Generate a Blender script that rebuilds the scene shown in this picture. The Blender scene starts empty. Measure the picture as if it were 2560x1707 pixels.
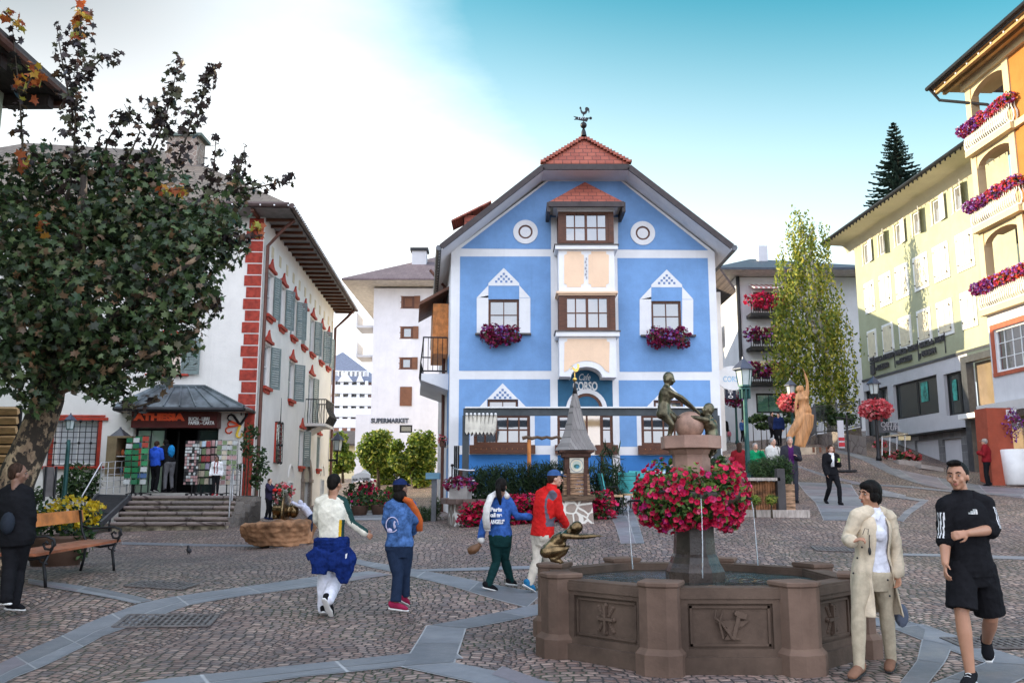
import bpy, math, random
import numpy as np
from mathutils import Vector, Matrix, noise as mnoise
R=math.radians;PI=math.pi
random.seed(7);RS=np.random.RandomState(7)
SC=bpy.context.scene;COL=SC.collection
# -- camera, world, sun, exposure --
F=2235.0;PITCH=R(9.57);CZ=1.5
cam=bpy.data.cameras.new('camera');cam.lens=F/2560*36;cam.sensor_width=36;cam.clip_end=3000;cam.clip_start=.05
camo=bpy.data.objects.new('camera', cam);COL.objects.link(camo)
camo.location=(0, 0, CZ);camo.rotation_euler=(PI/2+PITCH, 0, 0);SC.camera=camo
SUN_EL=R(17);SUN_AZ=R(10)
sdir=Vector((-math.cos(SUN_AZ)*math.cos(SUN_EL), math.sin(SUN_AZ)*math.cos(SUN_EL), math.sin(SUN_EL)))
SC.view_settings.view_transform='Standard';SC.view_settings.look='None'
SC.view_settings.exposure=2.28;SC.view_settings.gamma=1
w=bpy.data.worlds.new('World');SC.world=w;w.use_nodes=True
nt=w.node_tree;nt.nodes.clear()
def NN(nt, t, **k):
 n=nt.nodes.new(t)
 for a, b in k.items():setattr(n, a, b)
 return n
sky=NN(nt, 'ShaderNodeTexSky', sky_type='NISHITA', sun_disc=False)
sky.sun_elevation=SUN_EL;sky.sun_rotation=math.atan2(sdir.x, sdir.y)
sky.altitude=1200;sky.dust_density=1.5;sky.ozone_density=2.5;sky.air_density=1.2
bg=NN(nt, 'ShaderNodeBackground');bg.inputs[1].default_value=.13
wo=NN(nt, 'ShaderNodeOutputWorld')
tc=NN(nt, 'ShaderNodeTexCoord')
hs=NN(nt, 'ShaderNodeMix', data_type='RGBA', blend_type='MULTIPLY');hs.inputs[7].default_value=(.05, .47, .38, 1)
nt.links.new(sky.outputs[0], hs.inputs[6])
TINTF=True
def dotn(v):
 n=NN(nt, 'ShaderNodeVectorMath', operation='DOT_PRODUCT');nt.links.new(tc.outputs['Generated'], n.inputs[0]);n.inputs[1].default_value=v;return n.outputs['Value']
def wm(op, a, b=None, clamp=False):
 n=NN(nt, 'ShaderNodeMath', operation=op, use_clamp=clamp)
 for i, x in enumerate((a, b)):
  if x is None:continue
  if isinstance(x, (int, float)):n.inputs[i].default_value=x
  else:nt.links.new(x, n.inputs[i])
 return n.outputs[0]
def wramp(x, a, b):
 n=NN(nt, 'ShaderNodeMapRange', interpolation_type='SMOOTHSTEP');nt.links.new(x, n.inputs[0]);n.inputs[1].default_value=a;n.inputs[2].default_value=b;return n.outputs[0]
cn=NN(nt, 'ShaderNodeTexNoise');cn.inputs['Scale'].default_value=5.5;cn.inputs['Detail'].default_value=9;cn.inputs['Roughness'].default_value=.62
cmap=NN(nt, 'ShaderNodeMapping');cmap.inputs['Scale'].default_value=(1, 1, 2.6);cmap.inputs['Rotation'].default_value=(0, .5, 0)
nt.links.new(tc.outputs['Generated'], cmap.inputs[0]);nt.links.new(cmap.outputs[0], cn.inputs['Vector'])
dc=Vector((-.42, .9, .12)).normalized()
hi=wm('MULTIPLY', wramp(dotn((0, 0, 1)), .26, .55), wramp(dotn((1, 0, 0)), -.35, .12))
veil=wramp(wm('ADD', wm('SUBTRACT', dotn(tuple(dc)), wm('MULTIPLY', hi, .2)), wm('MULTIPLY', wm('SUBTRACT', cn.outputs[0], .5), .08)), .66, .97)
puff=wm('MULTIPLY', wramp(cn.outputs[0], .56, .72), wramp(dotn(tuple(dc)), .70, .88))
veil=wm('MAXIMUM', veil, wm('MULTIPLY', puff, .3))
low=wramp(wm('ADD', wm('SUBTRACT', .5, dotn((0, 0, 1))), wm('MULTIPLY', dotn((-.6, .5, 0)), .22)), .0, .46)
veil=wm('MAXIMUM', veil, wm('MULTIPLY', low, .93))
mx=NN(nt, 'ShaderNodeMix', data_type='RGBA');nt.links.new(wm('MULTIPLY', veil, .94), mx.inputs[0]);nt.links.new(hs.outputs[2], mx.inputs[6])
grey=NN(nt, 'ShaderNodeMix', data_type='RGBA');grey.inputs[6].default_value=(2.7, 2.75, 2.8, 1);grey.inputs[7].default_value=(.70, .69, .71, 1)
up=wm('MULTIPLY', wramp(dotn((0, 0, 1)), .24, .52), wramp(dotn((-1, 0, 0)), .05, .5));nt.links.new(up, grey.inputs[0])
nt.links.new(grey.outputs[2], mx.inputs[7])
nt.links.new(wramp(dotn((.15, 1, 0)), -.1, .5), hs.inputs[0])
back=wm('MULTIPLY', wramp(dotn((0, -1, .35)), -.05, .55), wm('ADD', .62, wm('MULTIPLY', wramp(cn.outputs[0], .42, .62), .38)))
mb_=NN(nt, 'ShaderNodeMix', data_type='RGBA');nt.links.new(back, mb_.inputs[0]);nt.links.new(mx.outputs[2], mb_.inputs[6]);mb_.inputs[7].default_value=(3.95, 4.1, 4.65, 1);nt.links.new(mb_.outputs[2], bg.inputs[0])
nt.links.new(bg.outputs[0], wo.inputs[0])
sl=bpy.data.lights.new('sun', 'SUN');sl.energy=2.0;sl.angle=R(.5);sl.color=(1, .84, .58)
so=bpy.data.objects.new('sun', sl);COL.objects.link(so);so.rotation_euler=(-sdir).to_track_quat('-Z', 'Y').to_euler();so.location=(-20, 10, 30)
# -- picture measurements -> world points --
cp, sp_=math.cos(PITCH), math.sin(PITCH)
def ray(px, py):
 yy=(853.5-py)/F
 return Vector(((px-1280)/F, cp-yy*sp_, sp_+yy*cp))
def at(px, py, Y):
 d=ray(px, py);return Vector((0, 0, CZ))+d*(Y/d.y)
ZR=dict(a=(1080,240,.43357), b=(1080,880,.33163), c=(820,560,.4336), d=(1780,560,.49745), e=(0,700,.44652), g=(0,1200,.5442), h=(0,0,.45915), k=(1960,0,.57416), fo=(1300,1000,.45097), pr=(2060,1100,.387), pl=(720,1140,.26779), pm=(1140,1140,.22962), l2=(0,960,.38251), tr=(560,1150,.15306), st=(1780,900,.24228), bs=(1480,900,.21689), bk=(2140,860,.25516), tw=(1040,1080,.16584), su=(800,900,.27422), sh=(240,1040,.18493), s=(0,0,1), v=(0,0,1.08844))
def Z(k, x, y):o=ZR[k];return(o[0]+o[2]*x, o[1]+o[2]*y)
def A(k, x, y, Y):return at(*Z(k, x, y), Y)
# -- terrain height --
def _cp():
 P=[(x, y, 0)for x, y in((-9,2),(9,2),(0,-4),(-9,-4),(9,-4),(0,5),(0,8.5),(4,5),(-5,7),(7,8),(4,9),(-14,3),(15,3))]
 for(px, py, Y)in((1210,1475,12.8),(820,1540,11.1),(1000,1529,11.3),(30,1524,10.7),(109,1478,11.8),(281,1428,14),(650,1371,20.5),(440,1318,26),(200,1325,26), (914,1296,27),(899,1288,30),(940,1308,24),(896,1256,41),(880,1205,60),(1110,1322,20.5),(1440,1303,20),(1700,1290,21),(1900,1279,22),(1975,1257,24.8),(2080,1262,24.6),(2460,1217,31),(1995,1132,38),(1845,1110,58), (2163,1088,52),(2178,1148,35.5),(2357,1183,33.5),(2450,1197,32)):
  p=at(px, py, Y);P.append(tuple(p))
 P+=[(-16,26,.5),(-20,15,.3),(-9,40,.9),(-12,60,2),(-3,90,3.2),(-14,95,3.2),(17,27,1.55),(12,20,.85),(20,20,1.2),(9,14,.25),(15,13,.4),(21,35,1.9),(19.3,38.3,2.3),(19.9,41.5,2.6),(20.3,45,3.3),(24,40,2.4),(14,90,8),(24,80,8),(3,40,1.3),(16,45,4.1),(-30,40,1),(-30,90,3),(32,60,6)]
 return np.array(P, float)
_P=_cp();_n=len(_P)
def _U(r2):return .5*r2*np.log(r2+1e-9)
_d=((_P[:, None, :2]-_P[None, :, :2])**2).sum(2)
_K=np.zeros((_n+3, _n+3));_K[:_n, :_n]=_U(_d)+np.eye(_n)*2.0
_K[:_n, _n]=1;_K[:_n, _n+1:]=_P[:, :2];_K[_n, :_n]=1;_K[_n+1:, :_n]=_P[:, :2].T
_W=np.linalg.solve(_K, np.concatenate([_P[:, 2], [0, 0, 0]]))
def Hn(xy):
 q=np.array(xy, float).copy();q[:, 0]=np.clip(q[:, 0], -30, 30);q[:, 1]=np.clip(q[:, 1], -4, 92)
 d=((q[:, None, :]-_P[None, :, :2])**2).sum(2)
 z=_U(d)@_W[:_n]+_W[_n]+q@_W[_n+1:]
 t=np.clip((q[:, 1]-9)/3, 0, 1)
 return z*t*t*(3-2*t)
def H(x, y):return float(Hn([(x, y)])[0])
def gp(px, py, y0=2.5, y1=70):
 d=ray(px, py);ys=np.geomspace(y0, y1, 500);X=d.x/d.y*ys;Zr=CZ+d.z/d.y*ys
 h=Hn(np.stack([X, ys], 1));s=Zr-h
 i=np.argmax(s<0)
 if s[i]>=0:i=len(ys)-1
 return Vector((X[i], ys[i], h[i]))
def G(k, x, y):return gp(*Z(k, x, y))
# -- mesh helpers --
ORG={}
KEEP=set('seam lettering grille frame text digits moulding card cards blossoms leaves foliage laces bars pit ornament emblem strip slab body fringe railing infill boards slat'.split())
class MB:
 def __init__(s):s.v=[];s.f=[];s.m=[];s.g=[]
 def add(s, vs, fs, m=0):
  o=len(s.v);s.g.append((o, len(s.f)));s.v+=[tuple(x)for x in vs];s.f+=[tuple(i+o for i in f)for f in fs];s.m+=[m]*len(fs);return s
 def poly(s, pts, m=0):return s.add(pts, [tuple(range(len(pts)))], m)
 def prism(s, pts, ex, m=0):
  pts=[Vector(p)for p in pts];ex=Vector(ex);n=len(pts)
  nrm=Vector((0, 0, 0))
  for i in range(n):nrm+=pts[i].cross(pts[(i+1)%n])
  if nrm.dot(ex)>0:pts=pts[::-1]
  vs=pts+[p+ex for p in pts]
  return s.add(vs, [tuple(range(n)), tuple(range(2*n-1, n-1, -1))]+[(i, i+n, (i+1)%n+n, (i+1)%n)for i in range(n)], m)
 def box(s, c, sz, rz=0, m=0, M=None):
  c=Vector(c);x, y, z=[a/2 for a in sz]
  R_=M if M is not None else Matrix.Rotation(rz, 3, 'Z')
  vs=[c+R_@Vector((i*x, j*y, k*z))for k in(-1, 1)for i, j in((-1, -1), (1, -1), (1, 1), (-1, 1))]
  return s.add(vs, [(3, 2, 1, 0), (4, 5, 6, 7), (0, 1, 5, 4), (1, 2, 6, 5), (2, 3, 7, 6), (3, 0, 4, 7)], m)
 def box2(s, a, b, m=0):
  a=Vector(a);b=Vector(b);return s.box((a+b)/2, [abs(t)for t in(b-a)], 0, m)
 def bar(s, a, b, wd, ht, m=0, up=(0, 0, 1)):
  a=Vector(a);b=Vector(b);d=b-a;L=d.length;d.normalize();u=Vector(up)
  if abs(d.dot(u))>.99:u=Vector((0, 1, 0))
  sx=d.cross(u).normalized();u=sx.cross(d)
  M=Matrix((sx, d, u)).transposed();return s.box((a+b)/2, (wd, L, ht), 0, m, M)
 def tube(s, pts, r, n=8, m=0, up=None):
  pts=[Vector(p)for p in pts];rs=r if isinstance(r, (list, tuple))else[r]*len(pts)
  vs=[];fs=[];pu=None
  for i, p in enumerate(pts):
   d=(pts[min(i+1, len(pts)-1)]-pts[max(i-1, 0)])
   d=d.normalized()if d.length>1e-9 else Vector((0, 0, 1))
   if pu is None:
    pu=d.orthogonal().normalized()if up is None else(Vector(up)-d*Vector(up).dot(d)).normalized()
   else:
    pu=(pu-d*pu.dot(d));pu=pu.normalized()if pu.length>1e-6 else d.orthogonal().normalized()
   q=d.cross(pu);rr=rs[i]
   a, b=rr if isinstance(rr, (list, tuple))else(rr, rr)
   for k in range(n):
    t=2*PI*k/n;vs.append(p+pu*math.cos(t)*a+q*math.sin(t)*b)
  for i in range(len(pts)-1):
   for k in range(n):fs.append((i*n+k, i*n+(k+1)%n, (i+1)*n+(k+1)%n, (i+1)*n+k))
  fs.append(tuple(range(n-1, -1, -1)));fs.append(tuple(range((len(pts)-1)*n, len(pts)*n)))
  return s.add(vs, fs, m)
 def lathe(s, prof, c=(0, 0, 0), n=16, m=0, rz=0, sx=1, sy=1):
  c=Vector(c);vs=[];fs=[]
  for(r, z)in prof:
   for k in range(n):t=2*PI*k/n+rz;vs.append(c+Vector((r*math.cos(t)*sx, r*math.sin(t)*sy, z)))
  for i in range(len(prof)-1):
   for k in range(n):fs.append((i*n+k, i*n+(k+1)%n, (i+1)*n+(k+1)%n, (i+1)*n+k))
  if prof[0][0]>1e-6:fs.append(tuple(range(n-1, -1, -1)))
  if prof[-1][0]>1e-6:fs.append(tuple(range((len(prof)-1)*n, len(prof)*n)))
  return s.add(vs, fs, m)
 def ball(s, c, r, n=12, m=0, M=None):
  r=Vector(r if isinstance(r, (list, tuple, Vector))else(r, r, r));c=Vector(c);vs=[];fs=[];h=max(4, n//2)
  for i in range(h+1):
   p=PI*i/h
   for k in range(n):
    t=2*PI*k/n;q=Vector((math.sin(p)*math.cos(t)*r.x, math.sin(p)*math.sin(t)*r.y, -math.cos(p)*r.z))
    vs.append(c+(M@q if M is not None else q))
  for i in range(h):
   for k in range(n):fs.append((i*n+k, i*n+(k+1)%n, (i+1)*n+(k+1)%n, (i+1)*n+k))
  return s.add(vs, fs, m)
 def pieces(s):
  G_=s.g+[(len(s.v), len(s.f))];k=len(s.g);P=np.array(s.v, float)
  lo=np.array([P[G_[i][0]:G_[i+1][0]].min(0)for i in range(k)]);hi=np.array([P[G_[i][0]:G_[i+1][0]].max(0)for i in range(k)]);sz=(hi-lo).max(1)
  gap=np.sqrt((np.maximum(0, np.maximum(lo[:, None]-hi[None], lo[None]-hi[:, None]))**2).sum(2));near=gap<=np.maximum(.02, .5*np.maximum(sz[:, None], sz[None]))
  lab=list(range(k))
  while True:
   n2=[min(lab[j]for j in range(k)if near[i, j])for i in range(k)]
   if n2==lab:return lab
   lab=n2
 def obj(s, name, mats, parent=None, smooth=False, weld=False):
  if 1<len(s.g)<=120 and s.g[0][0]==0 and not any(w_ in KEEP for w_ in name.split('_')):
   lab=s.pieces();ids=sorted(set(lab))
   if 1<len(ids)<=100:
    G_=s.g+[(len(s.v), len(s.f))];first=None
    for q in ids:
     b=MB()
     for i in range(len(s.g)):
      if lab[i]==q:v0, f0=G_[i];v1, f1=G_[i+1];o=len(b.v);b.v+=s.v[v0:v1];b.f+=[tuple(j-v0+o for j in f)for f in s.f[f0:f1]];b.m+=s.m[f0:f1]
     r=b.obj(name, mats, parent, smooth);first=first or r
    return first
  me=bpy.data.meshes.new(name);org=ORG.get(parent.name, Vector((0, 0, 0)))if parent else Vector((0, 0, 0))
  me.from_pydata([(x-org.x, y-org.y, z-org.z)for x, y, z in s.v], [], s.f)
  if not isinstance(mats, (list, tuple)):mats=[mats]
  for m_ in mats:me.materials.append(m_)
  if len(mats)>1:me.polygons.foreach_set('material_index', s.m)
  if smooth:me.polygons.foreach_set('use_smooth', [True]*len(me.polygons))
  me.update();me.validate()
  o=bpy.data.objects.new(name, me);COL.objects.link(o)
  if parent:o.parent=parent;ORG[o.name]=org
  return o
def tag(o, label, cat, group=None):
 o['label']=label;o['category']=cat
 if group:o['group']=group
 return o
def thing(name, label, cat, loc=(0, 0, 0), group=None):
 o=bpy.data.objects.new(name, None);COL.objects.link(o);o.location=loc;o.empty_display_size=.1
 ORG[o.name]=Vector(loc);return tag(o, label, cat, group)
def copy_tree(root, loc, rz=0, label=None, sc=None):
 def rec(o, par):
  c=o.copy();COL.objects.link(c);c.parent=par
  for ch in o.children:rec(ch, c)
  return c
 r=rec(root, None);r.location=loc;r.rotation_euler=(0, 0, rz)
 if label:r['label']=label
 if sc:r.scale=sc if isinstance(sc, (tuple, list))else(sc, sc, sc)
 return r
def struct(o):o['kind']='structure';return o
# -- materials --
class E:
 """tiny node-expression helper"""
 def __init__(s, mat):s.nt=mat.node_tree
 def n(s, t, **k):return NN(s.nt, t, **k)
 def put(s, sock, x):
  if isinstance(x, (int, float)):sock.default_value=x
  elif isinstance(x, (tuple, list)):sock.default_value=tuple(x)+((1,)if len(x)==3 and len(sock.default_value)==4 else())
  else:s.nt.links.new(x, sock)
 def m(s, op, a, b=0, c=0, clamp=False):
  n=s.n('ShaderNodeMath', operation=op, use_clamp=clamp)
  for i, x in enumerate((a, b, c)):s.put(n.inputs[i], x)
  return n.outputs[0]
 def mix(s, f, a, b, bt='MIX'):
  n=s.n('ShaderNodeMix', data_type='RGBA', blend_type=bt);s.put(n.inputs[0], f);s.put(n.inputs[6], a);s.put(n.inputs[7], b);return n.outputs[2]
 def step(s, x, a, b, lo=0, hi=1):
  n=s.n('ShaderNodeMapRange', interpolation_type='SMOOTHSTEP');s.put(n.inputs[0], x);n.inputs[1].default_value=a;n.inputs[2].default_value=b
  n.inputs[3].default_value=lo;n.inputs[4].default_value=hi;return n.outputs[0]
 def noise(s, vec, sc, det=4, ro=.6, out=0):
  n=s.n('ShaderNodeTexNoise');s.put(n.inputs['Vector'], vec);n.inputs['Scale'].default_value=sc;n.inputs['Detail'].default_value=det;n.inputs['Roughness'].default_value=ro;return n.outputs[out]
 def coord(s, which='Object'):
  return s.n('ShaderNodeTexCoord').outputs[which]
 def pos(s):return s.n('ShaderNodeNewGeometry').outputs['Position']
 def mapg(s, vec, scale=(1, 1, 1), rot=(0, 0, 0)):
  n=s.n('ShaderNodeMapping');s.put(n.inputs[0], vec);n.inputs['Scale'].default_value=scale;n.inputs['Rotation'].default_value=rot;return n.outputs[0]
 def bump(s, h, st, dist=.02):
  n=s.n('ShaderNodeBump');n.inputs['Strength'].default_value=st;n.inputs['Distance'].default_value=dist;s.put(n.inputs['Height'], h);return n.outputs[0]
MATS={}
def newmat(name):
 m=bpy.data.materials.new(name);m.use_nodes=True;b=m.node_tree.nodes['Principled BSDF'];return m, E(m), b
def mat(name, col, rough=.7, metal=0, var=.12, scale=3, bump=.15, bscale=60, spec=.4, stretch=(1, 1, 1), dirt=0, sheen=0):
 if name in MATS:return MATS[name]
 m, e, b=newmat(name);co=e.mapg(e.coord(), stretch)
 nz=e.noise(co, scale, 5, .65)
 c1=tuple(max(0, c*(1-var*1.6))for c in col);c2=tuple(c*(1+var*1.3)for c in col)
 cc=e.mix(e.step(nz, .3, .7), c1, c2)
 if dirt:cc=e.mix(e.m('MULTIPLY', e.step(e.noise(co, scale*.35, 7, .7), .5, .75), dirt), cc, tuple(c*.35 for c in col))
 e.put(b.inputs['Base Color'], cc)
 e.put(b.inputs['Roughness'], e.step(e.noise(co, scale*3), .2, .8, max(.02, rough-.1), min(1, rough+.1)))
 b.inputs['Metallic'].default_value=metal;b.inputs['Specular IOR Level'].default_value=spec
 if sheen:b.inputs['Sheen Weight'].default_value=sheen
 if bump:e.put(b.inputs['Normal'], e.bump(e.noise(co, bscale, 4), bump, .01))
 MATS[name]=m;return m
def plaster(name, col, var=.05):
 if name in MATS:return MATS[name]
 m, e, b=newmat(name);g=e.coord();c=e.mix(e.step(e.noise(g, .8, 6, .7), .3, .7), tuple(x*(1-var*1.5)for x in col), tuple(x*(1+var)for x in col))
 st=e.step(e.noise(e.mapg(g, (2.2, 2.2, .16)), 1.6, 6, .7), .52, .8, 0, .28);c=e.mix(st, c, tuple(x*.62 for x in col));c=e.mix(e.step(e.noise(g, 5, 7, .75), .55, .8, 0, .16), c, tuple(x*.55 for x in col))
 e.put(b.inputs['Base Color'], c);b.inputs['Roughness'].default_value=.88;b.inputs['Specular IOR Level'].default_value=.2;e.put(b.inputs['Normal'], e.bump(e.m('ADD', e.noise(g, 30, 5), e.m('MULTIPLY', e.noise(g, 3, 3), 2)), .35, .012));MATS[name]=m;return m
def fabric(name, col, var=.1, bump=.35, rough=.95):return mat(name, col, rough, 0, var, 12, bump, 300, .08)
def leafmat(name, cols, trans=.35, rough=.5):
 m, e, b=newmat(name)
 inf=e.n('ShaderNodeNewGeometry').outputs['Random Per Island']
 r=e.n('ShaderNodeValToRGB');e.put(r.inputs[0], inf);cr=r.color_ramp;cr.interpolation='LINEAR'
 while len(cr.elements)<len(cols):cr.elements.new(.5)
 for i, (p, c)in enumerate(cols):cr.elements[i].position=p;cr.elements[i].color=(*c, 1)
 e.put(b.inputs['Base Color'], r.outputs[0]);b.inputs['Roughness'].default_value=rough;b.inputs['Specular IOR Level'].default_value=.35
 t=e.n('ShaderNodeBsdfTranslucent');e.put(t.inputs[0], r.outputs[0]);mxs=e.n('ShaderNodeMixShader');mxs.inputs[0].default_value=trans
 e.nt.links.new(b.outputs[0], mxs.inputs[1]);e.nt.links.new(t.outputs[0], mxs.inputs[2]);out=e.nt.nodes['Material Output'];e.nt.links.new(mxs.outputs[0], out.inputs[0])
 return m
def m_glass(name='window_glass', col=(.03, .035, .04), rough=.04, ior=2.1):
 m, e, b=newmat(name);b.inputs['Roughness'].default_value=rough;b.inputs['Specular IOR Level'].default_value=1.0;b.inputs['IOR'].default_value=ior
 nz=e.noise(e.coord(), 1.3, 3);e.put(b.inputs['Base Color'], e.mix(nz, col, tuple(c*2.2 for c in col)))
 e.put(b.inputs['Normal'], e.bump(e.noise(e.coord(), 1.5, 2), .06, .05));return m
def m_tiles(name, c1, c2, sw=.28, sh=.18, mode='roof', bump=1.0, mort=(.03, .02, .02), axis='XZ', ms=.012):
 """rows of tiles / shingles laid by height"""
 m, e, b=newmat(name);g=e.coord()
 sx=e.n('ShaderNodeSeparateXYZ');e.put(sx.inputs[0], g);x, y, z=sx.outputs
 cb=e.n('ShaderNodeCombineXYZ');e.put(cb.inputs[0], e.m('ADD', x, e.m('MULTIPLY', y, 1.0 if axis!='XZ' else .0))if axis!='YZ' else y);e.put(cb.inputs[1], z)
 br=e.n('ShaderNodeTexBrick');e.put(br.inputs['Vector'], cb.outputs[0]);br.inputs['Scale'].default_value=1;br.inputs['Brick Width'].default_value=sw;br.inputs['Row Height'].default_value=sh
 br.inputs['Mortar Size'].default_value=ms;br.inputs['Mortar Smooth'].default_value=.3;br.inputs['Bias'].default_value=0
 br.inputs['Color1'].default_value=(*c1, 1);br.inputs['Color2'].default_value=(*c2, 1);br.inputs['Mortar'].default_value=(*mort, 1)
 nz=e.noise(g, 3, 5);cc=e.mix(.35, br.outputs[0], e.mix(nz, tuple(c*.4 for c in c1), tuple(c*1.5 for c in c2)))
 e.put(b.inputs['Base Color'], cc);b.inputs['Roughness'].default_value=.75
 fr=e.m('FRACT', e.m('DIVIDE', z, sh))
 hgt=e.m('MULTIPLY', e.m('SUBTRACT', 1, fr), e.m('SUBTRACT', 1, br.outputs[1]))
 e.put(b.inputs['Normal'], e.bump(hgt, bump, .03));return m
def m_rubble(name, cols, mortar, sc=3.0, mw=.06, rnd=1, bump=.6):
 m, e, b=newmat(name);g=e.coord();g2=e.n('ShaderNodeVectorMath', operation='ADD');e.put(g2.inputs[0], g)
 nv=e.n('ShaderNodeVectorMath', operation='SCALE');e.put(nv.inputs[0], e.noise(g, 3, 2, .5, 1));nv.inputs['Scale'].default_value=.12;e.put(g2.inputs[1], nv.outputs[0])
 v1=e.n('ShaderNodeTexVoronoi', feature='DISTANCE_TO_EDGE');v2=e.n('ShaderNodeTexVoronoi')
 for v in(v1, v2):v.inputs['Scale'].default_value=sc;v.inputs['Randomness'].default_value=rnd;e.put(v.inputs['Vector'], g2.outputs[0])
 r=e.n('ShaderNodeValToRGB');hv=e.n('ShaderNodeSeparateColor');e.put(hv.inputs[0], v2.outputs['Color']);e.put(r.inputs[0], hv.outputs[0])
 cr=r.color_ramp
 while len(cr.elements)<len(cols):cr.elements.new(.5)
 for i, c in enumerate(cols):cr.elements[i].position=i/max(1, len(cols)-1);cr.elements[i].color=(*c, 1)
 mk=e.step(v1.outputs[0], mw*.6, mw)
 st=e.mix(.4, r.outputs[0], e.mix(e.noise(g, 20, 5), (.03, .03, .03), (.5, .45, .4)))
 e.put(b.inputs['Base Color'], e.mix(mk, mortar, st));b.inputs['Roughness'].default_value=.85
 e.put(b.inputs['Normal'], e.bump(e.m('ADD', mk, e.m('MULTIPLY', e.noise(g, 30), .3)), bump, .03));return m
def m_cobble(name, W_, Rr, s, cols, joint=(.035, .03, .028), rot=0, jw=.10):
 m, e, b=newmat(name);g0=e.pos();g=e.mapg(g0, (1, 1, 1), (0, 0, rot))
 nv=e.n('ShaderNodeVectorMath', operation='SCALE');nn=e.n('ShaderNodeVectorMath', operation='SUBTRACT');e.put(nn.inputs[0], e.noise(g, 4.5, 3, .6, 1));nn.inputs[1].default_value=(.5, .5, .5)
 e.put(nv.inputs[0], nn.outputs[0]);nv.inputs['Scale'].default_value=.075;ga=e.n('ShaderNodeVectorMath', operation='ADD');e.put(ga.inputs[0], g);e.put(ga.inputs[1], nv.outputs[0])
 sx=e.n('ShaderNodeSeparateXYZ');e.put(sx.inputs[0], ga.outputs[0]);x, y, z=sx.outputs
 xc=e.m('FLOOR', e.m('DIVIDE', x, W_));u=e.m('MULTIPLY', e.m('SUBTRACT', e.m('FRACT', e.m('DIVIDE', x, W_)), .5), W_)
 un=e.m('DIVIDE', u, Rr);arc=e.m('MULTIPLY', e.m('SUBTRACT', e.m('SQRT', e.m('SUBTRACT', 1, e.m('MULTIPLY', un, un))), 1), Rr)
 rv=e.m('DIVIDE', e.m('SUBTRACT', y, arc), s);rf=e.m('FLOOR', rv);rr=e.m('FRACT', rv)
 wn=e.n('ShaderNodeTexWhiteNoise', noise_dimensions='2D');cb=e.n('ShaderNodeCombineXYZ');e.put(cb.inputs[0], rf);e.put(cb.inputs[1], xc);e.put(wn.inputs['Vector'], cb.outputs[0])
 av=e.m('ADD', e.m('DIVIDE', e.m('MULTIPLY', e.m('ARCSINE', un), Rr), s*1.12), e.m('MULTIPLY', wn.outputs[0], 5));af=e.m('FLOOR', av);ar=e.m('FRACT', av)
 ed=e.m('MINIMUM', e.m('MINIMUM', rr, e.m('SUBTRACT', 1, rr)), e.m('MINIMUM', ar, e.m('SUBTRACT', 1, ar)))
 w2=e.n('ShaderNodeTexWhiteNoise', noise_dimensions='3D');c2=e.n('ShaderNodeCombineXYZ');e.put(c2.inputs[0], rf);e.put(c2.inputs[1], af);e.put(c2.inputs[2], xc);e.put(w2.inputs['Vector'], c2.outputs[0])
 edn=e.m('ADD', ed, e.m('MULTIPLY', e.m('SUBTRACT', e.noise(g, 45, 2), .5), .12))
 mk=e.step(edn, jw*.45, jw*1.25)
 r=e.n('ShaderNodeValToRGB');e.put(r.inputs[0], w2.outputs[0]);cr=r.color_ramp
 while len(cr.elements)<len(cols):cr.elements.new(.5)
 for i, c in enumerate(cols):cr.elements[i].position=i/(len(cols)-1);cr.elements[i].color=(*c, 1)
 big=e.noise(g, .55, 4);st=e.mix(.5, r.outputs[0], e.mix(e.step(big, .35, .68), (.55, .5, .5), (1.6, 1.5, 1.45)), 'MULTIPLY')
 st=e.mix(e.step(e.noise(g, 60, 3), .45, .8, 0, .35), st, (.3, .27, .25))
 mossm=e.m('MULTIPLY', e.step(e.noise(g, .5, 4), .42, .62), 1)
 jc=e.mix(mossm, joint, (.03, .045, .018))
 e.put(b.inputs['Base Color'], e.mix(mk, jc, st))
 e.put(b.inputs['Roughness'], e.mix(mk, (.95,)*3, e.mix(e.noise(g, 1.6, 5), (.36,)*3, (.66,)*3)));b.inputs['Specular IOR Level'].default_value=.5
 hh=e.m('ADD', e.m('MULTIPLY', e.step(edn, 0, .32), 1), e.m('ADD', e.m('MULTIPLY', w2.outputs[0], .25), e.m('MULTIPLY', e.noise(g, 38, 4), .28)))
 e.put(b.inputs['Normal'], e.bump(hh, .85, .022));return m
PORPH=[(.10, .063, .053), (.23, .145, .118), (.14, .112, .11), (.315, .212, .17), (.11, .086, .086), (.38, .28, .23), (.18, .114, .093)]
M_COB=m_cobble('porphyry_cobbles', 1.15, .74, .105, PORPH)
def m_slab(name, c=(.185, .19, .205)):
 m, e, b=newmat(name);g=e.pos();nz=e.noise(g, 1.3, 5);inf=e.n('ShaderNodeNewGeometry').outputs['Random Per Island']
 a=e.mix(inf, tuple(x*.72 for x in c), tuple(x*1.3 for x in c));a=e.mix(e.step(inf, .8, .95), a, (.19, .16, .175));a=e.mix(e.step(nz, .35, .7, 0, .45), a, tuple(x*.6 for x in c))
 a=e.mix(e.step(e.noise(g, 9, 6, .75), .5, .8, 0, .3), a, (.34, .34, .35))
 e.put(b.inputs['Base Color'], a);e.put(b.inputs['Roughness'], e.step(nz, .3, .7, .42, .7));e.put(b.inputs['Normal'], e.bump(e.noise(g, 25, 6, .7), .45, .012));return m
M_SLAB=m_slab('slate_slab')
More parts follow.
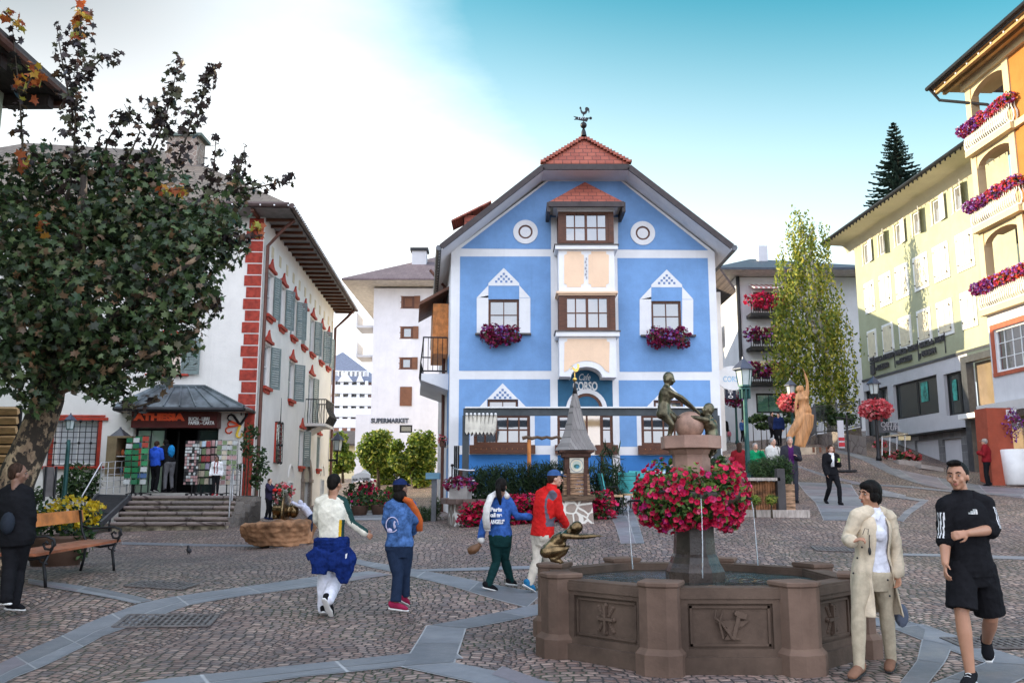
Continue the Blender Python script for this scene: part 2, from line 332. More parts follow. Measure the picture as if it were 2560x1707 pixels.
# -- ground sheet --
def ground():
 xs=np.concatenate([[-600, -300, -150, -80, -50], np.arange(-36, 36.01, .4), [50, 80, 150, 300, 600]])
 ys=np.concatenate([[-300, -100, -30, -10], np.arange(-4, 95, .4), [110, 150, 250, 450, 900]])
 X, Y=np.meshgrid(xs, ys);P=np.stack([X.ravel(), Y.ravel()], 1);z=Hn(P)
 nx=len(xs);b=MB();b.v=[tuple(p)for p in np.column_stack([P, z])]
 b.f=[(j*nx+i, j*nx+i+1, (j+1)*nx+i+1, (j+1)*nx+i)for j in range(len(ys)-1)for i in range(nx-1)];b.m=[0]*len(b.f)
 return struct(b.obj('ground', M_COB, None, True))
ground()
M_JOINT=mat('light_joint_mortar', (.36, .36, .36), .9)
def strip(E1, E2, slab=1.0, rows=1, h=.010, name='paving_strip', jt=.034):
 """band of grey slabs between two edge polylines, draped on the ground"""
 def samp(P, n):
  P=[Vector((p[0], p[1]))for p in P];L=[0]
  for i in range(len(P)-1):L.append(L[-1]+(P[i+1]-P[i]).length)
  out=[]
  for k in range(n+1):
   t=L[-1]*k/n;i=0
   while i<len(P)-2 and L[i+1]<t:i+=1
   out.append(P[i].lerp(P[i+1], (t-L[i])/max(1e-6, L[i+1]-L[i])))
  return out, L[-1]
 _, L=samp(E1, 4);n=max(1, int(L/slab));sub=max(1, int(slab/.35)+1)
 a, _=samp(E1, n*sub);c, _=samp(E2, n*sub);pts=[];fs=[]
 base=MB();g1=MB()
 rowf=[0, .62, 1]if rows==2 else[0, 1]
 def quad(mb, i0, i1, f0, f1, dh):
  o=len(mb.v);cols=3;vv=[]
  for k in range(i0, i1+1):
   kk=k
   for q in range(cols+1):
    f=f0+(f1-f0)*q/cols;p=a[int(kk)].lerp(c[int(kk)], f)
    vv.append([p.x, p.y, dh])
  m_=i1-i0
  mb.v+=vv
  for k in range(m_):
   for q in range(cols):mb.f.append((o+k*(cols+1)+q, o+k*(cols+1)+q+1, o+(k+1)*(cols+1)+q+1, o+(k+1)*(cols+1)+q));mb.m.append(0)
 quad(base, 0, n*sub, 0, 1, h-.004)
 wd=max(.05, (a[n]-c[n]).length)
 for r in range(len(rowf)-1):
  for j in range(n):
   f0, f1=rowf[r]+jt/2/wd, rowf[r+1]-jt/2/wd
   o=len(g1.v);quad(g1, j*sub, (j+1)*sub, f0, f1, h)
   for q in range(4):
    v0=g1.v[o+q];v1=g1.v[o+4+q]if sub>0 else v0;d=Vector((v1[0]-v0[0], v1[1]-v0[1]));
    if d.length>.05:d=d.normalized()*jt/2;v0[0]+=d.x;v0[1]+=d.y
    e0=g1.v[o+sub*4+q];e1=g1.v[o+(sub-1)*4+q];d=Vector((e1[0]-e0[0], e1[1]-e0[1]))
    if d.length>.05:d=d.normalized()*jt/2;e0[0]+=d.x;e0[1]+=d.y
 for mb in(base, g1):
  z=Hn([(v[0], v[1])for v in mb.v]);mb.v=[(v[0], v[1], float(zz)+v[2])for v, zz in zip(mb.v, z)]
 for mb in(base, g1):
  f=mb.f[0];p=[Vector(mb.v[i])for i in f[:3]]
  if(p[1]-p[0]).cross(p[2]-p[0]).z<0:mb.f=[t[::-1]for t in mb.f]
 o=len(base.v);g1.v=base.v+g1.v;g1.f=base.f+[tuple(i+o for i in t)for t in g1.f];g1.m=[1]*len(base.f)+[0]*(len(g1.f)-len(base.f))
 return struct(g1.obj(name, [M_SLAB, M_JOINT]))
def gl(k, *pts):return[G(k, *p)for p in pts]
strip(gl('g', (-120, 925), (0, 845), (180, 760), (400, 655), (650, 570), (870, 528), (1150, 487), (1450, 445), (1700, 418)), gl('g', (-120, 1010), (60, 915), (200, 858), (480, 715), (850, 580), (1150, 527), (1480, 487), (1700, 452), (1800, 436)), 1.1, 2)
strip(gl('g', (1590, 352), (1690, 375), (1900, 412), (2120, 452), (2352, 497), (2500, 520)), gl('g', (1540, 362), (1650, 390), (1860, 440), (2080, 490), (2260, 545), (2420, 590)), 1.2, 1)
strip(gl('g', (1900, 413), (2120, 406), (2352, 400), (2500, 396)), gl('g', (1905, 425), (2120, 421), (2352, 415), (2500, 411)), 1.2, 1, .013)
strip(gl('g', (130, 455), (240, 472), (390, 490), (540, 520), (700, 553)), gl('g', (130, 480), (220, 495), (370, 520), (510, 548), (620, 570)), 1.0, 2, .013)
strip(gl('g', (560, 285), (800, 291), (1130, 296), (1300, 303)), gl('g', (560, 298), (800, 303), (1130, 306), (1300, 312)), 1.2)
strip(gl('g', (300, 1010), (640, 930), (950, 895), (1300, 862), (1700, 815), (2080, 784)), gl('g', (300, 1090), (760, 985), (1100, 950), (1400, 905), (1800, 868), (2130, 822)), .95, 2)
FX, FY=None, None
FC=Vector((1.85, 9.3, 0))
def ring(c, r0, r1, n, ph, j0, j1, slab=.9):
 P0=[];P1=[]
 for j in range(j0, j1+1):
  t=ph+2*PI*j/n;P0.append((c.x+r0*math.cos(t), c.y+r0*math.sin(t)));P1.append((c.x+r1*math.cos(t), c.y+r1*math.sin(t)))
 return P0, P1
for j in range(8):
 P0, P1=ring(FC, 2.55, 3.05, 8, R(22.5), j, j+1);strip(P0, P1, .85, 1, .012)
strip(gl('pr', (500, 735), (900, 742), (1400, 760)), gl('pr', (500, 752), (900, 762), (1400, 780)), 1.2)
strip(gl('g', (2310, 860), (2500, 930), (2700, 1010)), gl('g', (2250, 900), (2420, 960), (2600, 1060)), .9, 1, .014)
strip(gl('pr', (700, 1262), (860, 1262), (790, 1440), (660, 1600)), gl('pr', (540, 1170), (650, 1200), (600, 1440), (470, 1600)), .9, 1, .014)
strip(gl('st', (860, 1085), (1150, 1180), (1540, 1270), (2000, 1400)), gl('st', (850, 1100), (1140, 1198), (1530, 1295), (1990, 1440)), 1.5)
strip(gl('d', (1090, 1390), (1000, 1455), (960, 1500)), gl('d', (1060, 1385), (970, 1445), (930, 1490)), 1.2, 1, .013)
strip(gl('d', (760, 1345), (930, 1365), (1090, 1388)), gl('d', (760, 1357), (930, 1378), (1070, 1400)), 1.2, 1, .016)
strip(gl('d', (430, 1300), (520, 1400), (560, 1490)), gl('d', (700, 1310), (760, 1400), (840, 1490)), 1.0, 1)
strip(gl('d', (620, 1120), (900, 1230), (1568, 1330)), gl('d', (560, 1135), (900, 1262), (1568, 1380)), 1.4)
strip(gl('d', (700, 1305), (1000, 1320), (1560, 1360)), gl('d', (700, 1312), (1000, 1328), (1560, 1372)), 1.6, 1, .016)
strip(gl('bs', (0, 0), (0, 0))if 0 else gl('fo', (470, 610), (530, 700), (560, 800)), gl('fo', (610, 590), (660, 700), (690, 800)), .8, 2)
strip(gl('s', (860, 1300), (875, 1262), (868, 1235)), gl('s', (1010, 1300), (955, 1262), (925, 1235)), 1.2)
def grate(c, L, W_, rz, label):
 z=H(c.x, c.y)+.012;b=MB();M_=Matrix.Rotation(rz, 3, 'Z')
 def T(x, y, zz):q=M_@Vector((x, y, 0));return Vector((c.x+q.x, c.y+q.y, H(c.x+q.x, c.y+q.y)+.012+zz))
 t=thing('drain_grate', label, 'drain grate', (c.x, c.y, z))
 for s_ in(-1, 1):
  b.bar(T(-L/2, s_*W_/2, .004), T(L/2, s_*W_/2, .004), .05, .016);b.bar(T(s_*L/2, -W_/2, .004), T(s_*L/2, W_/2, .004), .05, .016)
 n=int(L/.07)
 for i in range(1, n):b.bar(T(-L/2+L*i/n, -W_/2, .003), T(-L/2+L*i/n, W_/2, .003), .03, .012)
 for i in range(1, 4):b.bar(T(-L/2, -W_/2+W_*i/4, .002), T(L/2, -W_/2+W_*i/4, .002), .02, .012)
 b.obj('bars', mat('cast_iron', (.14, .125, .12), .6, .2, .25, 8), t)
 p=MB().poly([T(-L/2, -W_/2, -.006), T(L/2, -W_/2, -.006), T(L/2, W_/2, -.006), T(-L/2, W_/2, -.006)]);p.obj('pit', mat('dark_pit', (.05, .045, .04), .9), t)
grate(G('g', 770, 655), 1.0, .62, R(8), 'rectangular cast iron drain grate in the cobbles near the bottom left')
grate(G('pr', 1150, 1320), .95, .55, R(-4), 'cast iron drain grate behind the feet of the young man in black')
grate(G('g', 745, 487), .8, .5, R(-5), 'small drain cover between the bench and the man in the white shirt')
grate(G('pr', 90, 712), .8, .4, R(-4), 'drain grate behind the fountain beside the woman in the cream coat')
# -- building kit --
UP=Vector((0, 0, 1))
class Fr:
 def __init__(s, O, U):s.O=Vector(O);s.O.z=0;s.U=Vector((U[0], U[1], 0)).normalized();s.N=s.U.cross(UP)
 def W(s, u, v, d=0):return s.O+s.U*u+UP*v+s.N*d
 def uv(s, px, py, d=0):
  r=ray(px, py);c=Vector((0, 0, CZ));o=s.O+s.N*d;t=(o-c).dot(s.N)/r.dot(s.N);p=c+r*t
  return(p-o).dot(s.U), p.z
 def q(s, k, x, y, d=0):return s.uv(*Z(k, x, y), d)
 def rect(s, k, x0, y0, x1, y1, d=0):
  a=s.q(k, x0, y0, d);b=s.q(k, x1, y0, d);c=s.q(k, x1, y1, d);e=s.q(k, x0, y1, d)
  return((a[0]+e[0])/2, (c[1]+e[1])/2, (b[0]+c[0])/2, (a[1]+b[1])/2)
def fbox(mb, fr, r, d0, d1, m=0):
 u0, v0, u1, v1=r;return mb.prism([fr.W(u0, v0, d0), fr.W(u1, v0, d0), fr.W(u1, v1, d0), fr.W(u0, v1, d0)], fr.N*(d1-d0), m)
def fpoly(mb, fr, pts, d0, d1, m=0):return mb.prism([fr.W(u, v, d0)for u, v in pts], fr.N*(d1-d0), m)
def wallh(mb, fr, r, holes=(), d=0, rev=.2, m=0):
 u0, v0, u1, v1=r;us=sorted({u0, u1, *[min(max(h[i], u0), u1)for h in holes for i in(0, 2)]});vs=sorted({v0, v1, *[min(max(h[i], v0), v1)for h in holes for i in(1, 3)]})
 for i in range(len(us)-1):
  for j in range(len(vs)-1):
   cu, cv=(us[i]+us[i+1])/2, (vs[j]+vs[j+1])/2
   if any(h[0]<cu<h[2]and h[1]<cv<h[3]for h in holes):continue
   mb.poly([fr.W(us[i], vs[j], d), fr.W(us[i+1], vs[j], d), fr.W(us[i+1], vs[j+1], d), fr.W(us[i], vs[j+1], d)], m)
 if rev:
  for h in holes:
   a, b, c, e=h
   for(p, q)in(((a, b), (c, b)), ((c, b), (c, e)), ((c, e), (a, e)), ((a, e), (a, b))):
    mb.poly([fr.W(*p, d), fr.W(*q, d), fr.W(*q, d-rev), fr.W(*p, d-rev)], m)
GLASS=m_glass();GLASS_D=m_glass('shop_glass', (.010, .016, .016), .06, 1.38)
BROWN=mat('brown_window_wood', (.10, .032, .012), .45, 0, .25, 6, .2, 50, .4, (1, 1, 6));WHITEP=plaster('white_plaster', (.80, .80, .80));WHITEF=mat('white_paint', (.78, .78, .76), .5, 0, .04)
SHUT=mat('grey_green_shutter', (.20, .25, .24), .6, 0, .15, 8, .1);REDT=mat('red_stucco_trim', (.42, .045, .025), .8, 0, .12, 5, .3)
DARKM=mat('dark_metal', (.03, .03, .032), .45, .7, .1);STEEL=mat('brushed_steel', (.45, .45, .46), .35, .9, .08);GREYMET=mat('grey_metal', (.10, .105, .115), .4, .6, .1)
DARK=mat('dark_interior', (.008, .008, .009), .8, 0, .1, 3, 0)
def window(fr, r, par, fm=None, nx=2, ny=2, fw=.06, d=-.1, sill=None, sillm=None, glass=None, mw=.03, name='window', proud=.0, cas=0):
 """frame with glazing bars, a pane behind, an optional sill; r = u0,v0,u1,v1"""
 fm=fm or BROWN;u0, v0, u1, v1=r;b=MB();d0, d1=d-.03, d+.04+proud
 for q in((u0, v0, u0+fw, v1), (u1-fw, v0, u1, v1), (u0+fw, v0, u1-fw, v0+fw), (u0+fw, v1-fw, u1-fw, v1)):fbox(b, fr, q, d0, d1)
 for i in range(1, nx):u=u0+(u1-u0)*i/nx;ww=mw*(2.2 if cas and i*2==nx else 1);fbox(b, fr, (u-ww/2, v0+fw, u+ww/2, v1-fw), d0+.004, d1-.012)
 for i in range(1, ny):v=v0+(v1-v0)*i/ny;fbox(b, fr, (u0+fw, v-mw/2, u1-fw, v+mw/2), d0+.008, d1-.018)
 o=b.obj(name, fm, par);g=MB();g.poly([fr.W(u0+fw*.5, v0+fw*.5, d), fr.W(u1-fw*.5, v0+fw*.5, d), fr.W(u1-fw*.5, v1-fw*.5, d), fr.W(u0+fw*.5, v1-fw*.5, d)])
 g.obj('pane', glass or GLASS, o)
 if sill:s_=MB();fbox(s_, fr, (u0-sill, v0-.06, u1+sill, v0), d, .07);s_.obj('sill', sillm or fm, o)
 return o
def shutter(fr, r, par, m_, d=.02, swing=0, side=-1, lou=True):
 """louvred shutter flat on the wall, or swung by an angle about its hinge edge (side -1: hinge at u0)"""
 u0, v0, u1, v1=r;b=MB();hw=u1-u0;hu=u0 if side<0 else u1;dirn=1 if side<0 else-1
 c, s_=math.cos(swing), math.sin(swing)
 f2=Fr(fr.W(hu, 0, d), (fr.U*c+fr.N*s_)*dirn if True else fr.U);
 def bx(a, e, v_a, v_b, da, db):fbox(b, f2, (a, v_a, e, v_b), da, db)
 w_=hw;bx(0, .05, v0, v1, 0, .035);bx(w_-.05, w_, v0, v1, 0, .035)
 for v in(v0, (v0+v1)/2-.03, v1-.06):bx(.05, w_-.05, v, v+.06, .001, .034)
 if lou:
  n=max(4, int((v1-v0)/.09))
  for i in range(n):v=v0+.06+(v1-v0-.12)*i/n;bx(.05, w_-.05, v, v+(v1-v0)/n*.72, .006, .024)
 else:bx(.05, w_-.05, v0+.06, v1-.06, .008, .022)
 return b.obj('shutter', m_, par)
FONTS={}
def text(s_, fr, u, v, size, ex, m_, par, d=.01, name='lettering', shear=0, align='LEFT', width=None, bold=0, sub=None, spacing=1.0):
 cu=bpy.data.curves.new(name, 'FONT');cu.body=s_;cu.size=size;cu.extrude=ex;cu.shear=shear;cu.align_x=align;cu.offset=bold;cu.space_character=spacing;cu.resolution_u=3
 o=bpy.data.objects.new('tmp', cu);COL.objects.link(o);dg=bpy.context.evaluated_depsgraph_get();me=bpy.data.meshes.new_from_object(o.evaluated_get(dg));bpy.data.objects.remove(o)
 co=[v_.co.copy()for v_ in me.vertices];fs=[tuple(p.vertices)for p in me.polygons];bpy.data.meshes.remove(me);bpy.data.curves.remove(cu)
 if not co:return
 x0=min(c.x for c in co);x1=max(c.x for c in co);sx=(width/(x1-x0))if width else 1
 b=MB();b.add([fr.W(u+(c.x-(x0 if width else 0))*sx, v+c.y, d+c.z+ex)for c in co], fs);return b.obj(name, m_, par)
def foliage(name, m_, par, cen, rad, n, size, leaf='oval', seed=0, fill=.35, droop=0, up=.3, squash=None, wm_=None):
 """leaf faces scattered through a list of ellipsoid clumps [(c, r)]"""
 rs=np.random.RandomState(seed);b=MB()
 tot=sum(r[0]*r[1]*r[2]for r in rad)**1;V=[];Fc=[]
 shp=LEAF[leaf];k=len(shp)
 for c, r in zip(cen, rad):
  m=max(4, int(n*(r[0]*r[1]*r[2])**.67/sum((q[0]*q[1]*q[2])**.67 for q in rad)))
  dd=rs.normal(size=(m, 3));dd/=np.linalg.norm(dd, axis=1)[:, None];rr=rs.uniform(fill, 1, m)**.6
  P=np.array(c)+dd*np.array(r)*rr[:, None]*(1+rs.uniform(-.12, .12, (m, 1)))
  nrm=dd*.6+rs.normal(size=(m, 3))*.6+np.array([0, 0, up]);nrm/=np.linalg.norm(nrm, axis=1)[:, None]
  a=rs.normal(size=(m, 3));a[:, 2]-=droop;a-=nrm*(a*nrm).sum(1)[:, None];a/=np.linalg.norm(a, axis=1)[:, None];bb=np.cross(nrm, a)
  sz=size*rs.uniform(.6, 1.3, m)
  for i in range(m):
   o=len(V)
   for(x, y, z)in shp:V.append(P[i]+(a[i]*y+bb[i]*x+nrm[i]*z)*sz[i])
   Fc.append(tuple(range(o, o+k)))
 b.v=[tuple(v)for v in V];b.f=Fc;b.m=[0]*len(Fc);return b.obj(name, m_, par)
def _maple():
 P=[(0, -.5), (.1, -.28), (.42, -.34), (.36, -.12), (.58, .1), (.3, .12), (.24, .24), (.14, .2), (0, .6)]
 return[(x, y, .06*math.sin(9*x))for x, y in P]+[(-x, y, .06*math.sin(9*x))for x, y in P[-2:0:-1]]
LEAF=dict(oval=[(0, -.5, 0), (.26, -.1, .05), (.2, .25, .03), (0, .55, -.04), (-.2, .25, .03), (-.26, -.1, .05)], maple=_maple(), blade=[(-.05, -.5, 0), (.05, -.5, 0), (.04, .2, .03), (0, .6, 0), (-.04, .2, .03)], quad=[(-.4, -.4, 0), (.4, -.4, .05), (.4, .4, 0), (-.4, .4, .05)], petal=[(.5*math.cos(t)*(1+.16*math.cos(5*t)), .5*math.sin(t)*(1+.16*math.cos(5*t)), .12*math.cos(5*t))for t in[2*PI*i/10 for i in range(10)]])
LM={}
LM['dark']=leafmat('dark_green_leaves', [(0, (.012, .03, .012)), (.4, (.03, .065, .02)), (.8, (.06, .11, .03)), (1, (.10, .15, .05))], .3)
LM['bright']=leafmat('sunlit_green_leaves', [(0, (.03, .07, .012)), (.4, (.10, .17, .02)), (.8, (.25, .31, .04)), (1, (.42, .40, .08))], .45)
LM['birch']=leafmat('birch_leaves', [(0, (.06, .11, .02)), (.4, (.17, .23, .035)), (.8, (.38, .38, .06)), (1, (.55, .47, .07))], .4)
LM['crim']=leafmat('crimson_petals', [(0, (.20, .003, .025)), (.5, (.50, .008, .05)), (.8, (.75, .02, .09)), (1, (.55, .02, .22))], .3)
LM['purple']=leafmat('purple_petals', [(0, (.10, .01, .06)), (.4, (.28, .02, .12)), (.7, (.20, .06, .42)), (.9, (.45, .32, .65)), (1, (.8, .7, .8))], .3)
LM['maroon']=leafmat('maroon_petals', [(0, (.07, .002, .02)), (.5, (.20, .005, .04)), (.8, (.32, .01, .09)), (1, (.22, .10, .42))], .25)
LM['mixed']=leafmat('orange_and_violet_petals', [(0, (.5, .03, .02)), (.3, (.6, .09, .02)), (.55, (.55, .05, .18)), (.8, (.22, .08, .5)), (1, (.5, .3, .7))], .3)
LM['yellow']=leafmat('yellow_petals', [(0, (.55, .33, .01)), (.6, (.75, .52, .02)), (1, (.8, .62, .08))], .3)
LM['pink']=leafmat('pink_petals', [(0, (.45, .03, .05)), (.5, (.7, .10, .12)), (1, (.8, .35, .35))], .3)
def planter_flowers(par, p0, p1, r, n, pet, size=.07, seed=1, green=.45, hang=.5, lm='dark', gsize=.08):
 p0=Vector(p0);p1=Vector(p1);k=max(2, int((p1-p0).length/(r*.9))+1);rs=random.Random(seed)
 cs=[];rr=[]
 for i in range(k):
  c=p0.lerp(p1, i/(k-1))+Vector((0, 0, rs.uniform(-.1, .1)*r));q=r*rs.uniform(.8, 1.15);cs.append(tuple(c));rr.append((q, q, q*(.8+hang*rs.uniform(.2, .6))))
 foliage('leaves', LM[lm], par, cs, rr, int(n*green), gsize, 'oval', seed, .2)
 foliage('blossoms', LM[pet], par, cs, [(a*1.08, b_*1.08, c_*1.08)for a, b_, c_ in rr], n, size, 'petal', seed+1, .8, up=.5)
# == BLUE HOUSE ==
BH=thing('blue_house', 'blue gabled house with white bands, central bay window and brown wooden windows', 'house', (2.2, 27, H(2.2, 27)))
BF=Fr((0, 27, 0), (1, 0));BLUE=plaster('blue_plaster', (.19, .355, .63), .09);BLUE2=plaster('deep_blue_plinth', (.055, .21, .52), .08);PEACH=plaster('peach_plaster', (.86, .62, .43), .05)
CREAM=plaster('cream_soffit', (.74, .68, .56));RTILE=m_tiles('red_roof_shingles', (.24, .055, .035), (.36, .10, .06), .26, .16);DROOF=m_tiles('dark_roof_tiles', (.05, .04, .04), (.08, .06, .055), .3, .2)
uL=BF.uv(1125, 900)[0];uR=BF.uv(1797, 900)[0];vB=BF.uv(1500, 631)[1]
r1=lambda*a:BF.rect(*a)
W1=r1('a', 325, 1172, 502, 1350);W2=r1('a', 1265, 1182, 1437, 1357)
Wg1=r1('b', 315, 470, 740, 700);Wg2=r1('b', 1578, 470, 2003, 704);Wt1=r1('b', 418, 357, 648, 428);Wt2=r1('b', 1672, 363, 1895, 434)
Wd=r1('b', 945, 470, 1365, 700)
holes=[W1, W2, Wg1, Wg2, Wt1, Wt2, Wd]
mb=MB();wallh(mb, BF, (uL, -.5, uR, vB), holes, 0, .22)
gab=[BF.q('a', *p)for p in((110, 925), (150, 870), (670, 480), (1090, 480), (1605, 880), (1643, 930))]
gab[0]=(uL, vB);gab[-1]=(uR, vB);mb.poly([BF.W(*p, 0)for p in gab])
BLc=BF.W(uL, 0);BLb=Vector((uL-1.25, 38, 0));BRb=Vector((uR, 40, 0))
SF=Fr(BLb, BLc-BLb);Ls=(BLc-BLb).length
mb.poly([SF.W(0, -.5), SF.W(Ls, -.5), SF.W(Ls, vB), SF.W(0, vB)]);mb.poly([BF.W(uR, -.5), BRb+UP*-.5, BRb+UP*vB, BF.W(uR, vB)])
mb.poly([BLb+UP*-.5, BRb+UP*-.5, BRb+UP*vB, BLb+UP*vB]);mb.obj('wall', WHITEP, BH)
pb=MB();P1=r1('a', 160, 926, 685, 1400);P1=(P1[0], BF.q('c', 1000, 846)[1], P1[2], P1[3]);P2=r1('a', 1073, 935, 1598, 1400);P2=(P2[0], BF.q('bs', 1000, 135)[1], P2[2], P2[3])
G1=r1('b', 202, 205, 892, 703);G2=r1('b', 1412, 212, 2105, 712)
wallh(pb, BF, P1, [W1], .006, 0);wallh(pb, BF, P2, [W2], .006, 0)
wallh(pb, BF, G1, [Wg1, Wt1, r1('b', 285, 470, 775, 740)], .006, 0);wallh(pb, BF, G2, [Wg2, Wt2, r1('b', 1545, 470, 2040, 740)], .006, 0)
for g_ in((('a', 165, 880), ('a', 670, 493), ('a', 686, 493), ('a', 686, 884)), (('a', 1073, 886), ('a', 1073, 493), ('a', 1090, 493), ('a', 1592, 890)), (('a', 686, 493), ('a', 1073, 493), ('a', 1073, 700), ('a', 686, 700))):
 pb.poly([BF.W(*BF.q(*p), .006)for p in g_])
pb.obj('painted_panel', BLUE, BH)
pb=MB();
for q in(r1('b', 202, 772, 892, 1060), r1('b', 1420, 776, 2105, 1000), r1('b', 948, 776, 1362, 1000)):pb.poly([BF.W(q[0], q[1], .006), BF.W(q[2], q[1], .006), BF.W(q[2], q[3], .006), BF.W(q[0], q[3], .006)])
pb.obj('plinth', BLUE2, BH)
wp=MB();ck=MB()
def painted(k, ox, oy, up):
 T=lambda x, y:BF.q(k, x+ox, y+oy)
 if up:
  for s_ in(((258, 1165), (325, 1150), (325, 1370), (258, 1370)), ((503, 1165), (567, 1165), (567, 1370), (503, 1370)), ((258, 1163), (325, 1092), (325, 1163)), ((503, 1092), (567, 1163), (503, 1163)), ((325, 1080), (503, 1080), (503, 1094), (325, 1094))):
   wp.poly([BF.W(*T(*p), .012)for p in s_])
  tri=(325, 503, 1080, 992)
 else:
  wp.poly([BF.W(*T(*p), .012)for p in((340, 432), (415, 352), (415, 432))]);wp.poly([BF.W(*T(*p), .012)for p in((650, 352), (728, 432), (650, 432))])
  tri=(415, 650, 355, 235)
 a, b_, base, top=tri;c=(a+b_)/2
 wp.poly([BF.W(*T(a, base), .012), BF.W(*T(b_, base), .012), BF.W(*T(c, top), .012)])
 n=11;s_=(b_-a)/(n+1.2);hh=s_
 for j in range(6):
  for i in range(-6, 7):
   if(i+j)%2==0:continue
   x0=c+(i-.5)*s_;y1=base-2-j*hh;y0=y1-hh
   lim=(y0-top)/(base-top)*(b_-a)/2
   if y0>top+4 and max(abs(x0-c), abs(x0+s_-c))<lim+s_*.15:ck.poly([BF.W(*T(*p), .017)for p in((x0+1, y1-1), (x0+s_-1, y1-1), (x0+s_-1, y0+1), (x0+1, y0+1))])
painted('a', 0, 0, True);painted('a', 939, 9, True);painted('b', 0, 0, False);painted('b', 1255, 6, False)
wp.obj('painted_shutter', WHITEP, BH);ck.obj('checker_pattern', mat('check_blue', (.16, .25, .45), .8), BH)
for r_, nx in((W1, 2), (W2, 2)):window(BF, r_, BH, BROWN, nx, 2, .07, -.1)
sl_=mat('dark_stone_sill', (.10, .09, .085), .7)
for q in(r1('a', 250, 1370, 572, 1380), r1('a', 1202, 1380, 1518, 1389)):s_=MB();fbox(s_, BF, q, 0, .14);s_.obj('window_ledge', sl_, BH)
for r_ in(Wt1, Wt2):window(BF, r_, BH, BROWN, 2, 1, .07, -.1)
for r_ in(Wg1, Wg2):
 window(BF, r_, BH, BROWN, 5, 2, .09, -.1, mw=.05);s_=MB();fbox(s_, BF, (r_[0]-.12, r_[1]-.26, r_[2]+.15, r_[1]-.005), -.02, .2)
 o=s_.obj('sill_box', BROWN, BH);st_=MB()
 for i in range(11):st_.ball(BF.W(r_[0]+(r_[2]-r_[0])*(i+.5)/11, r_[1]-.12, .2), .014, 6)
 st_.obj('stud', mat('brass_stud', (.5, .22, .06), .4, .6), o)
window(BF, (Wd[0], Wd[1], Wd[0]+.5, Wd[3]), BH, BROWN, 1, 2, .08, -.1);window(BF, (Wd[2]-.5, Wd[1], Wd[2], Wd[3]), BH, BROWN, 1, 2, .08, -.1)
s_=MB();fbox(s_, BF, (Wd[0]-.08, Wd[1]-.28, Wd[0]+.55, Wd[1]-.005), -.02, .2);fbox(s_, BF, (Wd[2]-.55, Wd[1]-.28, Wd[2]+.12, Wd[1]-.005), -.02, .2);s_.obj('sill_box', BROWN, BH)
dc_=BF.q('b', 1165, 432);dr=.40
b=MB();g=MB();n=16
arc=lambda r_, c_=dc_:[(c_[0]+r_*math.cos(PI*i/n), c_[1]+r_*math.sin(PI*i/n))for i in range(n+1)]
for(ra, rb, d0, d1)in((dr, dr+.09, -.18, .02),):
 a0, a1=arc(ra), arc(rb)
 for i in range(n):fpoly(b, BF, [a0[i], a1[i], a1[i+1], a0[i+1]], d0, d1)
for s_ in(-1, 1):fbox(b, BF, tuple(sorted((dc_[0]+s_*dr, dc_[0]+s_*(dr+.09)))[:1])+(1.0,)+tuple(sorted((dc_[0]+s_*dr, dc_[0]+s_*(dr+.09)))[1:])+(dc_[1],), -.18, .02)
fbox(b, BF, (dc_[0]-dr, dc_[1]-.04, dc_[0]+dr, dc_[1]+.04), -.15, .0);fbox(b, BF, (dc_[0]-.03, 1.0, dc_[0]+.03, dc_[1]+dr), -.14, .005);fbox(b, BF, (dc_[0]-dr, 1.0, dc_[0]+dr, 1.9), -.13, -.03)
do=b.obj('door', BROWN, BH);g.poly([BF.W(*p, -.02+.024)for p in[(dc_[0]-dr, 1.9)]+arc(dr)[::-1]+[(dc_[0]+dr, 1.9)]]);g.obj('pane', m_glass('amber_glass', (.30, .20, .10), .1), do)
b=MB();a0, a1=arc(dr+.09), arc(dr+.22)
for i in range(n):fpoly(b, BF, [a0[i], a1[i], a1[i+1], a0[i+1]], 0, .04)
b.obj('arch_moulding', WHITEP, BH)
sg=r1('b', 948, 206, 1362, 420);b=MB();top=BF.q('b', 1165, 110)[1]
pts=[(sg[0], sg[1]), (sg[2], sg[1]), (sg[2], sg[3])]+[(BF.q('b', 1165+120*math.cos(t), 205-95*math.sin(t)))for t in[PI*i/10 for i in range(11)]]+[(sg[0], sg[3])]
b.poly([BF.W(*p, .008)for p in pts]);b.obj('shaded_sign_panel', plaster('shaded_blue_sign', (.045, .14, .24), .15), BH)  # shade under the bay is put into this darker blue
q0=BF.q('b', 1108, 212);q1=BF.q('b', 1195, 212);text('Cafe', BF, q0[0], q0[1], .28, .008, WHITEF, BH, .012, shear=.35, width=q1[0]-q0[0])
q0=BF.q('b', 1062, 287);q1=BF.q('b', 1248, 290);text('CORSO', BF, q0[0], q0[1], .36, .012, WHITEF, BH, .012, bold=.012, width=q1[0]-q0[0])
for(x, y)in((539, 785), (1215, 792)):
 c=BF.q('a', x, y);b=MB();n=28;rO, rI=.385, .225
 for i in range(n):
  t0, t1=2*PI*i/n, 2*PI*(i+1)/n;P=lambda r_, t:(c[0]+r_*math.cos(t), c[1]+r_*math.sin(t));fpoly(b, BF, [P(rI, t0), P(rO, t0), P(rO, t1), P(rI, t1)], .0, .035)
 o=b.obj('round_window', WHITEP, BH);b=MB()
 for i in range(n):
  t0, t1=2*PI*i/n, 2*PI*(i+1)/n;fpoly(b, BF, [P(rI-.055, t0), P(rI+.002, t0), P(rI+.002, t1), P(rI-.055, t1)], .002, .02)
 b.obj('frame', BROWN, o);b=MB();b.poly([BF.W(*P(rI-.04, 2*PI*i/n), .011)for i in range(n)]);b.obj('pane', GLASS, o)
YB=.72;BB=Fr((0, 27-YB, 0), (1, 0));rb=lambda*a:BB.rect(*a)
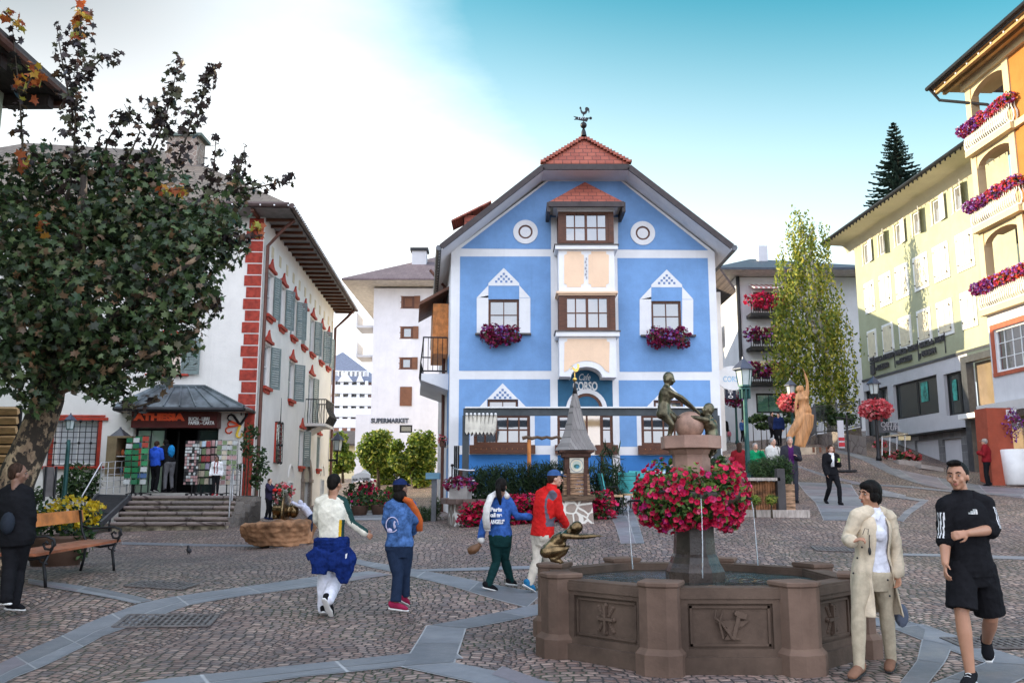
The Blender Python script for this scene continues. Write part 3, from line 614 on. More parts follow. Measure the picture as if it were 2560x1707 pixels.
ub0, ub1=rb('a', 727, 700, 1047, 720)[0], rb('a', 727, 700, 1047, 720)[2];V=lambda y:BB.q('a', 885, y)[1];b=MB()
lowb=[(ub0, V(1385)), (ub0, BB.q('b', 960, 183)[1]), (BB.q('b', 1040, 190)[0], BB.q('b', 960, 185)[1])]+[BB.q('b', 1165-118*math.cos(t), 190-80*math.sin(t))for t in[PI*i/12 for i in range(13)]]+[(BB.q('b', 1290, 190)[0], BB.q('b', 1372, 190)[1]), (ub1, BB.q('b', 1372, 190)[1]), (ub1, V(1385))]
fpoly(b, BB, lowb, -YB+.01, 0)
fbox(b, BB, (ub0, V(1125), ub1, V(888)), -YB+.01, 0)
fbox(b, BB, (ub0-.1, V(1388), ub1+.1, V(1362)), -YB+.01, .12);fbox(b, BB, (ub0-.1, V(888), ub1+.1, V(866)), -YB+.01, .12)
fbox(b, BB, (ub0-.03, V(668), ub1+.03, V(650)), -YB+.01, .03);fbox(b, BB, (ub0-.14, V(650), ub1+.14, V(622)), -YB+.01, .14)
for v0 in(838, 1345):pass
fbox(b, BB, (ub0+.12, V(845), ub1-.12, V(668)), -YB+.01, -.3);fbox(b, BB, (ub0+.12, V(1350), ub1-.12, V(1150)), -YB+.01, -.3)
bay=b.obj('bay', WHITEP, BH)
b=MB();fbox(b, BB, (ub0-.02, V(1150), ub1+.02, V(1125)), -YB+.01, .03);fbox(b, BB, (ub0-.08, V(1140), ub1+.08, V(1128)), -YB+.01, .09);b.obj('cornice', PEACH, bay)
b=MB();fbox(b, BB, (ub0-.13, V(866), ub1+.13, V(860)), -YB+.01, .15);fbox(b, BB, (ub0-.13, V(1362), ub1+.13, V(1355)), -YB+.01, .15);b.obj('ledge', sl_, bay)
def octo(x0, y0, x1, y1, c=16, base_open=False):
 return[(x0+c, y0), (x1-c, y0), (x1-c, y0+c*.9), (x1, y0+c*1.3), (x1, y1-c*1.3), (x1-c, y1-c*.9), (x1-c, y1), (x0+c, y1), (x0+c, y1-c*.9), (x0, y1-c*1.3), (x0, y0+c*1.3), (x0+c, y0+c*.9)]
b=MB()
for q in((762, 897, 876, 1102), (902, 897, 1020, 1102)):fpoly(b, BB, [BB.q('a', *p)for p in octo(*q)], .0, .012)
q=[BB.q('a', *p)for p in((780, 1400), (1010, 1400), (1010, 1414), (1026, 1420), (1026, 1400+190))]
arcp=[BB.q('b', 1165+155*math.cos(t), 190-125*math.sin(t))for t in[.45+(PI-.9)*i/10 for i in range(11)]]
q=[BB.q('a', 780, 1400), BB.q('a', 1008, 1400), BB.q('a', 1008, 1414), BB.q('a', 1024, 1420), BB.q('b', 1335, 155)]+arcp+[BB.q('b', 995, 150), BB.q('a', 764, 1420), BB.q('a', 780, 1414)]
fpoly(b, BB, q, 0, .012);b.obj('painted_panel', PEACH, bay)
b=MB();x0=BB.q('a', 889, 1050)
for i in range(7):b.box(BB.W(x0[0]+.012*(-1)**i, BB.q('a', 889, 940+i*18)[1], .012), (.035+.015*(i%2), .012, .07))
b.obj('painted_ornament', mat('grey_ornament', (.35, .35, .38), .8), bay)
for(y0, y1)in((668, 848), (1150, 1350)):
 rr_=(ub0, V(y1), ub1, V(y0));b=MB()
 for u in(ub0, ub1-.16):fbox(b, BB, (u, rr_[1], u+.16, rr_[3]), -.16, 0)
 for u in(ub0, ub1-.1):fbox(b, BB, (u, rr_[1], u+.1, rr_[3]), -YB+.01, -.5)
 for v in(rr_[1], rr_[3]-.1):fbox(b, BB, (ub0+.002, v, ub1-.002, v+.1), -YB+.01, -.17)
 o=b.obj('bay_window', BROWN, bay)
 window(BB, (ub0+.16, rr_[1], ub1-.16, rr_[3]), bay, BROWN, 4, 2, .09, -.06, cas=1, mw=.035)
 for u in(ub0+.03, ub1-.03):
  g=MB();g.poly([BB.W(u, rr_[1]+.1, -.16), BB.W(u, rr_[1]+.1, -.5), BB.W(u, rr_[3]-.1, -.5), BB.W(u, rr_[3]-.1, -.16)]);g.obj('side_pane', GLASS, o)
e0=BB.q('a', 672, 618, .35);e1=BB.q('a', 1106, 618, .35);ve=BB.q('a', 885, 612, .35)[1];b=MB()
ap=BF.W(*BF.q('a', 878, 512, 0), .0);A_=BB.W(e0[0], ve, .35);B_=BB.W(e1[0], ve, .35);A2=BF.W(e0[0], ve, 0);B2=BF.W(e1[0], ve, 0)
ap=ap+Vector((0, -.25, 0));b.poly([A_, B_, ap]);b.poly([A2, A_, ap, ap+Vector((0, .25, 0))]);b.poly([B_, B2, ap+Vector((0, .25, 0)), ap])
br_=b.obj('bay_roof', RTILE, bay);b=MB()
dz=UP*-.15
b.bar(A_+dz*.5, B_+dz*.5, .1, .16);b.bar(A_+dz, A2+dz, .1, .3);b.bar(B_+dz, B2+dz, .1, .3);b.obj('gutter', mat('dark_brown_gutter', (.05, .04, .04), .5, .3), br_)
b=MB();b.poly([A_+dz*.4, B_+dz*.4, B2+dz*.4, A2+dz*.4]);b.obj('soffit', CREAM, br_)
YF=26.05;Al=at(1103.8, 606, YF);Bl=at(1357.5, 411, YF);Br=at(1572, 411, YF);Ar=at(1830, 613, YF)
Ar.z=Al.z=(Al.z+Ar.z)/2;Bl.z=Br.z=(Bl.z+Br.z)/2
sL=(Bl.z-Al.z)/(Bl.x-Al.x);sR=(Br.z-Ar.z)/(Ar.x-Br.x)
xr=(Ar.x*sR+Al.x*sL)/(sL+sR);zr=Al.z+sL*(xr-Al.x)
best=min((abs(at(1460, 350, y).z-zr), y)for y in np.arange(26.2, 30, .05));AP=Vector((xr, best[1], zr));RB=Vector((xr, 41, zr))
AlB=Vector((Al.x-1.3, 38.6, Al.z-1.3*sL));ArB=Vector((Ar.x, 41, Ar.z));AlB2=Vector((Al.x-1.3, 41, Al.z-1.3*sL))
b=MB();th=Vector((0, 0, -.1));b.prism([Al, Bl, AP, RB, AlB2, AlB], th);b.prism([Ar, ArB, RB, AP, Br], th)
roof=b.obj('roof', DROOF, BH)
b=MB();e_=Vector((0, -.02, .05));b.prism([Bl+e_, Br+e_, AP+e_], th);b.obj('hip', RTILE, roof)
b=MB()
for i in range(15):
 for P0 in(Bl, Br):t=i/14;p=P0.lerp(AP, t)+UP*.07;b.box(p, (.16, .26, .07), m=0)
b.obj('ridge_tile', RTILE, roof)
off=Vector((0, 0, -.16));inn=lambda p:p+off
b=MB();b.prism([inn(Al), inn(Bl), inn(Bl)+Vector((0, 1.6, 0)), inn(AlB)+Vector((.55, 0, .55*sL)), inn(AlB)], Vector((0, 0, -.03)));b.prism([inn(Ar), inn(ArB), inn(ArB)+Vector((-2, 0, 2*sR)), inn(Br)+Vector((0, 1.6, 0)), inn(Br)], Vector((0, 0, -.03)))
b.prism([inn(Bl), inn(Br), inn(Br)+Vector((0, 1.1, 0)), inn(Bl)+Vector((0, 1.1, 0))], Vector((0, 0, -.03)));b.obj('soffit', WHITEP, roof)
b=MB();f_=Vector((0, -.03, -.1))
for p, q in((Al, Bl), (Bl, Br), (Br, Ar)):b.bar(p+f_, q+f_, .07, .17)
b.obj('fascia', mat('dark_brown_gutter', (.05, .04, .04)), roof)
b=MB();b.tube([Al+Vector((-.08, 0, -.12)), AlB+Vector((-.08, 0, -.12))], .09, 8);b.tube([Ar+Vector((.08, 0, -.12)), ArB+Vector((.08, 0, -.12))], .09, 8);b.obj('gutter', GREYMET, roof)
b=MB();c0=Al+Vector((-.08, .2, -.2))
for i in range(48):p=c0.lerp(AlB+Vector((-.08, 0, -.2)), i/47);b.ball(p, .028, 6)
b.obj('string_lights', mat('lamp_bulb', (.9, .9, .88), .4), roof)
b=MB();p=at(1165, 532, 30.5);b.prism([p+Vector((-.5, -.3, -.42)), p+Vector((.9, -.3, .3)), p+Vector((.9, .8, .3)), p+Vector((-.5, .8, -.42))], Vector((0, 0, .06)));b.box(p+Vector((.4, .2, -.5)), (.9, .7, .7));b.obj('dormer', RTILE, roof)
b=MB();pd=SF.W(Ls-2.6, 0, .1);b.tube([Vector((pd.x, pd.y, .5)), Vector((pd.x, pd.y, vB-.5)), Vector((pd.x-.5, pd.y+.1, vB+.1))], .055, 8);b.obj('downpipe', mat('copper_pipe', (.12, .05, .035), .5, .3), BH)
ORW=mat('orange_wood', (.55, .20, .05), .55, 0, .2, 5, .15, 60, .4, (1, 6, 1))
Sq=lambda k, x, y, d:SF.q(k, x, y, d)
b=MB();bd=.85;ou=Ls-1.6;v_=lambda y, d=0:A('c', 600, y, 28.9).z
ua, uc=Ls-5.2, Ls-.9;z0=v_(925);zt=v_(792)
pl_=[SF.W(ua, z0, 0), SF.W(ua, z0, bd), SF.W(uc, z0, bd), SF.W(uc, z0, 0)];b.prism(pl_, UP*.22);b.prism([SF.W(ua, z0-.3, 0), SF.W(ua, z0-.0, bd), SF.W(uc, z0-.0, bd), SF.W(uc, z0-.3, 0)], UP*.02)
for u in(ua, uc):b.poly([SF.W(u, z0-.29, 0), SF.W(u, z0, 0), SF.W(u, z0, bd)])
bal=b.obj('balcony', WHITEP, BH);b=MB();zr_=z0+.22;hr=1.15
for h_ in(.08, hr):b.tube([SF.W(ua, zr_+h_, .05), SF.W(ua, zr_+h_, bd-.05), SF.W(uc, zr_+h_, bd-.05), SF.W(uc, zr_+h_, .05)], .025, 6)
for i in range(30):u=ua+(uc-ua)*i/29;b.tube([SF.W(u, zr_+.08, bd-.05), SF.W(u, zr_+.4, bd+.03), SF.W(u, zr_+hr, bd-.05)], .012, 5)
for i in range(6):d=.05+(bd-.1)*i/5;b.tube([SF.W(uc, zr_+.08, d), SF.W(uc, zr_+hr, d)], .012, 5)
b.obj('railing', DARKM, bal)
b=MB();u0, u1=Ls-4.2, Ls-1.5;za, zb=v_(760), v_(475);b.prism([SF.W(u0, za, 0), SF.W(u0, za, .5), SF.W(u1, za, .5), SF.W(u1, za, 0)], UP*(zb-za));b.obj('wooden_oriel', ORW, BH)
b=MB();b.prism([SF.W(u0-.2, zb-.1, .95), SF.W(u1+.2, zb-.1, .95), SF.W(u1+.2, zb+.45, 0), SF.W(u0-.2, zb+.45, 0)], UP*.1);b.obj('oriel_roof', mat('brown_copper', (.14, .06, .035), .5, .2), BH)
b=MB()
for(ya, yb_)in((900, 1270), (1330, 1600)):
 a=SF.q('c', 655, ya, .006);c=SF.q('c', 690, yb_, .006);b.poly([SF.W(Ls-1.7, c[1], .006), SF.W(Ls-.45, c[1], .006), SF.W(Ls-.45, a[1], .006), SF.W(Ls-1.7, a[1], .006)])
b.obj('painted_panel', BLUE, BH)
tb=thing('window_box', 'small brown window box with dry flowers on the left side wall of the blue house', 'planter', SF.W(Ls-1.2, v_(1275, .1), .12));b=MB();b.box(SF.W(Ls-1.2, v_(1275, .1), .14), (.16, .6, .18));b.obj('box', BROWN, tb)
planter_flowers(tb, SF.W(Ls-1.5, v_(1250, .1), .16), SF.W(Ls-.9, v_(1250, .1), .16), .14, 60, 'pink', .06, 4)
for i, (x, y)in enumerate(((400, 1390), (1360, 1400))):
 c=BF.W(*BF.q('a', x, y, .25), .25);t=thing('flower_box', 'box of maroon and violet petunias under the upper %s window of the blue house'%['left', 'right'][i], 'flower box', c, 'flower boxes under the upper windows')
 b=MB();b.box(c+Vector((0, 0, .02)), (1.0, .22, .2));b.obj('box', BROWN, t);planter_flowers(t, c+Vector((-.42, -.08, .05)), c+Vector((.42, -.08, .05)), .22, 520, 'maroon', .085, 10+i, .6, 1.2)
 foliage('pale_blossoms', LM['purple'], t, [tuple(c+Vector((.02, -.2, .12)))], [(.2, .12, .2)], 60, .075, 'petal', 3+i, .7)
vp=AP+Vector((0, 0, -.03));t=thing('weather_vane', 'dark iron rooster weather vane on the tip of the blue house roof', 'weather vane', vp);YV=AP.y
b=MB();V3=lambda x, y:A('a', x, y, YV);top_=V3(873, 180);b.tube([vp, vp+UP*.3, Vector((vp.x, vp.y, V3(873, 185).z))], [.13, .07, .025], 10);b.tube([Vector((vp.x, vp.y, V3(873, 185).z)), Vector((vp.x, vp.y, V3(873, 108).z))], .018, 6);b.obj('spike', DARKM, t, True)
b=MB();b.ball(Vector((vp.x, vp.y, V3(873, 170).z)), .105, 14);b.obj('ball', DARKM, t, True)
ox=vp.x-V3(873, 120).x
S3=lambda pts:[V3(*p)+Vector((ox, -.012, 0))for p in pts]
b=MB();b.prism(S3([(815, 118), (838, 122), (893, 126), (893, 134), (918, 129), (893, 124), (895, 148), (838, 138), (820, 136), (830, 128)][:3]+[(905, 127), (893, 150), (838, 138), (818, 138), (830, 128)]), (0, .024, 0));b.bar(S3([(893, 131)])[0], S3([(916, 130)])[0], .02, .02);b.ball(S3([(914, 130)])[0], .05, 6);b.obj('arrow', DARKM, t)
b=MB();b.prism(S3([(851, 66), (856, 63), (861, 70), (862, 82), (868, 92), (878, 93), (884, 86), (882, 74), (886, 66), (896, 66), (906, 74), (908, 92), (905, 104), (902, 92), (899, 84), (895, 92), (890, 102), (880, 108), (870, 107), (861, 100), (856, 88), (855, 76), (850, 74)]), (0, .024, 0));b.obj('rooster', DARKM, t)
text('1977', Fr(V3(838, 136)+Vector((ox, -.02, 0)), (1, 0)), 0, V3(838, 136).z, .14, .004, mat('pale_digits', (.6, .75, .78), .6), t, 0, 'digits')
PG=at(1470, 1035, 24.9);t=thing('terrace_pergola', 'dark steel pergola frame over the cafe terrace in front of the blue house', 'pergola', (-1.4, 24.9, H(-1.4, 24.9)))
a=A('b', 237, 452, 24.9);c=A('b', 2150, 455, 24.9);GD=mat('dark_grey_beam', (.055, .065, .07), .5, .3);b=MB();b.bar(Vector((a.x, 24.9, a.z)), Vector((c.x, 24.9, a.z)), .14, .2);b.obj('beam', GD, t)
b=MB();b.bar(Vector((a.x+.05, 24.8, a.z+.12)), Vector((c.x, 24.8, a.z+.12)), .1, .04);b.obj('rail', WHITEF, t)
zb_=H(a.x, 24.9)
for x in(a.x+.07, c.x-.05):b=MB();b.box2((x-.09, 24.8, H(x, 24.9)-.2), (x+.09, 24.98, a.z-.1));b.obj('post', GD, t)
for x in(a.x+.07, c.x-.05):b=MB();b.bar(Vector((x, 24.9, a.z)), Vector((x, 27, a.z)), .12, .16);b.obj('side_beam', GD, t)
ct=thing('terrace_curtain', 'off-white folded awning curtain hanging from the left end of the pergola beam', 'curtain', A('b', 375, 470, 24.7));b=MB()
for i in range(8):
 p0=A('b', 258+i*31, 472, 24.7);p1=A('b', 262+i*28, 622, 24.7);p2=A('b', 276+i*28, 600, 24.7)
 b.prism([p0+Vector((-.02, 0, 0)), p0+Vector((.05, 0, 0)), p2+Vector((.03, 0, .06)), p1+Vector((0, 0, 0)), p1+Vector((-.05, 0, .08))], (0, .8, 0))
b.obj('cloth', mat('canvas', (.66, .62, .52), .9, 0, .15), ct);b=MB()
for i in range(8):b.ball(A('b', 262+i*31, 468, 24.68), .04, 8)
b.obj('roller', WHITEF, ct)
# == WHITE HOUSE WITH RED QUOINS (left) ==
C0=at(655, 700, 29);C0.z=0
WH=thing('white_house', 'white corner house with red painted quoins, grey shutters and a bookshop at its steps', 'house', (C0.x, C0.y, H(C0.x, C0.y)))
th_=R(3);AF=Fr(C0, (math.cos(th_), math.sin(th_)));far=at(834, 800, 44.5);AS=Fr(C0, far-C0);LsA=(Vector((far.x, far.y, 0))-C0).length
vT=AS.uv(700, 640)[1];vT=(AF.q('h', 1400, 1178)[1])
OFFW=plaster('warm_white_plaster', (.80, .77, .72), .05)
sf=AF.rect('e', 735, 828, 1215, 1190)
gw=AF.rect('e', 300, 790, 540, 1032);mw1=AF.rect('e', 870, 330, 1020, 520);uw=AF.rect('e', 880, -60, 1010, 35)
mb=MB();wallh(mb, AF, (-16, -.5, 0, vT), [sf, gw, mw1, uw], 0, .3)
SW=[]
for(px, py, w_, h_)in((678.6, 668, .95, 1.5), (708.5, 700, .95, 1.5), (736.7, 731, .95, 1.5), (762.6, 757, .95, 1.5), (782.7, 781, .95, 1.5), (805, 804, .95, 1.5), (821.6, 822, .95, 1.5)):
 SW.append((AS.uv(px, py)[0], AS.uv(736.7, 731)[1]-.28, w_, h_, 'top'))
vm=AS.uv(731, 889)[1]-.28
for px, w_, h_ in((668.4, .95, 1.45), (731, .95, 1.45)):SW.append((AS.uv(px, 889)[0], vm, w_, h_, 'mid'))
SW.append((AS.uv(779, 920)[0], vm, 1.0, 2.1, 'door'))
vg=AS.uv(754.6, 1061)[1]-.25
for px in(754.6, 798):SW.append((AS.uv(px, 1061)[0], vg, .85, 1.45, 'ground'))
SR=[(u-w_/2, v-h_, u+w_/2, v)for u, v, w_, h_, k in SW]
ad=AS.q('e', 1712, 1130);adr=(ad[0]-.75, .2, ad[0]+.75, ad[1])
wallh(mb, AS, (0, -.5, LsA, vT), SR+[adr], 0, .25)
mb.poly([AS.W(LsA, -.5), AS.W(LsA, -.5, -12), AS.W(LsA, vT, -12), AS.W(LsA, vT)]);mb.poly([AF.W(-16, -.5), AF.W(-16, -.5, -15), AF.W(-16, vT, -15), AF.W(-16, vT)])
mb.obj('wall', OFFW, WH)
gm=m_glass('pale_glass', (.10, .10, .11), .05)
def pediment(fr, u, v, w_, par, d=.0):
 b=MB();fbox(b, fr, (u-w_*.62, v, u+w_*.62, v+.09), d, .10);fpoly(b, fr, [(u-w_*.5, v+.09), (u+w_*.5, v+.09), (u+w_*.18, v+.24), (u, v+.42), (u-w_*.18, v+.24)], d, .06);b.ball(fr.W(u, v+.42, .04), .035, 8);return b.obj('pediment', REDT, par)
def sillr(fr, u, v, w_, par):b=MB();fbox(b, fr, (u-w_*.6, v-.1, u+w_*.6, v), 0, .12);fpoly(b, fr, [(u-w_*.5, v-.1), (u-w_*.38, v-.22), (u+w_*.38, v-.22), (u+w_*.5, v-.1)], 0, .05);return b.obj('sill', REDT, par)
for i, ((u, v, w_, h_, k), r_)in enumerate(zip(SW, SR)):
 o=window(AS, r_, WH, WHITEF, 2, 3 if k=='door' else 2, .06, -.14, glass=gm);pediment(AS, u, v+.08, w_, o)
 if k!='door':sillr(AS, u, v-h_, w_, o)
 closed=(k=='top' and i==3)or(k=='ground' and i==11)
 sw=w_/2
 if closed:
  shutter(AS, (r_[0], r_[1], r_[0]+sw, r_[3]), o, SHUT, -.03, 0, -1);shutter(AS, (r_[2]-sw, r_[1], r_[2], r_[3]), o, SHUT, -.03, 0, 1)
 else:
  shutter(AS, (r_[0]-sw, r_[1], r_[0], r_[3]), o, SHUT, .02, R(8), 1);shutter(AS, (r_[2], r_[1], r_[2]+sw, r_[3]), o, SHUT, .02, R(16+(i%3)*14), -1)
b=MB();vq0=AF.q('h', 1400, 1190)[1];hq=.395;i=0;v=vq0
while v>AF.q('e', 1390, 700)[1]:
 wd_=.58 if i%2 else .5;fbox(b, AF, (-wd_, v-hq+.045, -.02, v), 0, .02);v-=hq;i+=1
fbox(b, AF, (-.34, -.3, -.02, v+.02), 0, .02)
v=AF.q('e', 1390, 1030)[1];b.obj('quoin', mat('red_quoin', (.34, .045, .028), .85, 0, .2, 7, .3), WH)
b=MB();v=vq0
for j in range(i):fbox(b, AF, (-.56, v-hq+.012, -.02, v-hq+.03), 0, .014);v-=hq
b.obj('quoin_joint', WHITEF, WH)
b=MB();n=14;c=(ad[0], ad[1]);arcs=lambda r_:[(c[0]+r_*math.cos(PI*i/n), c[1]+r_*math.sin(PI*i/n))for i in range(n+1)]
a0, a1=arcs(.75), arcs(1.05)
for i in range(n):fpoly(b, AS, [a0[i], a1[i], a1[i+1], a0[i+1]], -.05, .1)
for s_ in(-1, 1):q=sorted((c[0]+s_*.75, c[0]+s_*1.05));fbox(b, AS, (q[0], .2, q[1], c[1]), -.05, .1);fbox(b, AS, (q[0]-.06, c[1]-.02, q[1]+.06, c[1]+.12), -.05, .14)
b.obj('stone_arch', mat('grey_brown_stone', (.27, .22, .18), .85, 0, .15), WH)
b=MB();fbox(b, AS, (adr[0], .2, adr[2], adr[3]), -.28, -.2);dd=b.obj('door', mat('green_black_door', (.03, .05, .04), .5), WH)
b=MB();b.poly([AS.W(*p, .004)for p in arcs(.75)]);b.obj('fanlight', m_glass('fan_glass', (.35, .33, .28), .1), dd)
for(x, y)in((1625, 1105), (1803, 1095)):
 c=AS.q('e', x, y);b=MB();n=10;a0=[(c[0]+.45*math.cos(PI*i/n), c[1]+.45*math.sin(PI*i/n))for i in range(n+1)];a1=[(c[0]+.52*math.cos(PI*i/n), c[1]+.52*math.sin(PI*i/n))for i in range(n+1)]
 for i in range(n):fpoly(b, AS, [a0[i], a1[i], a1[i+1], a0[i+1]], .0, .05)
 b.obj('blind_arch', OFFW, WH);window(AS, (c[0]-.38, c[1]-.9, c[0]+.38, c[1]-.15), WH, WHITEF, 2, 1, .05, .02, name='cellar_window')
def grille(fr, r, par, nx, ny, d=.1):
 b=MB();u0, v0, u1, v1=r
 for i in range(nx+1):u=u0+(u1-u0)*i/nx;b.tube([fr.W(u, v0, d), fr.W(u, v1, d)], .014, 5)
 for j in range(ny+1):v=v0+(v1-v0)*j/ny;b.tube([fr.W(u0, v, d), fr.W(u1, v, d)], .012, 5)
 for j in range(ny+1):
  for i in range(nx+1):
   if(j in(0, ny//2, ny))and i%2==1:b.ball(fr.W(u0+(u1-u0)*i/nx, v0+(v1-v0)*j/ny, d), .05, 6)
 for(u, v)in((u0, v0), (u1, v0), (u0, v1), (u1, v1)):b.tube([fr.W(u, v, 0), fr.W(u, v, d)], .014, 5)
 return b.obj('grille', DARKM, par)
gr=AS.rect('e', 1535, 800, 1583, 1025);gr=(gr[0], gr[1], gr[0]+.9, gr[3]);o=window(AS, gr, WH, REDT, 1, 1, .04, .02, glass=gm);grille(AS, gr, o, 4, 9, .12);b=MB();b.tube([AS.W((gr[0]+gr[2])/2, gr[3], .1), AS.W((gr[0]+gr[2])/2, gr[3]+.9, .1)], [.02, .008], 5);b.obj('spike', DARKM, o)
o=window(AF, gw, WH, WHITEF, 2, 2, .06, -.2, glass=m_glass('milky_glass', (.45, .45, .47), .1));grille(AF, (gw[0]-.1, gw[1]-.02, gw[2]+.05, gw[3]), o, 8, 8, .1)
b=MB();u0, v0, u1, v1=gw
fbox(b, AF, (u0-.3, v1+.03, u1+.32, v1+.12), 0, .07);fbox(b, AF, (u0-.2, v1+.14, u1+.22, v1+.2), 0, .05);fbox(b, AF, (u1+.0, v0-.05, u1+.14, v1+.03), 0, .03);fbox(b, AF, (u0-.14, v0-.05, u0, v1+.03), 0, .03);fbox(b, AF, (u0-.3, v0-.14, u1+.3, v0-.05), 0, .12);b.obj('painted_surround', REDT, o)
for r_ in(mw1, uw):
 o=window(AF, r_, WH, WHITEF, 2, 1, .09, -.16, glass=m_glass('lit_curtain_glass', (.62, .50, .42), .1));u0, v0, u1, v1=r_;w_=u1-u0
 b=MB();fbox(b, AF, (u0-.25, v1+.06, u1+.25, v1+.11), 0, .06);c_=(u0+u1)/2;fpoly(b, AF, [(u0-.2, v1+.13), (u1+.2, v1+.13), (c_+.3, v1+.2), (c_+.12, v1+.38), (c_-.12, v1+.38), (c_-.3, v1+.2)], 0, .04)
 fbox(b, AF, (u0-.25, v0-.1, u1+.25, v0-.04), 0, .15);b.obj('painted_surround', REDT, o)
 shutter(AF, (u1, v0-.05, u1+.62, v1+.05), o, SHUT, .02, R(10), -1);shutter(AF, (u0-.62, v0-.05, u0, v1+.05), o, SHUT, .02, R(10), 1)
t=thing('flower_box', 'red geranium box under the upper window of the white house behind the maple', 'flower box', AF.W((uw[0]+uw[2])/2, uw[1]-.15, .2));p=AF.W((uw[0]+uw[2])/2, uw[1]-.1, .2);b=MB();b.box(p, (1.2, .2, .18));b.obj('box', BROWN, t)
planter_flowers(t, p+Vector((-.6, -.1, .05)), p+Vector((.6, -.1, .05)), .2, 220, 'pink', .08, 5, .8, .9)
c=AS.q('e', 1700, 770, 0);ub=SW[9][0];b=MB();vf=SR[9][1]-.12;b.prism([AS.W(ub-1.1, vf, 0), AS.W(ub-1.1, vf, .85), AS.W(ub+1.1, vf, .85), AS.W(ub+1.1, vf, 0)], UP*.12);b.prism([AS.W(ub-.8, vf-.3, 0), AS.W(ub-.8, vf-.02, .5), AS.W(ub+.8, vf-.02, .5), AS.W(ub+.8, vf-.3, 0)], UP*.03);bo=b.obj('balcony', OFFW, WH)
b=MB();v=vf+.12
for i in range(36):
 s_=i/35*(2.2+1.7);u, d=(ub-1.1, s_)if s_<.85 else((ub-1.1+s_-.85, .85)if s_<3.05 else(ub+1.1, .85-(s_-3.05)))
 bul=.16;d2=d+bul if d>.8 else d;uu=u-(bul if u<ub-1.05 and d<.8 else 0);b.tube([AS.W(u, v, d), AS.W(uu, v+.3, d2), AS.W(u, v+.65, d), AS.W(u, v+1.0, d)], .014, 4)
b.tube([AS.W(ub-1.1, v+1, 0), AS.W(ub-1.1, v+1, .85), AS.W(ub+1.1, v+1, .85), AS.W(ub+1.1, v+1, 0)], .025, 6);b.obj('railing', DARKM, bo)
ov=1.0;DR2=m_tiles('brown_grey_tiles', (.09, .07, .06), (.15, .12, .10), .3, .22)
cf=C0+AF.N*ov+AS.N*ov;cf.z=vT+.12;lf=AF.W(-17, vT+.12, ov);bk_=AS.W(LsA+.6, vT+.12, ov);lb=bk_+Vector((-16, 0, 0))
rg=A('h', 950, 828, 36);zrg=rg.z;rgv=Vector((rg.x, 36, zrg));rgl=Vector((-20, 35, zrg));rgb=Vector((rg.x-.8, 40, zrg));
b=MB();b.prism([lf, cf, rgv, rgl], Vector((0, 0, -.14)));b.prism([cf, bk_, rgb, rgv], Vector((0, 0, -.14)));b.prism([bk_, lb, rgl+Vector((0, 5, 0)), rgb], Vector((0, 0, -.14)));b.poly([rgv, rgb, rgl+Vector((0, 5, 0)), rgl]);ro=b.obj('roof', DR2, WH)
ri=C0.copy();ri.z=vT;
b=MB();dz=UP*-.03;
for p, q in(((lf), (cf)), ((cf), (bk_))):b.tube([p+UP*-.05+(AF.N if q is cf else AS.N)*.08, q+UP*-.05+(AF.N if q is cf else AS.N)*.08], .09, 8)
b.obj('gutter', mat('brown_gutter', (.09, .06, .055), .5, .3), ro)
b=MB();b.poly([AF.W(-17, vT-.02, 0), AF.W(0, vT-.02, 0), Vector((cf.x, cf.y, vT-.02)), Vector((lf.x, lf.y, vT-.02))]);b.poly([C0+UP*(vT-.02), AS.W(LsA, vT-.02), Vector((bk_.x, bk_.y, vT-.02)), Vector((cf.x, cf.y, vT-.02))]);b.obj('soffit', mat('grey_soffit_boards', (.22, .21, .20), .8), ro)
b=MB()
for i in range(22):u=.2+i*.75;b.bar(AS.W(u, vT-.07, 0), AS.W(u, vT-.07, ov-.05), .1, .1)
for i in range(20):u=-.2-i*.75;b.bar(AF.W(u, vT-.07, 0), AF.W(u, vT-.07, ov-.05), .1, .1)
b.obj('rafter', BROWN, ro)
b=MB()
for i in range(70):p=cf.lerp(bk_, i/69)+AS.N*.17+UP*-.1;b.ball(p, .03, 6)
for i in range(18):p=cf.lerp(lf, i/40)+AF.N*.17+UP*-.1;b.ball(p, .03, 6)
b.obj('string_lights', mat('lamp_bulb', (.9, .9, .88)), ro)
p=A('h', 1012, 850, 34);p.z-=.35;b=MB();b.box(p, (1.2, .9, 2.0));b.obj('chimney', m_rubble('chimney_stone', [(.2, .1, .07), (.3, .2, .15), (.15, .1, .08)], (.4, .35, .3), 4), ro);b=MB();b.box(p+UP*1.05, (1.55, 1.1, .12));b.obj('chimney_cap', mat('green_slate', (.12, .15, .13), .8), ro)
b=MB()
for i in range(12):u=1.2+i*1.25;fbox(b, AS, (u, vT-1.1, u+.34, vT-.7), 0, .012)
b.obj('painted_square', mat('cream_square', (.62, .52, .36), .8), WH)
dp=mat('copper_pipe', (.12, .05, .035));b=MB();q=C0+AS.N*.12+AS.U*.1;b.tube([Vector((q.x, q.y, .3)), Vector((q.x, q.y, vT-1.0)), q+AS.N*.55+UP*(vT-.35), q+AS.N*.85+UP*(vT-.1)], .06, 8)
q=AS.W(LsA-.1, 0, .12);b.tube([Vector((q.x, q.y, .3)), Vector((q.x, q.y, vT-1.0)), q+AS.N*.6+UP*(vT-.4), q+AS.N*.9+UP*(vT-.05)], .07, 8);b.obj('downpipe', dp, WH)
CM=mat('zinc_sheet', (.17, .20, .22), .38, .5, .3, 1.5, .1);cd=.95
ca=AF.q('e', 640, 712, cd);cb_=AF.q('e', 1365, 727, cd);tl=AF.q('e', 875, 597, .05);tr_=AF.q('e', 1150, 597, .05);ve=(ca[1]+cb_[1])/2+.06
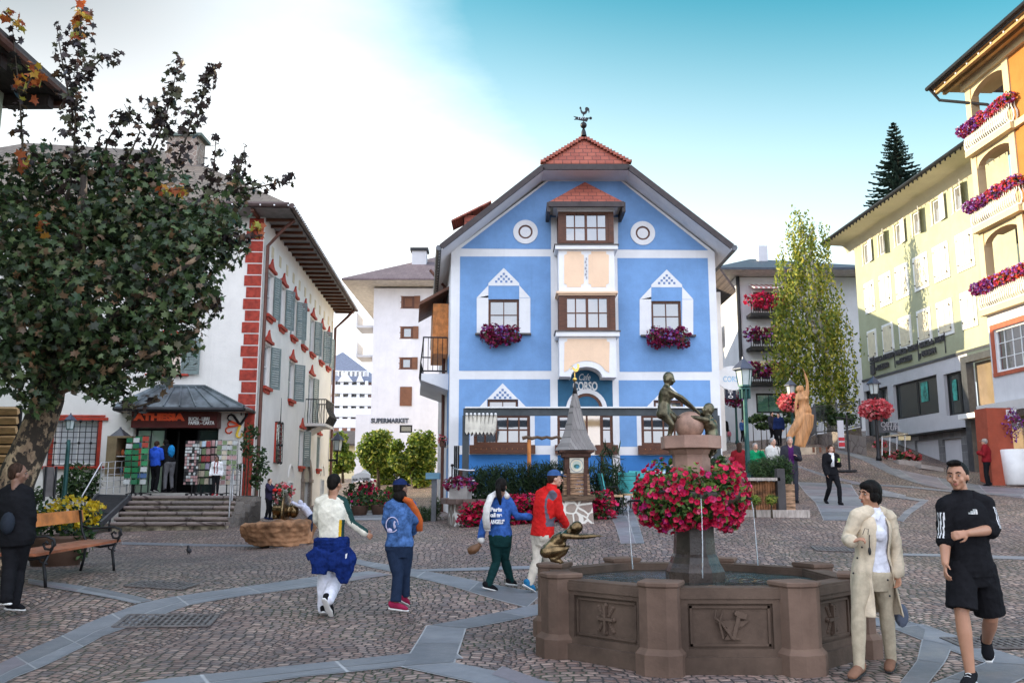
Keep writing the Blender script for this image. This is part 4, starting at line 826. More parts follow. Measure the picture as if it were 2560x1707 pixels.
P=[AF.W(ca[0], ve, cd), AF.W(cb_[0], ve, cd), AF.W(tr_[0], tl[1], .02), AF.W(tl[0], tl[1], .02)];wl, wr=AF.W(ca[0]-.1, ve, 0), AF.W(cb_[0]+.1, ve, 0)
b=MB();b.prism(P, UP*-.06);b.prism([wl, P[0], P[3]], UP*-.06);b.prism([P[1], wr, P[2]], UP*-.06);cn_=b.obj('canopy', CM, WH);b=MB()
for i in range(9):
 f=i/8;a=P[0].lerp(P[1], f);e=P[3].lerp(P[2], min(1, max(0, (f-.03)/.94)))if True else 0;b.bar(a+UP*.02, e+UP*.02, .045, .06)
b.bar(P[0]+UP*.02, P[3]+UP*.02, .07, .08);b.bar(P[1]+UP*.02, P[2]+UP*.02, .07, .08);b.bar(P[3]+UP*.03, P[2]+UP*.03, .1, .08);b.obj('seam', MATS['zinc_sheet'], cn_)
b=MB();b.tube([P[0]+UP*-.08, P[1]+UP*-.08], .07, 8);b.tube([P[0]+UP*-.08, wl+UP*-.08], .06, 8);b.tube([P[1]+UP*-.08, wr+UP*-.08], .06, 8);b.obj('gutter', DARKM, cn_)
b=MB();b.poly([P[0]+UP*-.1, P[1]+UP*-.1, wr+UP*-.1, wl+UP*-.1]);b.obj('soffit', CREAM, cn_)
SD=.5;snr=AF.rect('e', 735, 735, 1215, 826, SD);b=MB();fbox(b, AF, snr, -.02, SD);sb=b.obj('sign_board', mat('maroon_board', (.085, .014, .012), .4), WH)
OR_=mat('orange_letter', (.85, .10, .03), .5);q0=AF.q('e', 748, 783, SD);q1=AF.q('e', 1035, 783, SD);text('ATHESIA', AF, q0[0], q0[1], .29, .01, OR_, sb, SD, bold=.02, width=q1[0]-q0[0])
q0=AF.q('e', 1056, 786, SD);q1=AF.q('e', 1172, 786, SD);text('BUCH - LIBRI', AF, q0[0], q0[1], .155, .008, WHITEF, sb, SD, bold=.004, width=q1[0]-q0[0])
q0=AF.q('e', 1056, 808, SD);q1=AF.q('e', 1200, 808, SD);text('PAPIER - CARTA', AF, q0[0], q0[1], .155, .008, WHITEF, sb, SD, bold=.004, width=q1[0]-q0[0])
ZP=at(*Z('sh', 1000, 1075), 26.9).z
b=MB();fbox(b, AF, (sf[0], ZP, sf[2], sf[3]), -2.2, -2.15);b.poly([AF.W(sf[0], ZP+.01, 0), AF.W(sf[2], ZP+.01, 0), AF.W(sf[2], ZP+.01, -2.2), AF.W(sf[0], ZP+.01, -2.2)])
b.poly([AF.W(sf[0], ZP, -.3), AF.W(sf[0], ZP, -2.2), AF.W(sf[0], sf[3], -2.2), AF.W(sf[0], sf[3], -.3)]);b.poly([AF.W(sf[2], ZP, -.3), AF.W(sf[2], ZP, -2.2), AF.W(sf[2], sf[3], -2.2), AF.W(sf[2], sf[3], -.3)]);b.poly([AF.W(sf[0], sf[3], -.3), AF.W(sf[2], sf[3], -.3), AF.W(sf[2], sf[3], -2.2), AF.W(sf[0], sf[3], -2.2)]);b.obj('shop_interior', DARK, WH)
sw_=sf[2]-sf[0];g1=(sf[0]+.03, ZP+.05, sf[0]+sw_*.36, sf[3]-.02);g2=(sf[2]-sw_*.26, ZP+.05, sf[2]-.03, sf[3]-.02)
window(AF, g1, WH, DARKM, 2, 1, .05, -.25, glass=m_glass('shopfront_glass', (.22, .30, .22), .05), name='display_window');window(AF, g2, WH, DARKM, 1, 1, .05, -.25, glass=GLASS_D, name='display_window')
b=MB()
for i in range(3):u=g1[2]+.3+i*.55;fbox(b, AF, (u, ZP, u+.05, sf[3]-.05), -.5-.2*i, -.45-.2*i)
b.obj('door_frame', DARKM, WH)
b=MB();c=AF.q('e', 1345, 812, .02)
def curl(c, ang, L, m_, par):
 b=MB();pts=[]
 for i in range(14):
  t=i/13;a=ang;r_=L*t
  if t<.6:p=(c[0]+r_*math.cos(a), c[1]+r_*math.sin(a))
  else:tt=(t-.6)/.4*4.2;R0=L*.17;cc=(c[0]+L*.6*math.cos(a)-R0*math.sin(a), c[1]+L*.6*math.sin(a)+R0*math.cos(a));p=(cc[0]+R0*math.sin(a+tt), cc[1]-R0*math.cos(a+tt))
  pts.append(AF.W(p[0], p[1], .03))
 b.tube(pts, [(.045, .02)]*14, 6);return b.obj('emblem', m_, par)
curl(c, 1.0, .62, DARKM, WH);curl(c, 2.2, .62, DARKM, WH);curl(c, 3.3, .62, OR_, WH);curl(c, 4.4, .5, mat('yellow_paint', (.8, .55, .05), .6), WH);curl(c, 2.75, .5, OR_, WH)
# ---- entrance stairs ----
zb_=H(-5.5, 25);STEP=m_rubble('step_stone', [(.13, .085, .075), (.18, .12, .10), (.10, .07, .065), (.22, .16, .13)], (.07, .05, .045), .8, .02, .8, .3);RISE=mat('pale_riser', (.36, .31, .22), .85, 0, .5, 3, .4)
t=thing('entrance_steps', 'six worn stone steps rising to the bookshop entrance', 'steps', (-6, 25.8, zb_));ys=[26.9-.36*i for i in range(6)]
xl=[A('sh', x, y, Y).x for(x, y), Y in zip(((475, 1075), (430, 1150), (380, 1215), (320, 1300), (250, 1370), (200, 1440)), ys)];xr_=[A('sh', x, 1200, Y).x for x, Y in zip((1890, 1885, 1870, 1840, 1800, 1760), ys)]
zz=[A('sh', 1000, y, Y).z for y, Y in zip((1075, 1145, 1212, 1290, 1365, 1432), ys)]
for i in range(6):
 b=MB();y1=ys[i];th=.10;x0, x1=xl[i], xr_[i];yb=29 if i==0 else ys[i-1]+.1
 b.box2((x0, y1, zz[i]-th), (x1, yb, zz[i]));b.tube([(x0, y1, zz[i]-th/2), (x1, y1, zz[i]-th/2)], th/2, 8);zl=zz[i+1]if i<5 else zb_-.3
 o=b.obj('tread', STEP, t);b=MB();b.box2((x0+.02, y1+.06, zl-.02), (x1-.02, yb-.02, zz[i]-th-.002));b.obj('riser', RISE, t)
lw=thing('stair_wall', 'rough dark stone flank wall right of the entrance steps', 'wall', (xr_[0]+.4, 26.5, zb_));b=MB();[b.prism([(xr_[i], ys[i]+.0, zb_-.3), (xr_[i-1], ys[i-1]if i else 27.6, zb_-.3), (xr_[0]+.55, 27.6, zb_-.3), (xr_[0]+.5-.04*i, ys[i]+.25, zb_-.3)], UP*(zz[i]-zb_+.28))for i in range(5)];b.obj('masonry', m_rubble('dark_rubble', [(.04, .035, .03), (.10, .085, .07), (.07, .055, .045)], (.14, .12, .10), 3.2, .05), lw)
pf=thing('entrance_platform', 'dark paved landing in front of the bookshop carrying the card racks', 'platform', (-10, 27.5, ZP));b=MB();b.box2((-11.5, 26.6, zb_-.2), (xl[0]-.05, 29.0, ZP-.005));b.box2((xr_[0]+.05, 27.3, zb_-.2), (C0.x-.2, 29.0, ZP-.005));b.obj('paving', mat('dark_paving', (.055, .05, .05), .8, 0, .3), pf)
rp=thing('metal_ramp', 'black folding metal wheelchair ramp laid beside the entrance steps', 'ramp', (-9.5, 25.6, zb_));b=MB();a0=A('l2', 640, 727, 26.7);a1=A('l2', 855, 733, 26.7);d1=A('l2', 600, 950, 24.2);d0=A('l2', 420, 905, 24.2);d0.z=d1.z=H(d1.x, 24.2)+.05
b.prism([a0, a1, d1, d0], UP*-.04);b.obj('deck', mat('black_rubber', (.015, .015, .016), .8), rp);b=MB();b.bar(a1, d1, .06, .16);b.bar(a0, d0, .06, .16);b.bar(a0, a1, .06, .08);b.bar(a0.lerp(d0, .5)+UP*.02, a1.lerp(d1, .5)+UP*.02, .05, .03)
m2=a1.lerp(d1, .55);b.bar(m2, Vector((m2.x, m2.y, H(m2.x, m2.y))), .05, .05);b.obj('edge_frame', GREYMET, rp)
def railing(label, pts, h, nb, mid=3, m_=None, group='steel railings of the entrance', post=.022, name='railing'):
 t=thing(name, label, 'railing', pts[0], group);m_=m_ or STEEL;b=MB();pts=[Vector(p)for p in pts];b.tube([pts[0]]+[p+UP*h for p in pts]+[pts[-1]], post, 8);b.obj('handrail', m_, t)
 for i in range(len(pts)-1):
  b=MB();
  for j in range(1, mid+1):b.tube([pts[i]+UP*h*j/(mid+1), pts[i+1]+UP*h*j/(mid+1)], .008, 5)
  for j in range(nb):p=pts[i].lerp(pts[i+1], j/nb);b.tube([p, p+UP*h], .016, 6)
  b.obj('infill', m_, t)
 return t
p0=A('sh', 1800, 1305, 25.4);p1=Vector((xr_[1]-.1, 26.5, zz[1]));p2=Vector((xr_[0]+.1, 27.3, ZP));railing('brushed steel stair rail on the right side of the entrance steps', [(p0.x, 25.4, zz[4]), p1], .95, 1, 0)
railing('steel landing rail in front of the red quoin right of the steps', [(xr_[0]+.0, 27.35, ZP), (C0.x-.15, 27.5, ZP)], .95, 2, 5)
railing('steel landing rail left of the entrance in front of the shrub', [A('sh', 45, 1060, 26.9), A('sh', 410, 1030, 27.4)], .95, 4, 4)
a=A('l2', 530, 812, 26.0);railing('sloping steel handrail left of the black ramp', [Vector((a.x, 26.0, H(a.x, 26))), A('l2', 648, 722, 26.9)], .95, 1, 0)
c=A('l2', 765, 600, 27.3);t=thing('display_cabinet', 'bronze glass showcase with a small pointed roof left of the shop door', 'display cabinet', c);w0=A('l2', 682, 600, 27.3);w1=A('l2', 845, 600, 27.3);zt=A('l2', 760, 338, 27.3).z;b=MB();xm=A('l2', 745, 500, 27.3).x
b.box2((w0.x, 27.3, c.z), (xm, 28.0, zt));b.box2((xm, 27.95, c.z), (w1.x, 28.0, zt));b.box2((xm, 27.3, zt-.06), (w1.x, 27.95, zt));b.box2((xm, 27.3, c.z), (w1.x, 27.95, c.z+.06));b.box2((w1.x-.04, 27.3, c.z+.06), (w1.x, 27.95, zt-.06));b.box2((xm, 27.3, c.z+.06), (xm+.04, 27.95, zt-.06));b.obj('cabinet', mat('bronze_panel', (.30, .22, .13), .4, .5), t)
b=MB();b.box2((xm+.05, 27.35, (c.z+zt)/2-.02), (w1.x-.05, 27.9, (c.z+zt)/2));b.obj('shelf', WHITEF, t)
b=MB();r_=random.Random(3);cl=[mat('toy_blue', (.05, .2, .4)), mat('toy_orange', (.6, .15, .05)), mat('toy_teal', (.1, .4, .35))]
for i in range(8):b.ball((xm+.12+.07*(i%4)*1.5, 27.6, (c.z+.2 if i<4 else(c.z+zt)/2+.12)), (.06, .05, .1), 8, i%3)
b.obj('goods', cl, t);b=MB();b.poly([A('l2', 735, 335, 27.5)+Vector((0, -.2, 0)), A('l2', 828, 340, 27.5)+Vector((0, -.2, 0)), A('l2', 800, 280, 27.6), A('l2', 757, 280, 27.6)]);q=[A('l2', 735, 335, 27.5), A('l2', 828, 340, 27.5)];b=MB();zt2=A('l2', 780, 280, 27.6).z
B4=[Vector((q[0].x, 27.3, zt)), Vector((q[1].x, 27.3, zt)), Vector((q[1].x, 27.95, zt)), Vector((q[0].x, 27.95, zt))];R1, R2=Vector((q[0].x+.22, 27.6, zt2)), Vector((q[1].x-.28, 27.6, zt2));b.poly([B4[0], B4[1], R2, R1]);b.poly([B4[1], B4[2], R2]);b.poly([B4[2], B4[3], R1, R2]);b.poly([B4[3], B4[0], R1]);b.obj('roof', GREYMET, t)
def rack(label, cx, Y, z0, ztop, wd, cols, rows, ncol, seed, pole=True, cat='card rack', wheels=True):
 t=thing('card_rack', label, cat, (cx, Y, z0), 'postcard and book racks at the shop entrance');rs=random.Random(seed);b=MB();b.tube([(cx, Y, z0), (cx, Y, ztop)], .02, 8)
 for k in range(3):a=k*2.1+.4;b.tube([(cx, Y, z0+.08), (cx+.28*math.cos(a), Y+.28*math.sin(a), z0+.05)], .015, 6);b.ball((cx+.28*math.cos(a), Y+.28*math.sin(a), z0+.04), .035, 8)
 b.obj('stand', DARKM, t);b=MB();zb2=z0+.32
 for i in range(cols+1):x=cx-wd/2+wd*i/cols;b.bar((x, Y-.1, zb2), (x, Y-.1, ztop), .012, .012)
 for j in range(rows+1):z=zb2+(ztop-zb2)*j/rows;b.bar((cx-wd/2, Y-.1, z), (cx+wd/2, Y-.1, z), .02, .01)
 b.obj('wire_frame', DARKM, t);b=MB();ms=[mat('card_%s'%n_, c_, .5)for n_, c_ in ncol]
 for j in range(rows):
  for i in range(cols):
   x=cx-wd/2+wd*(i+.5)/cols;z=zb2+(ztop-zb2)*(j+.5)/rows;hh=(ztop-zb2)/rows*.78;M_=Matrix.Rotation(R(rs.uniform(-12, 4)), 3, 'X')@Matrix.Rotation(R(rs.uniform(-9, 9)), 3, 'Z');b.box((x, Y-.14-rs.uniform(0, .03), z), (wd/cols*.86, .02, hh), 0, rs.randrange(len(ms)), M_)
 b.obj('cards', ms, t)
gcol=[('green', (.02, .20, .07)), ('green2', (.04, .26, .10)), ('white', (.5, .52, .5)), ('leaf', (.02, .14, .06)), ('red', (.38, .06, .04)), ('blue', (.06, .12, .25))]
pcol=[('white', (.6, .62, .6)), ('pink', (.42, .25, .24)), ('cream', (.5, .43, .32)), ('lilac', (.3, .27, .36)), ('olive', (.18, .24, .12)), ('wine', (.30, .05, .05)), ('sky', (.35, .45, .52))]
X_=lambda x, Y:A('sh', x, 900, Y).x
zt=lambda y, Y:A('sh', 1000, y, Y).z
rack('spinner rack of green walking guides beside the bronze showcase', X_(490, 27.2), 27.2, ZP, zt(290, 27.2), .42, 2, 8, gcol[:4], 1);rack('spinner rack of green and red guide books left of the blue hooded shopper', X_(615, 27.25), 27.25, ZP, zt(270, 27.25), .42, 2, 8, gcol, 2)
rack('tall rack with a fine grid of black and white cards right of the shop door', X_(1300, 27.3), 27.3, ZP, zt(335, 27.3), .42, 6, 14, [pcol[0], ('black', (.03, .03, .03)), pcol[1]], 3)
rack('card rack with pink and lilac cards right of the door', X_(1425, 27.6), 27.6, ZP, zt(330, 27.6), .55, 4, 6, pcol, 4);rack('card rack with large white cards behind the girl in the white top', X_(1570, 27.7), 27.7, ZP, zt(320, 27.7), .5, 3, 6, pcol[:3], 5);rack('card rack at the far right of the entrance beside the steel rail', X_(1770, 27.5), 27.5, ZP, zt(330, 27.5), .62, 4, 9, [pcol[0], pcol[2], pcol[1], pcol[4]], 6)
# == BANK BUILDING (right) ==
far=at(2140, 700, 52);KF=Fr((far.x, 52, 0), (.045, -1))
BK=thing('bank_building', 'yellow and pale green bank building with cream shutters along the right side of the street', 'building', (far.x, 52, H(far.x, 52)))
uK=15.6;vK=KF.q('k', 303, 1052)[1];YEL=plaster('pale_yellow_green_plaster', (.37, .385, .26), .07);GRN=plaster('grey_green_plaster', (.40, .45, .35), .05);LG=plaster('light_grey_panel', (.52, .52, .54), .05)
vS=KF.q('d', 745, 782)[1];vS2=KF.q('d', 1390, 625)[1];vS=(vS+vS2)/2
cols=[];frs=[(785, 830, 525, 675), (860, 915, 495, 655), (943, 1005, 460, 625), (1035, 1105, 425, 600), (1135, 1215, 380, 570), (1255, 1335, 350, 530)]
r2_=[KF.rect('d', a, c, b_, e)for a, b_, c, e in frs];v2=(sum(r[1]for r in r2_)/6, sum(r[3]for r in r2_)/6)
fr1=[(770, 820, 300, 440), (845, 905, 250, 410), (925, 990, 200, 370), (1015, 1090, 145, 330), (1115, 1195, 95, 290), (1230, 1320, 35, 240)]
r1_=[KF.rect('d', a, c, b_, e)for a, b_, c, e in fr1];v1=(sum(r[1]for r in r1_)/6, sum(r[3]for r in r1_)/6)
fr0=[(345, 370, 1065, 1155), (412, 438, 1020, 1110), (483, 510, 975, 1070), (560, 592, 930, 1030), (645, 680, 865, 970), (735, 770, 790, 900)]
r0_=[KF.rect('k', a, c, b_, e)for a, b_, c, e in fr0];v0=(sum(r[1]for r in r0_)/6, sum(r[3]for r in r0_)/6)
mb=MB();h0=[(r[0], v0[0], r[2], v0[1])for r in r0_];wallh(mb, KF, (0, vS, uK, vK), h0, 0, .15)
mb.poly([KF.W(0, vS), KF.W(0, vS, -14), KF.W(0, vK, -14), KF.W(0, vK)]);mb.obj('wall', YEL, BK)
CRS=mat('cream_shutter', (.66, .60, .44), .6, 0, .06)
for i, (r, (va, vb))in enumerate([(r, v2)for r in r2_]+[(r, v1)for r in r1_]):
 b=MB();u0, u1=r[0], r[2];w_=u1-u0;fbox(b, KF, (u0, va, u1, vb), 0, .05);o=b.obj('window', WHITEF, BK)
 for s_ in(0, 1):shutter(KF, (u0+w_*(.14 if s_==0 else .505), va+.17, u0+w_*(.495 if s_==0 else .86), vb-.14), o, CRS, .052, 0, -1, False)
 b=MB()
 for v in(va+.3, vb-.3):
  for u in(u0+w_*.12, u1-w_*.12):b.ball(KF.W(u, v, .1), .04, 6)
 b.obj('hinge_stud', DARKM, o)
for i, r in enumerate(r0_):
 u0, u1=r[0], r[2];w_=.62;window(KF, (u0, v0[0], u1, v0[1]), BK, WHITEF, 1, 1, .07, -.1, glass=m_glass('pale_glass', (.1,)*3));o=shutter(KF, (u0-w_, v0[0]-.05, u0, v0[1]+.05), BK, CRS, .02, R(4), 1, False);shutter(KF, (u1, v0[0]-.05, u1+w_, v0[1]+.05), BK, WHITEF, .02, R(30 if i%2 else 8), -1, False)
q=lambda*a:KF.rect('bk', *a)
g=[q(370, 330, 805, 740), q(870, 245, 1118, 690)];vgt=max(r[3]for r in g);vgb=min(r[1]for r in g)
Gd=[(g[0][0], g[0][1]+.15, g[0][2], g[0][3]-.1), (g[1][0], g[1][1], g[1][2], g[1][3]-.1)];dr_=q(90, 435, 325, 890);Gd.append((dr_[0], dr_[1]-.2, dr_[2], dr_[3]))
ve_=KF.q('bk', 1125, 835)[1];shp=q(1140, 160, 1335, 1290)
mb=MB();wallh(mb, KF, (0, ve_-2.5, shp[0], vS), Gd, .0, .3);mb.obj('shop_wall', LG, BK)
b=MB();fbox(b, KF, (0, vS-.06, uK, vS+.06), 0, .06);b.obj('cornice', GREYMET, BK)
for i, r in enumerate(Gd[:2]):window(KF, r, BK, mat('black_frame', (.012, .012, .013), .4), 2, 1, .1, -.2, glass=GLASS_D, name='shop_window', mw=.16)
window(KF, Gd[2], BK, MATS['black_frame'], 3, 1, .08, -.2, glass=GLASS_D, name='entrance_glazing')
for r, k_ in((Gd[1], 0), (Gd[0], 1)):
 b=MB();um=(r[0]+r[2])/2+(.1 if k_ else 0);fbox(b, KF, (um+.25, r[1]+.7, um+.95, r[1]+1.7), -.17, -.165);fbox(b, KF, (r[0]+.4, r[1]+.7, um-.3, r[1]+1.7), -.17, -.165)if not k_ else 0;b.obj('poster', mat('teal_poster', (.04, .30, .25), .4, 0, .5, 3), BK)
b=MB();lowr=(KF.q('bk', 430, 860)[0], 1, shp[0], ve_);L1=q(605, 935, 838, 1200);L2=q(880, 925, 1065, 1240);TILE=m_tiles('grey_stone_tiles', (.10, .10, .105), (.17, .17, .17), .5, .35, bump=.3, mort=(.3, .3, .3), axis='YZ')
wallh(b, KF, (lowr[0]+2.2, .8, shp[0]-.02, ve_), [L1, L2], .12, .5);b.obj('stone_cladding', TILE, BK)
for r in(L1, L2):window(KF, r, BK, WHITEF, 1, 1, .1, -.3, glass=GLASS_D, name='basement_window')
b=MB();fbox(b, KF, (lowr[0], ve_, shp[0], ve_+.08), 0, .5);b.obj('ledge', DARKM, BK)
b=MB();bf=MATS['black_frame'];fbox(b, KF, (shp[0], .8, shp[0]+.45, shp[3]+.3), 0, .35);fbox(b, KF, (shp[0]+.45, shp[3], uK+1, shp[3]+.3), 0, .35);b.obj('dark_portal', GREYMET, BK)
b=MB();b.poly([KF.W(shp[0]+.4, .8, -.1), KF.W(uK+1, .8, -.1), KF.W(uK+1, shp[3], -.1), KF.W(shp[0]+.4, shp[3], -.1)]);b.obj('shop_glass', m_glass('warm_shop_glass', (.16, .12, .08), .08), BK)
vm_=KF.q('bk', 1240, 700)[1];b=MB();fbox(b, KF, (shp[0]+.05, vm_-.12, uK+1, vm_+.1), -.1, .7);b.obj('awning_box', WHITEF, BK)
lm=mat('sign_letter_dark', (.05, .05, .055), .5)
def ktext(s_, x, y, x2, size, d=.08):a=KF.q('d', x, y, d);e=KF.q('d', x2, y-(x2-x)*.29, d);text(s_, KF, a[0], a[1], size, .03, lm, sgb, d, width=e[0]-a[0], bold=.012)
sgb=thing('bank_sign', 'dark raised bank lettering in three languages on the green wall above the shop windows', 'sign', KF.W(6, vS+.5, .1));
vl=vS+.78
def kt(s_, xa, xb, row):ua, ub_=KF.q('d', xa, 720, .06)[0], KF.q('d', xb, 700, .06)[0];text(s_, KF, ua, vS+(.82 if row==0 else .36), .40, .03, lm, sgb, .06, width=ub_-ua, bold=.01)
kt('BANCA di TRENTO', 824, 918, 0);kt('e BOLZANO', 824, 890, 1);kt('BANK für TRIENT', 930, 1042, 0);kt('und BOZEN', 930, 1008, 1);kt('BANCA de TRENT', 1055, 1180, 0);kt('y BULSAN', 1048, 1132, 1)
b=MB();
for xa in(820, 925, 1047, 1186):ua=KF.q('d', xa, 720, .06)[0];fbox(b, KF, (ua-.1, vS+.2, ua-.06, vS+1.25), .05, .09)
ua, ub_=KF.q('d', 797, 720, .06)[0], KF.q('d', 816, 720, .06)[0];fbox(b, KF, (ua, vS+.2, ub_, vS+.75), .04, .1);fbox(b, KF, (ua, vS+.8, ub_, vS+.9), .04, .1);fbox(b, KF, (ua, vS+.95, ub_, vS+1.15), .04, .1);b.obj('logo', lm, sgb)
ev=1.5;b=MB();e0=KF.W(-1.0, vK+.18, ev);e1=KF.W(uK+.5, vK+.18, ev);t0=KF.W(3.5, vK+3.2, -6);t1=KF.W(uK+.5, vK+3.2, -6);bb0=KF.W(-1, vK+.18, -13);b.prism([e0, e1, t1, t0], UP*-.12);b.prism([bb0, e0, t0], UP*-.12);ro=b.obj('roof', DR2, BK)
b=MB();b.poly([KF.W(-1.0, vK+.04, ev), KF.W(uK+.5, vK+.04, ev), KF.W(uK+.5, vK-.02, .0), KF.W(-1.0, vK-.02, .0)]);b.poly([KF.W(-1, vK+.04, ev), KF.W(-1, vK+.04, -13), KF.W(0, vK, -13), KF.W(0, vK, 0)]);
for i in range(6):f=i/6;f2=(i+1)/6;b.poly([KF.W(-1, vK-.0-.45*(1-math.cos(f*PI/2))if 0 else vK-.5*f**2, .35*(1-f)), KF.W(uK, vK-.5*f**2, .35*(1-f)), KF.W(uK, vK-.5*f2**2, .35*(1-f2)), KF.W(-1, vK-.5*f2**2, .35*(1-f2))])
b.obj('soffit', plaster('cream_cove', (.55, .50, .36)), ro);b=MB();b.tube([KF.W(-1, vK+.12, ev+.08), KF.W(uK+.5, vK+.12, ev+.08)], .09, 8);b.obj('gutter', DARKM, ro)
b=MB()
for i in range(40):b.box(KF.W(-.8+i*.43, vK+.0, ev+.02), (.06, .06, .12))
b.obj('snow_stud', DARKM, ro)
# == YELLOW HOTEL (far right) ==
pc=at(2472, 840, 33.6);HF=Fr((pc.x, 33.6, 0), (.045, -1));HT=thing('yellow_hotel', 'ochre yellow hotel with arched loggias, cream columns and flowered balconies at the right edge', 'hotel', (pc.x, 33.6, H(pc.x, 33)))
YO=plaster('ochre_plaster', (.38, .15, .035), .1);YC=plaster('cream_yellow_plaster', (.56, .46, .28), .05)
hq_=lambda*a:HF.q(*a);vc=HF.q('bk', 1310, 600, .9)[1];vb1=HF.q('d', 1390, 440)[1];vb2=HF.q('k', 870, 990)[1];vb3=HF.q('k', 840, 655)[1];vt_=HF.q('k', 805, 372)[1];LH=9
w1=HF.rect('d', 1425, 520, 1568, 745);w1=(w1[0], HF.q('d', 1428, 750)[1], w1[0]+2.0, HF.q('d', 1428, 530)[1])
mb=MB();wallh(mb, HF, (0, vc+.1, LH, vb1-.15), [w1], 0, .2);mb.poly([HF.W(0, vc+.1), HF.W(0, vc+.1, -6), HF.W(0, vb1-.15, -6), HF.W(0, vb1-.15)]);mb.obj('white_wall', plaster('pale_grey_plaster', (.62, .61, .62)), HT)
window(HF, w1, HT, WHITEF, 4, 3, .09, -.1);b=MB();u0, v_0, u1, v_1=w1
fbox(b, HF, (u0-.2, v_0-.12, u0, v_1+.2), 0, .04);fbox(b, HF, (u0-.2, v_1, u1, v_1+.2), 0, .045);fbox(b, HF, (u0-.2, v_0-.14, u1, v_0-.0), 0, .06);b.obj('window_surround', mat('brick_red_paint', (.42, .10, .05)), HT)
rec=1.9
mb=MB();hs_=[]
for(va, vb)in((vb1, vb2), (vb2, vb3), (vb3, vt_)):hs_.append((1.6, va+.12, 2.5, va+2.3));hs_.append((4.2, va+.12, 5.6, va+2.1))
wallh(mb, HF, (1.3, vb1-.15, LH, vt_), hs_, -.9, .2);mb.poly([HF.W(1.3, vb1-.15, -.9), HF.W(1.3, vb1-.15, -6), HF.W(1.3, vt_, -6), HF.W(1.3, vt_, -.9)]);mb.obj('ochre_wall', YO, HT)
for i, h_ in enumerate(hs_):window(HF, h_, HT, WHITEF if i%2 else BROWN, 2, 2, .09, -1.05, name='window' if i%2 else 'balcony_door')
for i, v in enumerate((vb1, vb2, vb3)):
 b=MB();fbox(b, HF, (-.1, v-.16, LH, v+.08), -1.0, .1);fbox(b, HF, (-.1, v-.16, 2.9, v+.08), .1, .24);b.obj('balcony_slab', YC, HT)
for va, vb in((vb1, vb2), (vb2, vb3), (vb3, vt_+.1)):
 for u in(0, 2.5):
  b=MB();fbox(b, HF, (u-.15, va+.08, u+.2, vb-.16), -.35, .0);b.obj('column', YC, HT)
 b=MB();n=10;pts=[(.2, vb-.16), (.2, vb-.75)]+[(1.35-1.15*math.cos(PI*j/n), vb-.75+.45*math.sin(PI*j/n))for j in range(1, n)]+[(2.5, vb-.75), (2.5, vb-.16)]
 for j in range(1, len(pts)-2):fpoly(b, HF, [pts[j], pts[j+1], (pts[j+1][0], vb-.16), (pts[j][0], vb-.16)], -.3, -.04)
 b.obj('arch', YC, HT)
b=MB();fbox(b, HF, (2.72, vb1, LH, vt_), -.9, -.05);b.obj('ochre_front', YO, HT)
for i, v in enumerate((vb1, vb2, vb3)):
 b=MB();rv=v+.08;path=[(-.1, -.5), (-.1, .18), (2.9, .18), (2.9, 0)];L=[0];P=[HF.W(u, rv, d)for u, d in path]
 for j in range(3):L.append(L[-1]+(P[j+1]-P[j]).length)
 n=int(L[-1]/.13)
 for j in range(n+1):
  s_=L[-1]*j/n;k=max(0, min(2, sum(1 for x in L[1:]if x<s_)));p=P[k].lerp(P[k+1], (s_-L[k])/(L[k+1]-L[k]));od=(HF.N if k==1 else(-HF.U if k==0 else HF.U))*.1
  b.tube([p, p+UP*.18+od, p+UP*.38+od, p+UP*.62-od*.1, p+UP*.78], [.022, .035, .035, .022, .022], 5)
 for h_ in(.02, .78):b.bar(P[0]+UP*h_, P[1]+UP*h_, .08, .05);b.bar(P[1]+UP*h_, P[2]+UP*h_, .08, .05);b.bar(P[2]+UP*h_, P[3]+UP*h_, .08, .05)
 b.obj('balustrade_railing', mat('cream_white_paint', (.74, .72, .64), .5), HT)
 t=thing('balcony_flowers', '%s balcony of the ochre hotel overflowing with %s flowers'%(['lowest', 'middle', 'highest'][i], ['violet and orange', 'orange and red', 'magenta and lilac'][i]), 'flowers', P[1]+UP*.9, 'balcony flower rows of the ochre hotel')
 planter_flowers(t, P[1]+UP*.85, P[2]+UP*.92, .22, 1300, 'mixed', .1, 30+i, .45, .5, 'dark', .14);foliage('violet_blossoms', LM['purple'], t, [tuple(P[1].lerp(P[2], f)+UP*.85+HF.N*.08)for f in(.0, .15, .3)], [(.25, .25, .25)]*3, 420, .1, 'petal', 50+i, .85)
hv=vt_+.1;b=MB();fbox(b, HF, (-.3, hv-.2, LH, hv+.15), -1.2, .1);b.obj('eaves_beam', YC, HT)
e0=HF.W(-1.5, hv+.35, 1.6);ev2=at(2340, 207, e0.y).z-e0.z
b=MB();er=[HF.W(-1.0, hv+.3, 1.0), HF.W(LH+2, hv+.3, 1.0), HF.W(LH+2, hv+2.6, -3.5), HF.W(1.5, hv+2.6, -3.5)];b.prism(er, UP*-.12);b.prism([HF.W(-1.0, hv+.3, -8), er[0], er[3]], UP*-.12);ro=b.obj('roof', DR2, HT)
b=MB();b.poly([HF.W(-.95, hv+.12, .95), HF.W(LH+2, hv+.12, .95), HF.W(LH+2, hv+.12, -1), HF.W(-.95, hv+.12, -1)]);b.obj('soffit', mat('ochre_brown_soffit', (.36, .24, .10), .8), ro)
b=MB()
for d in(.35, .7):fbox(b, HF, (-.9, hv-.02, LH+2, hv+.11), d, d+.14)
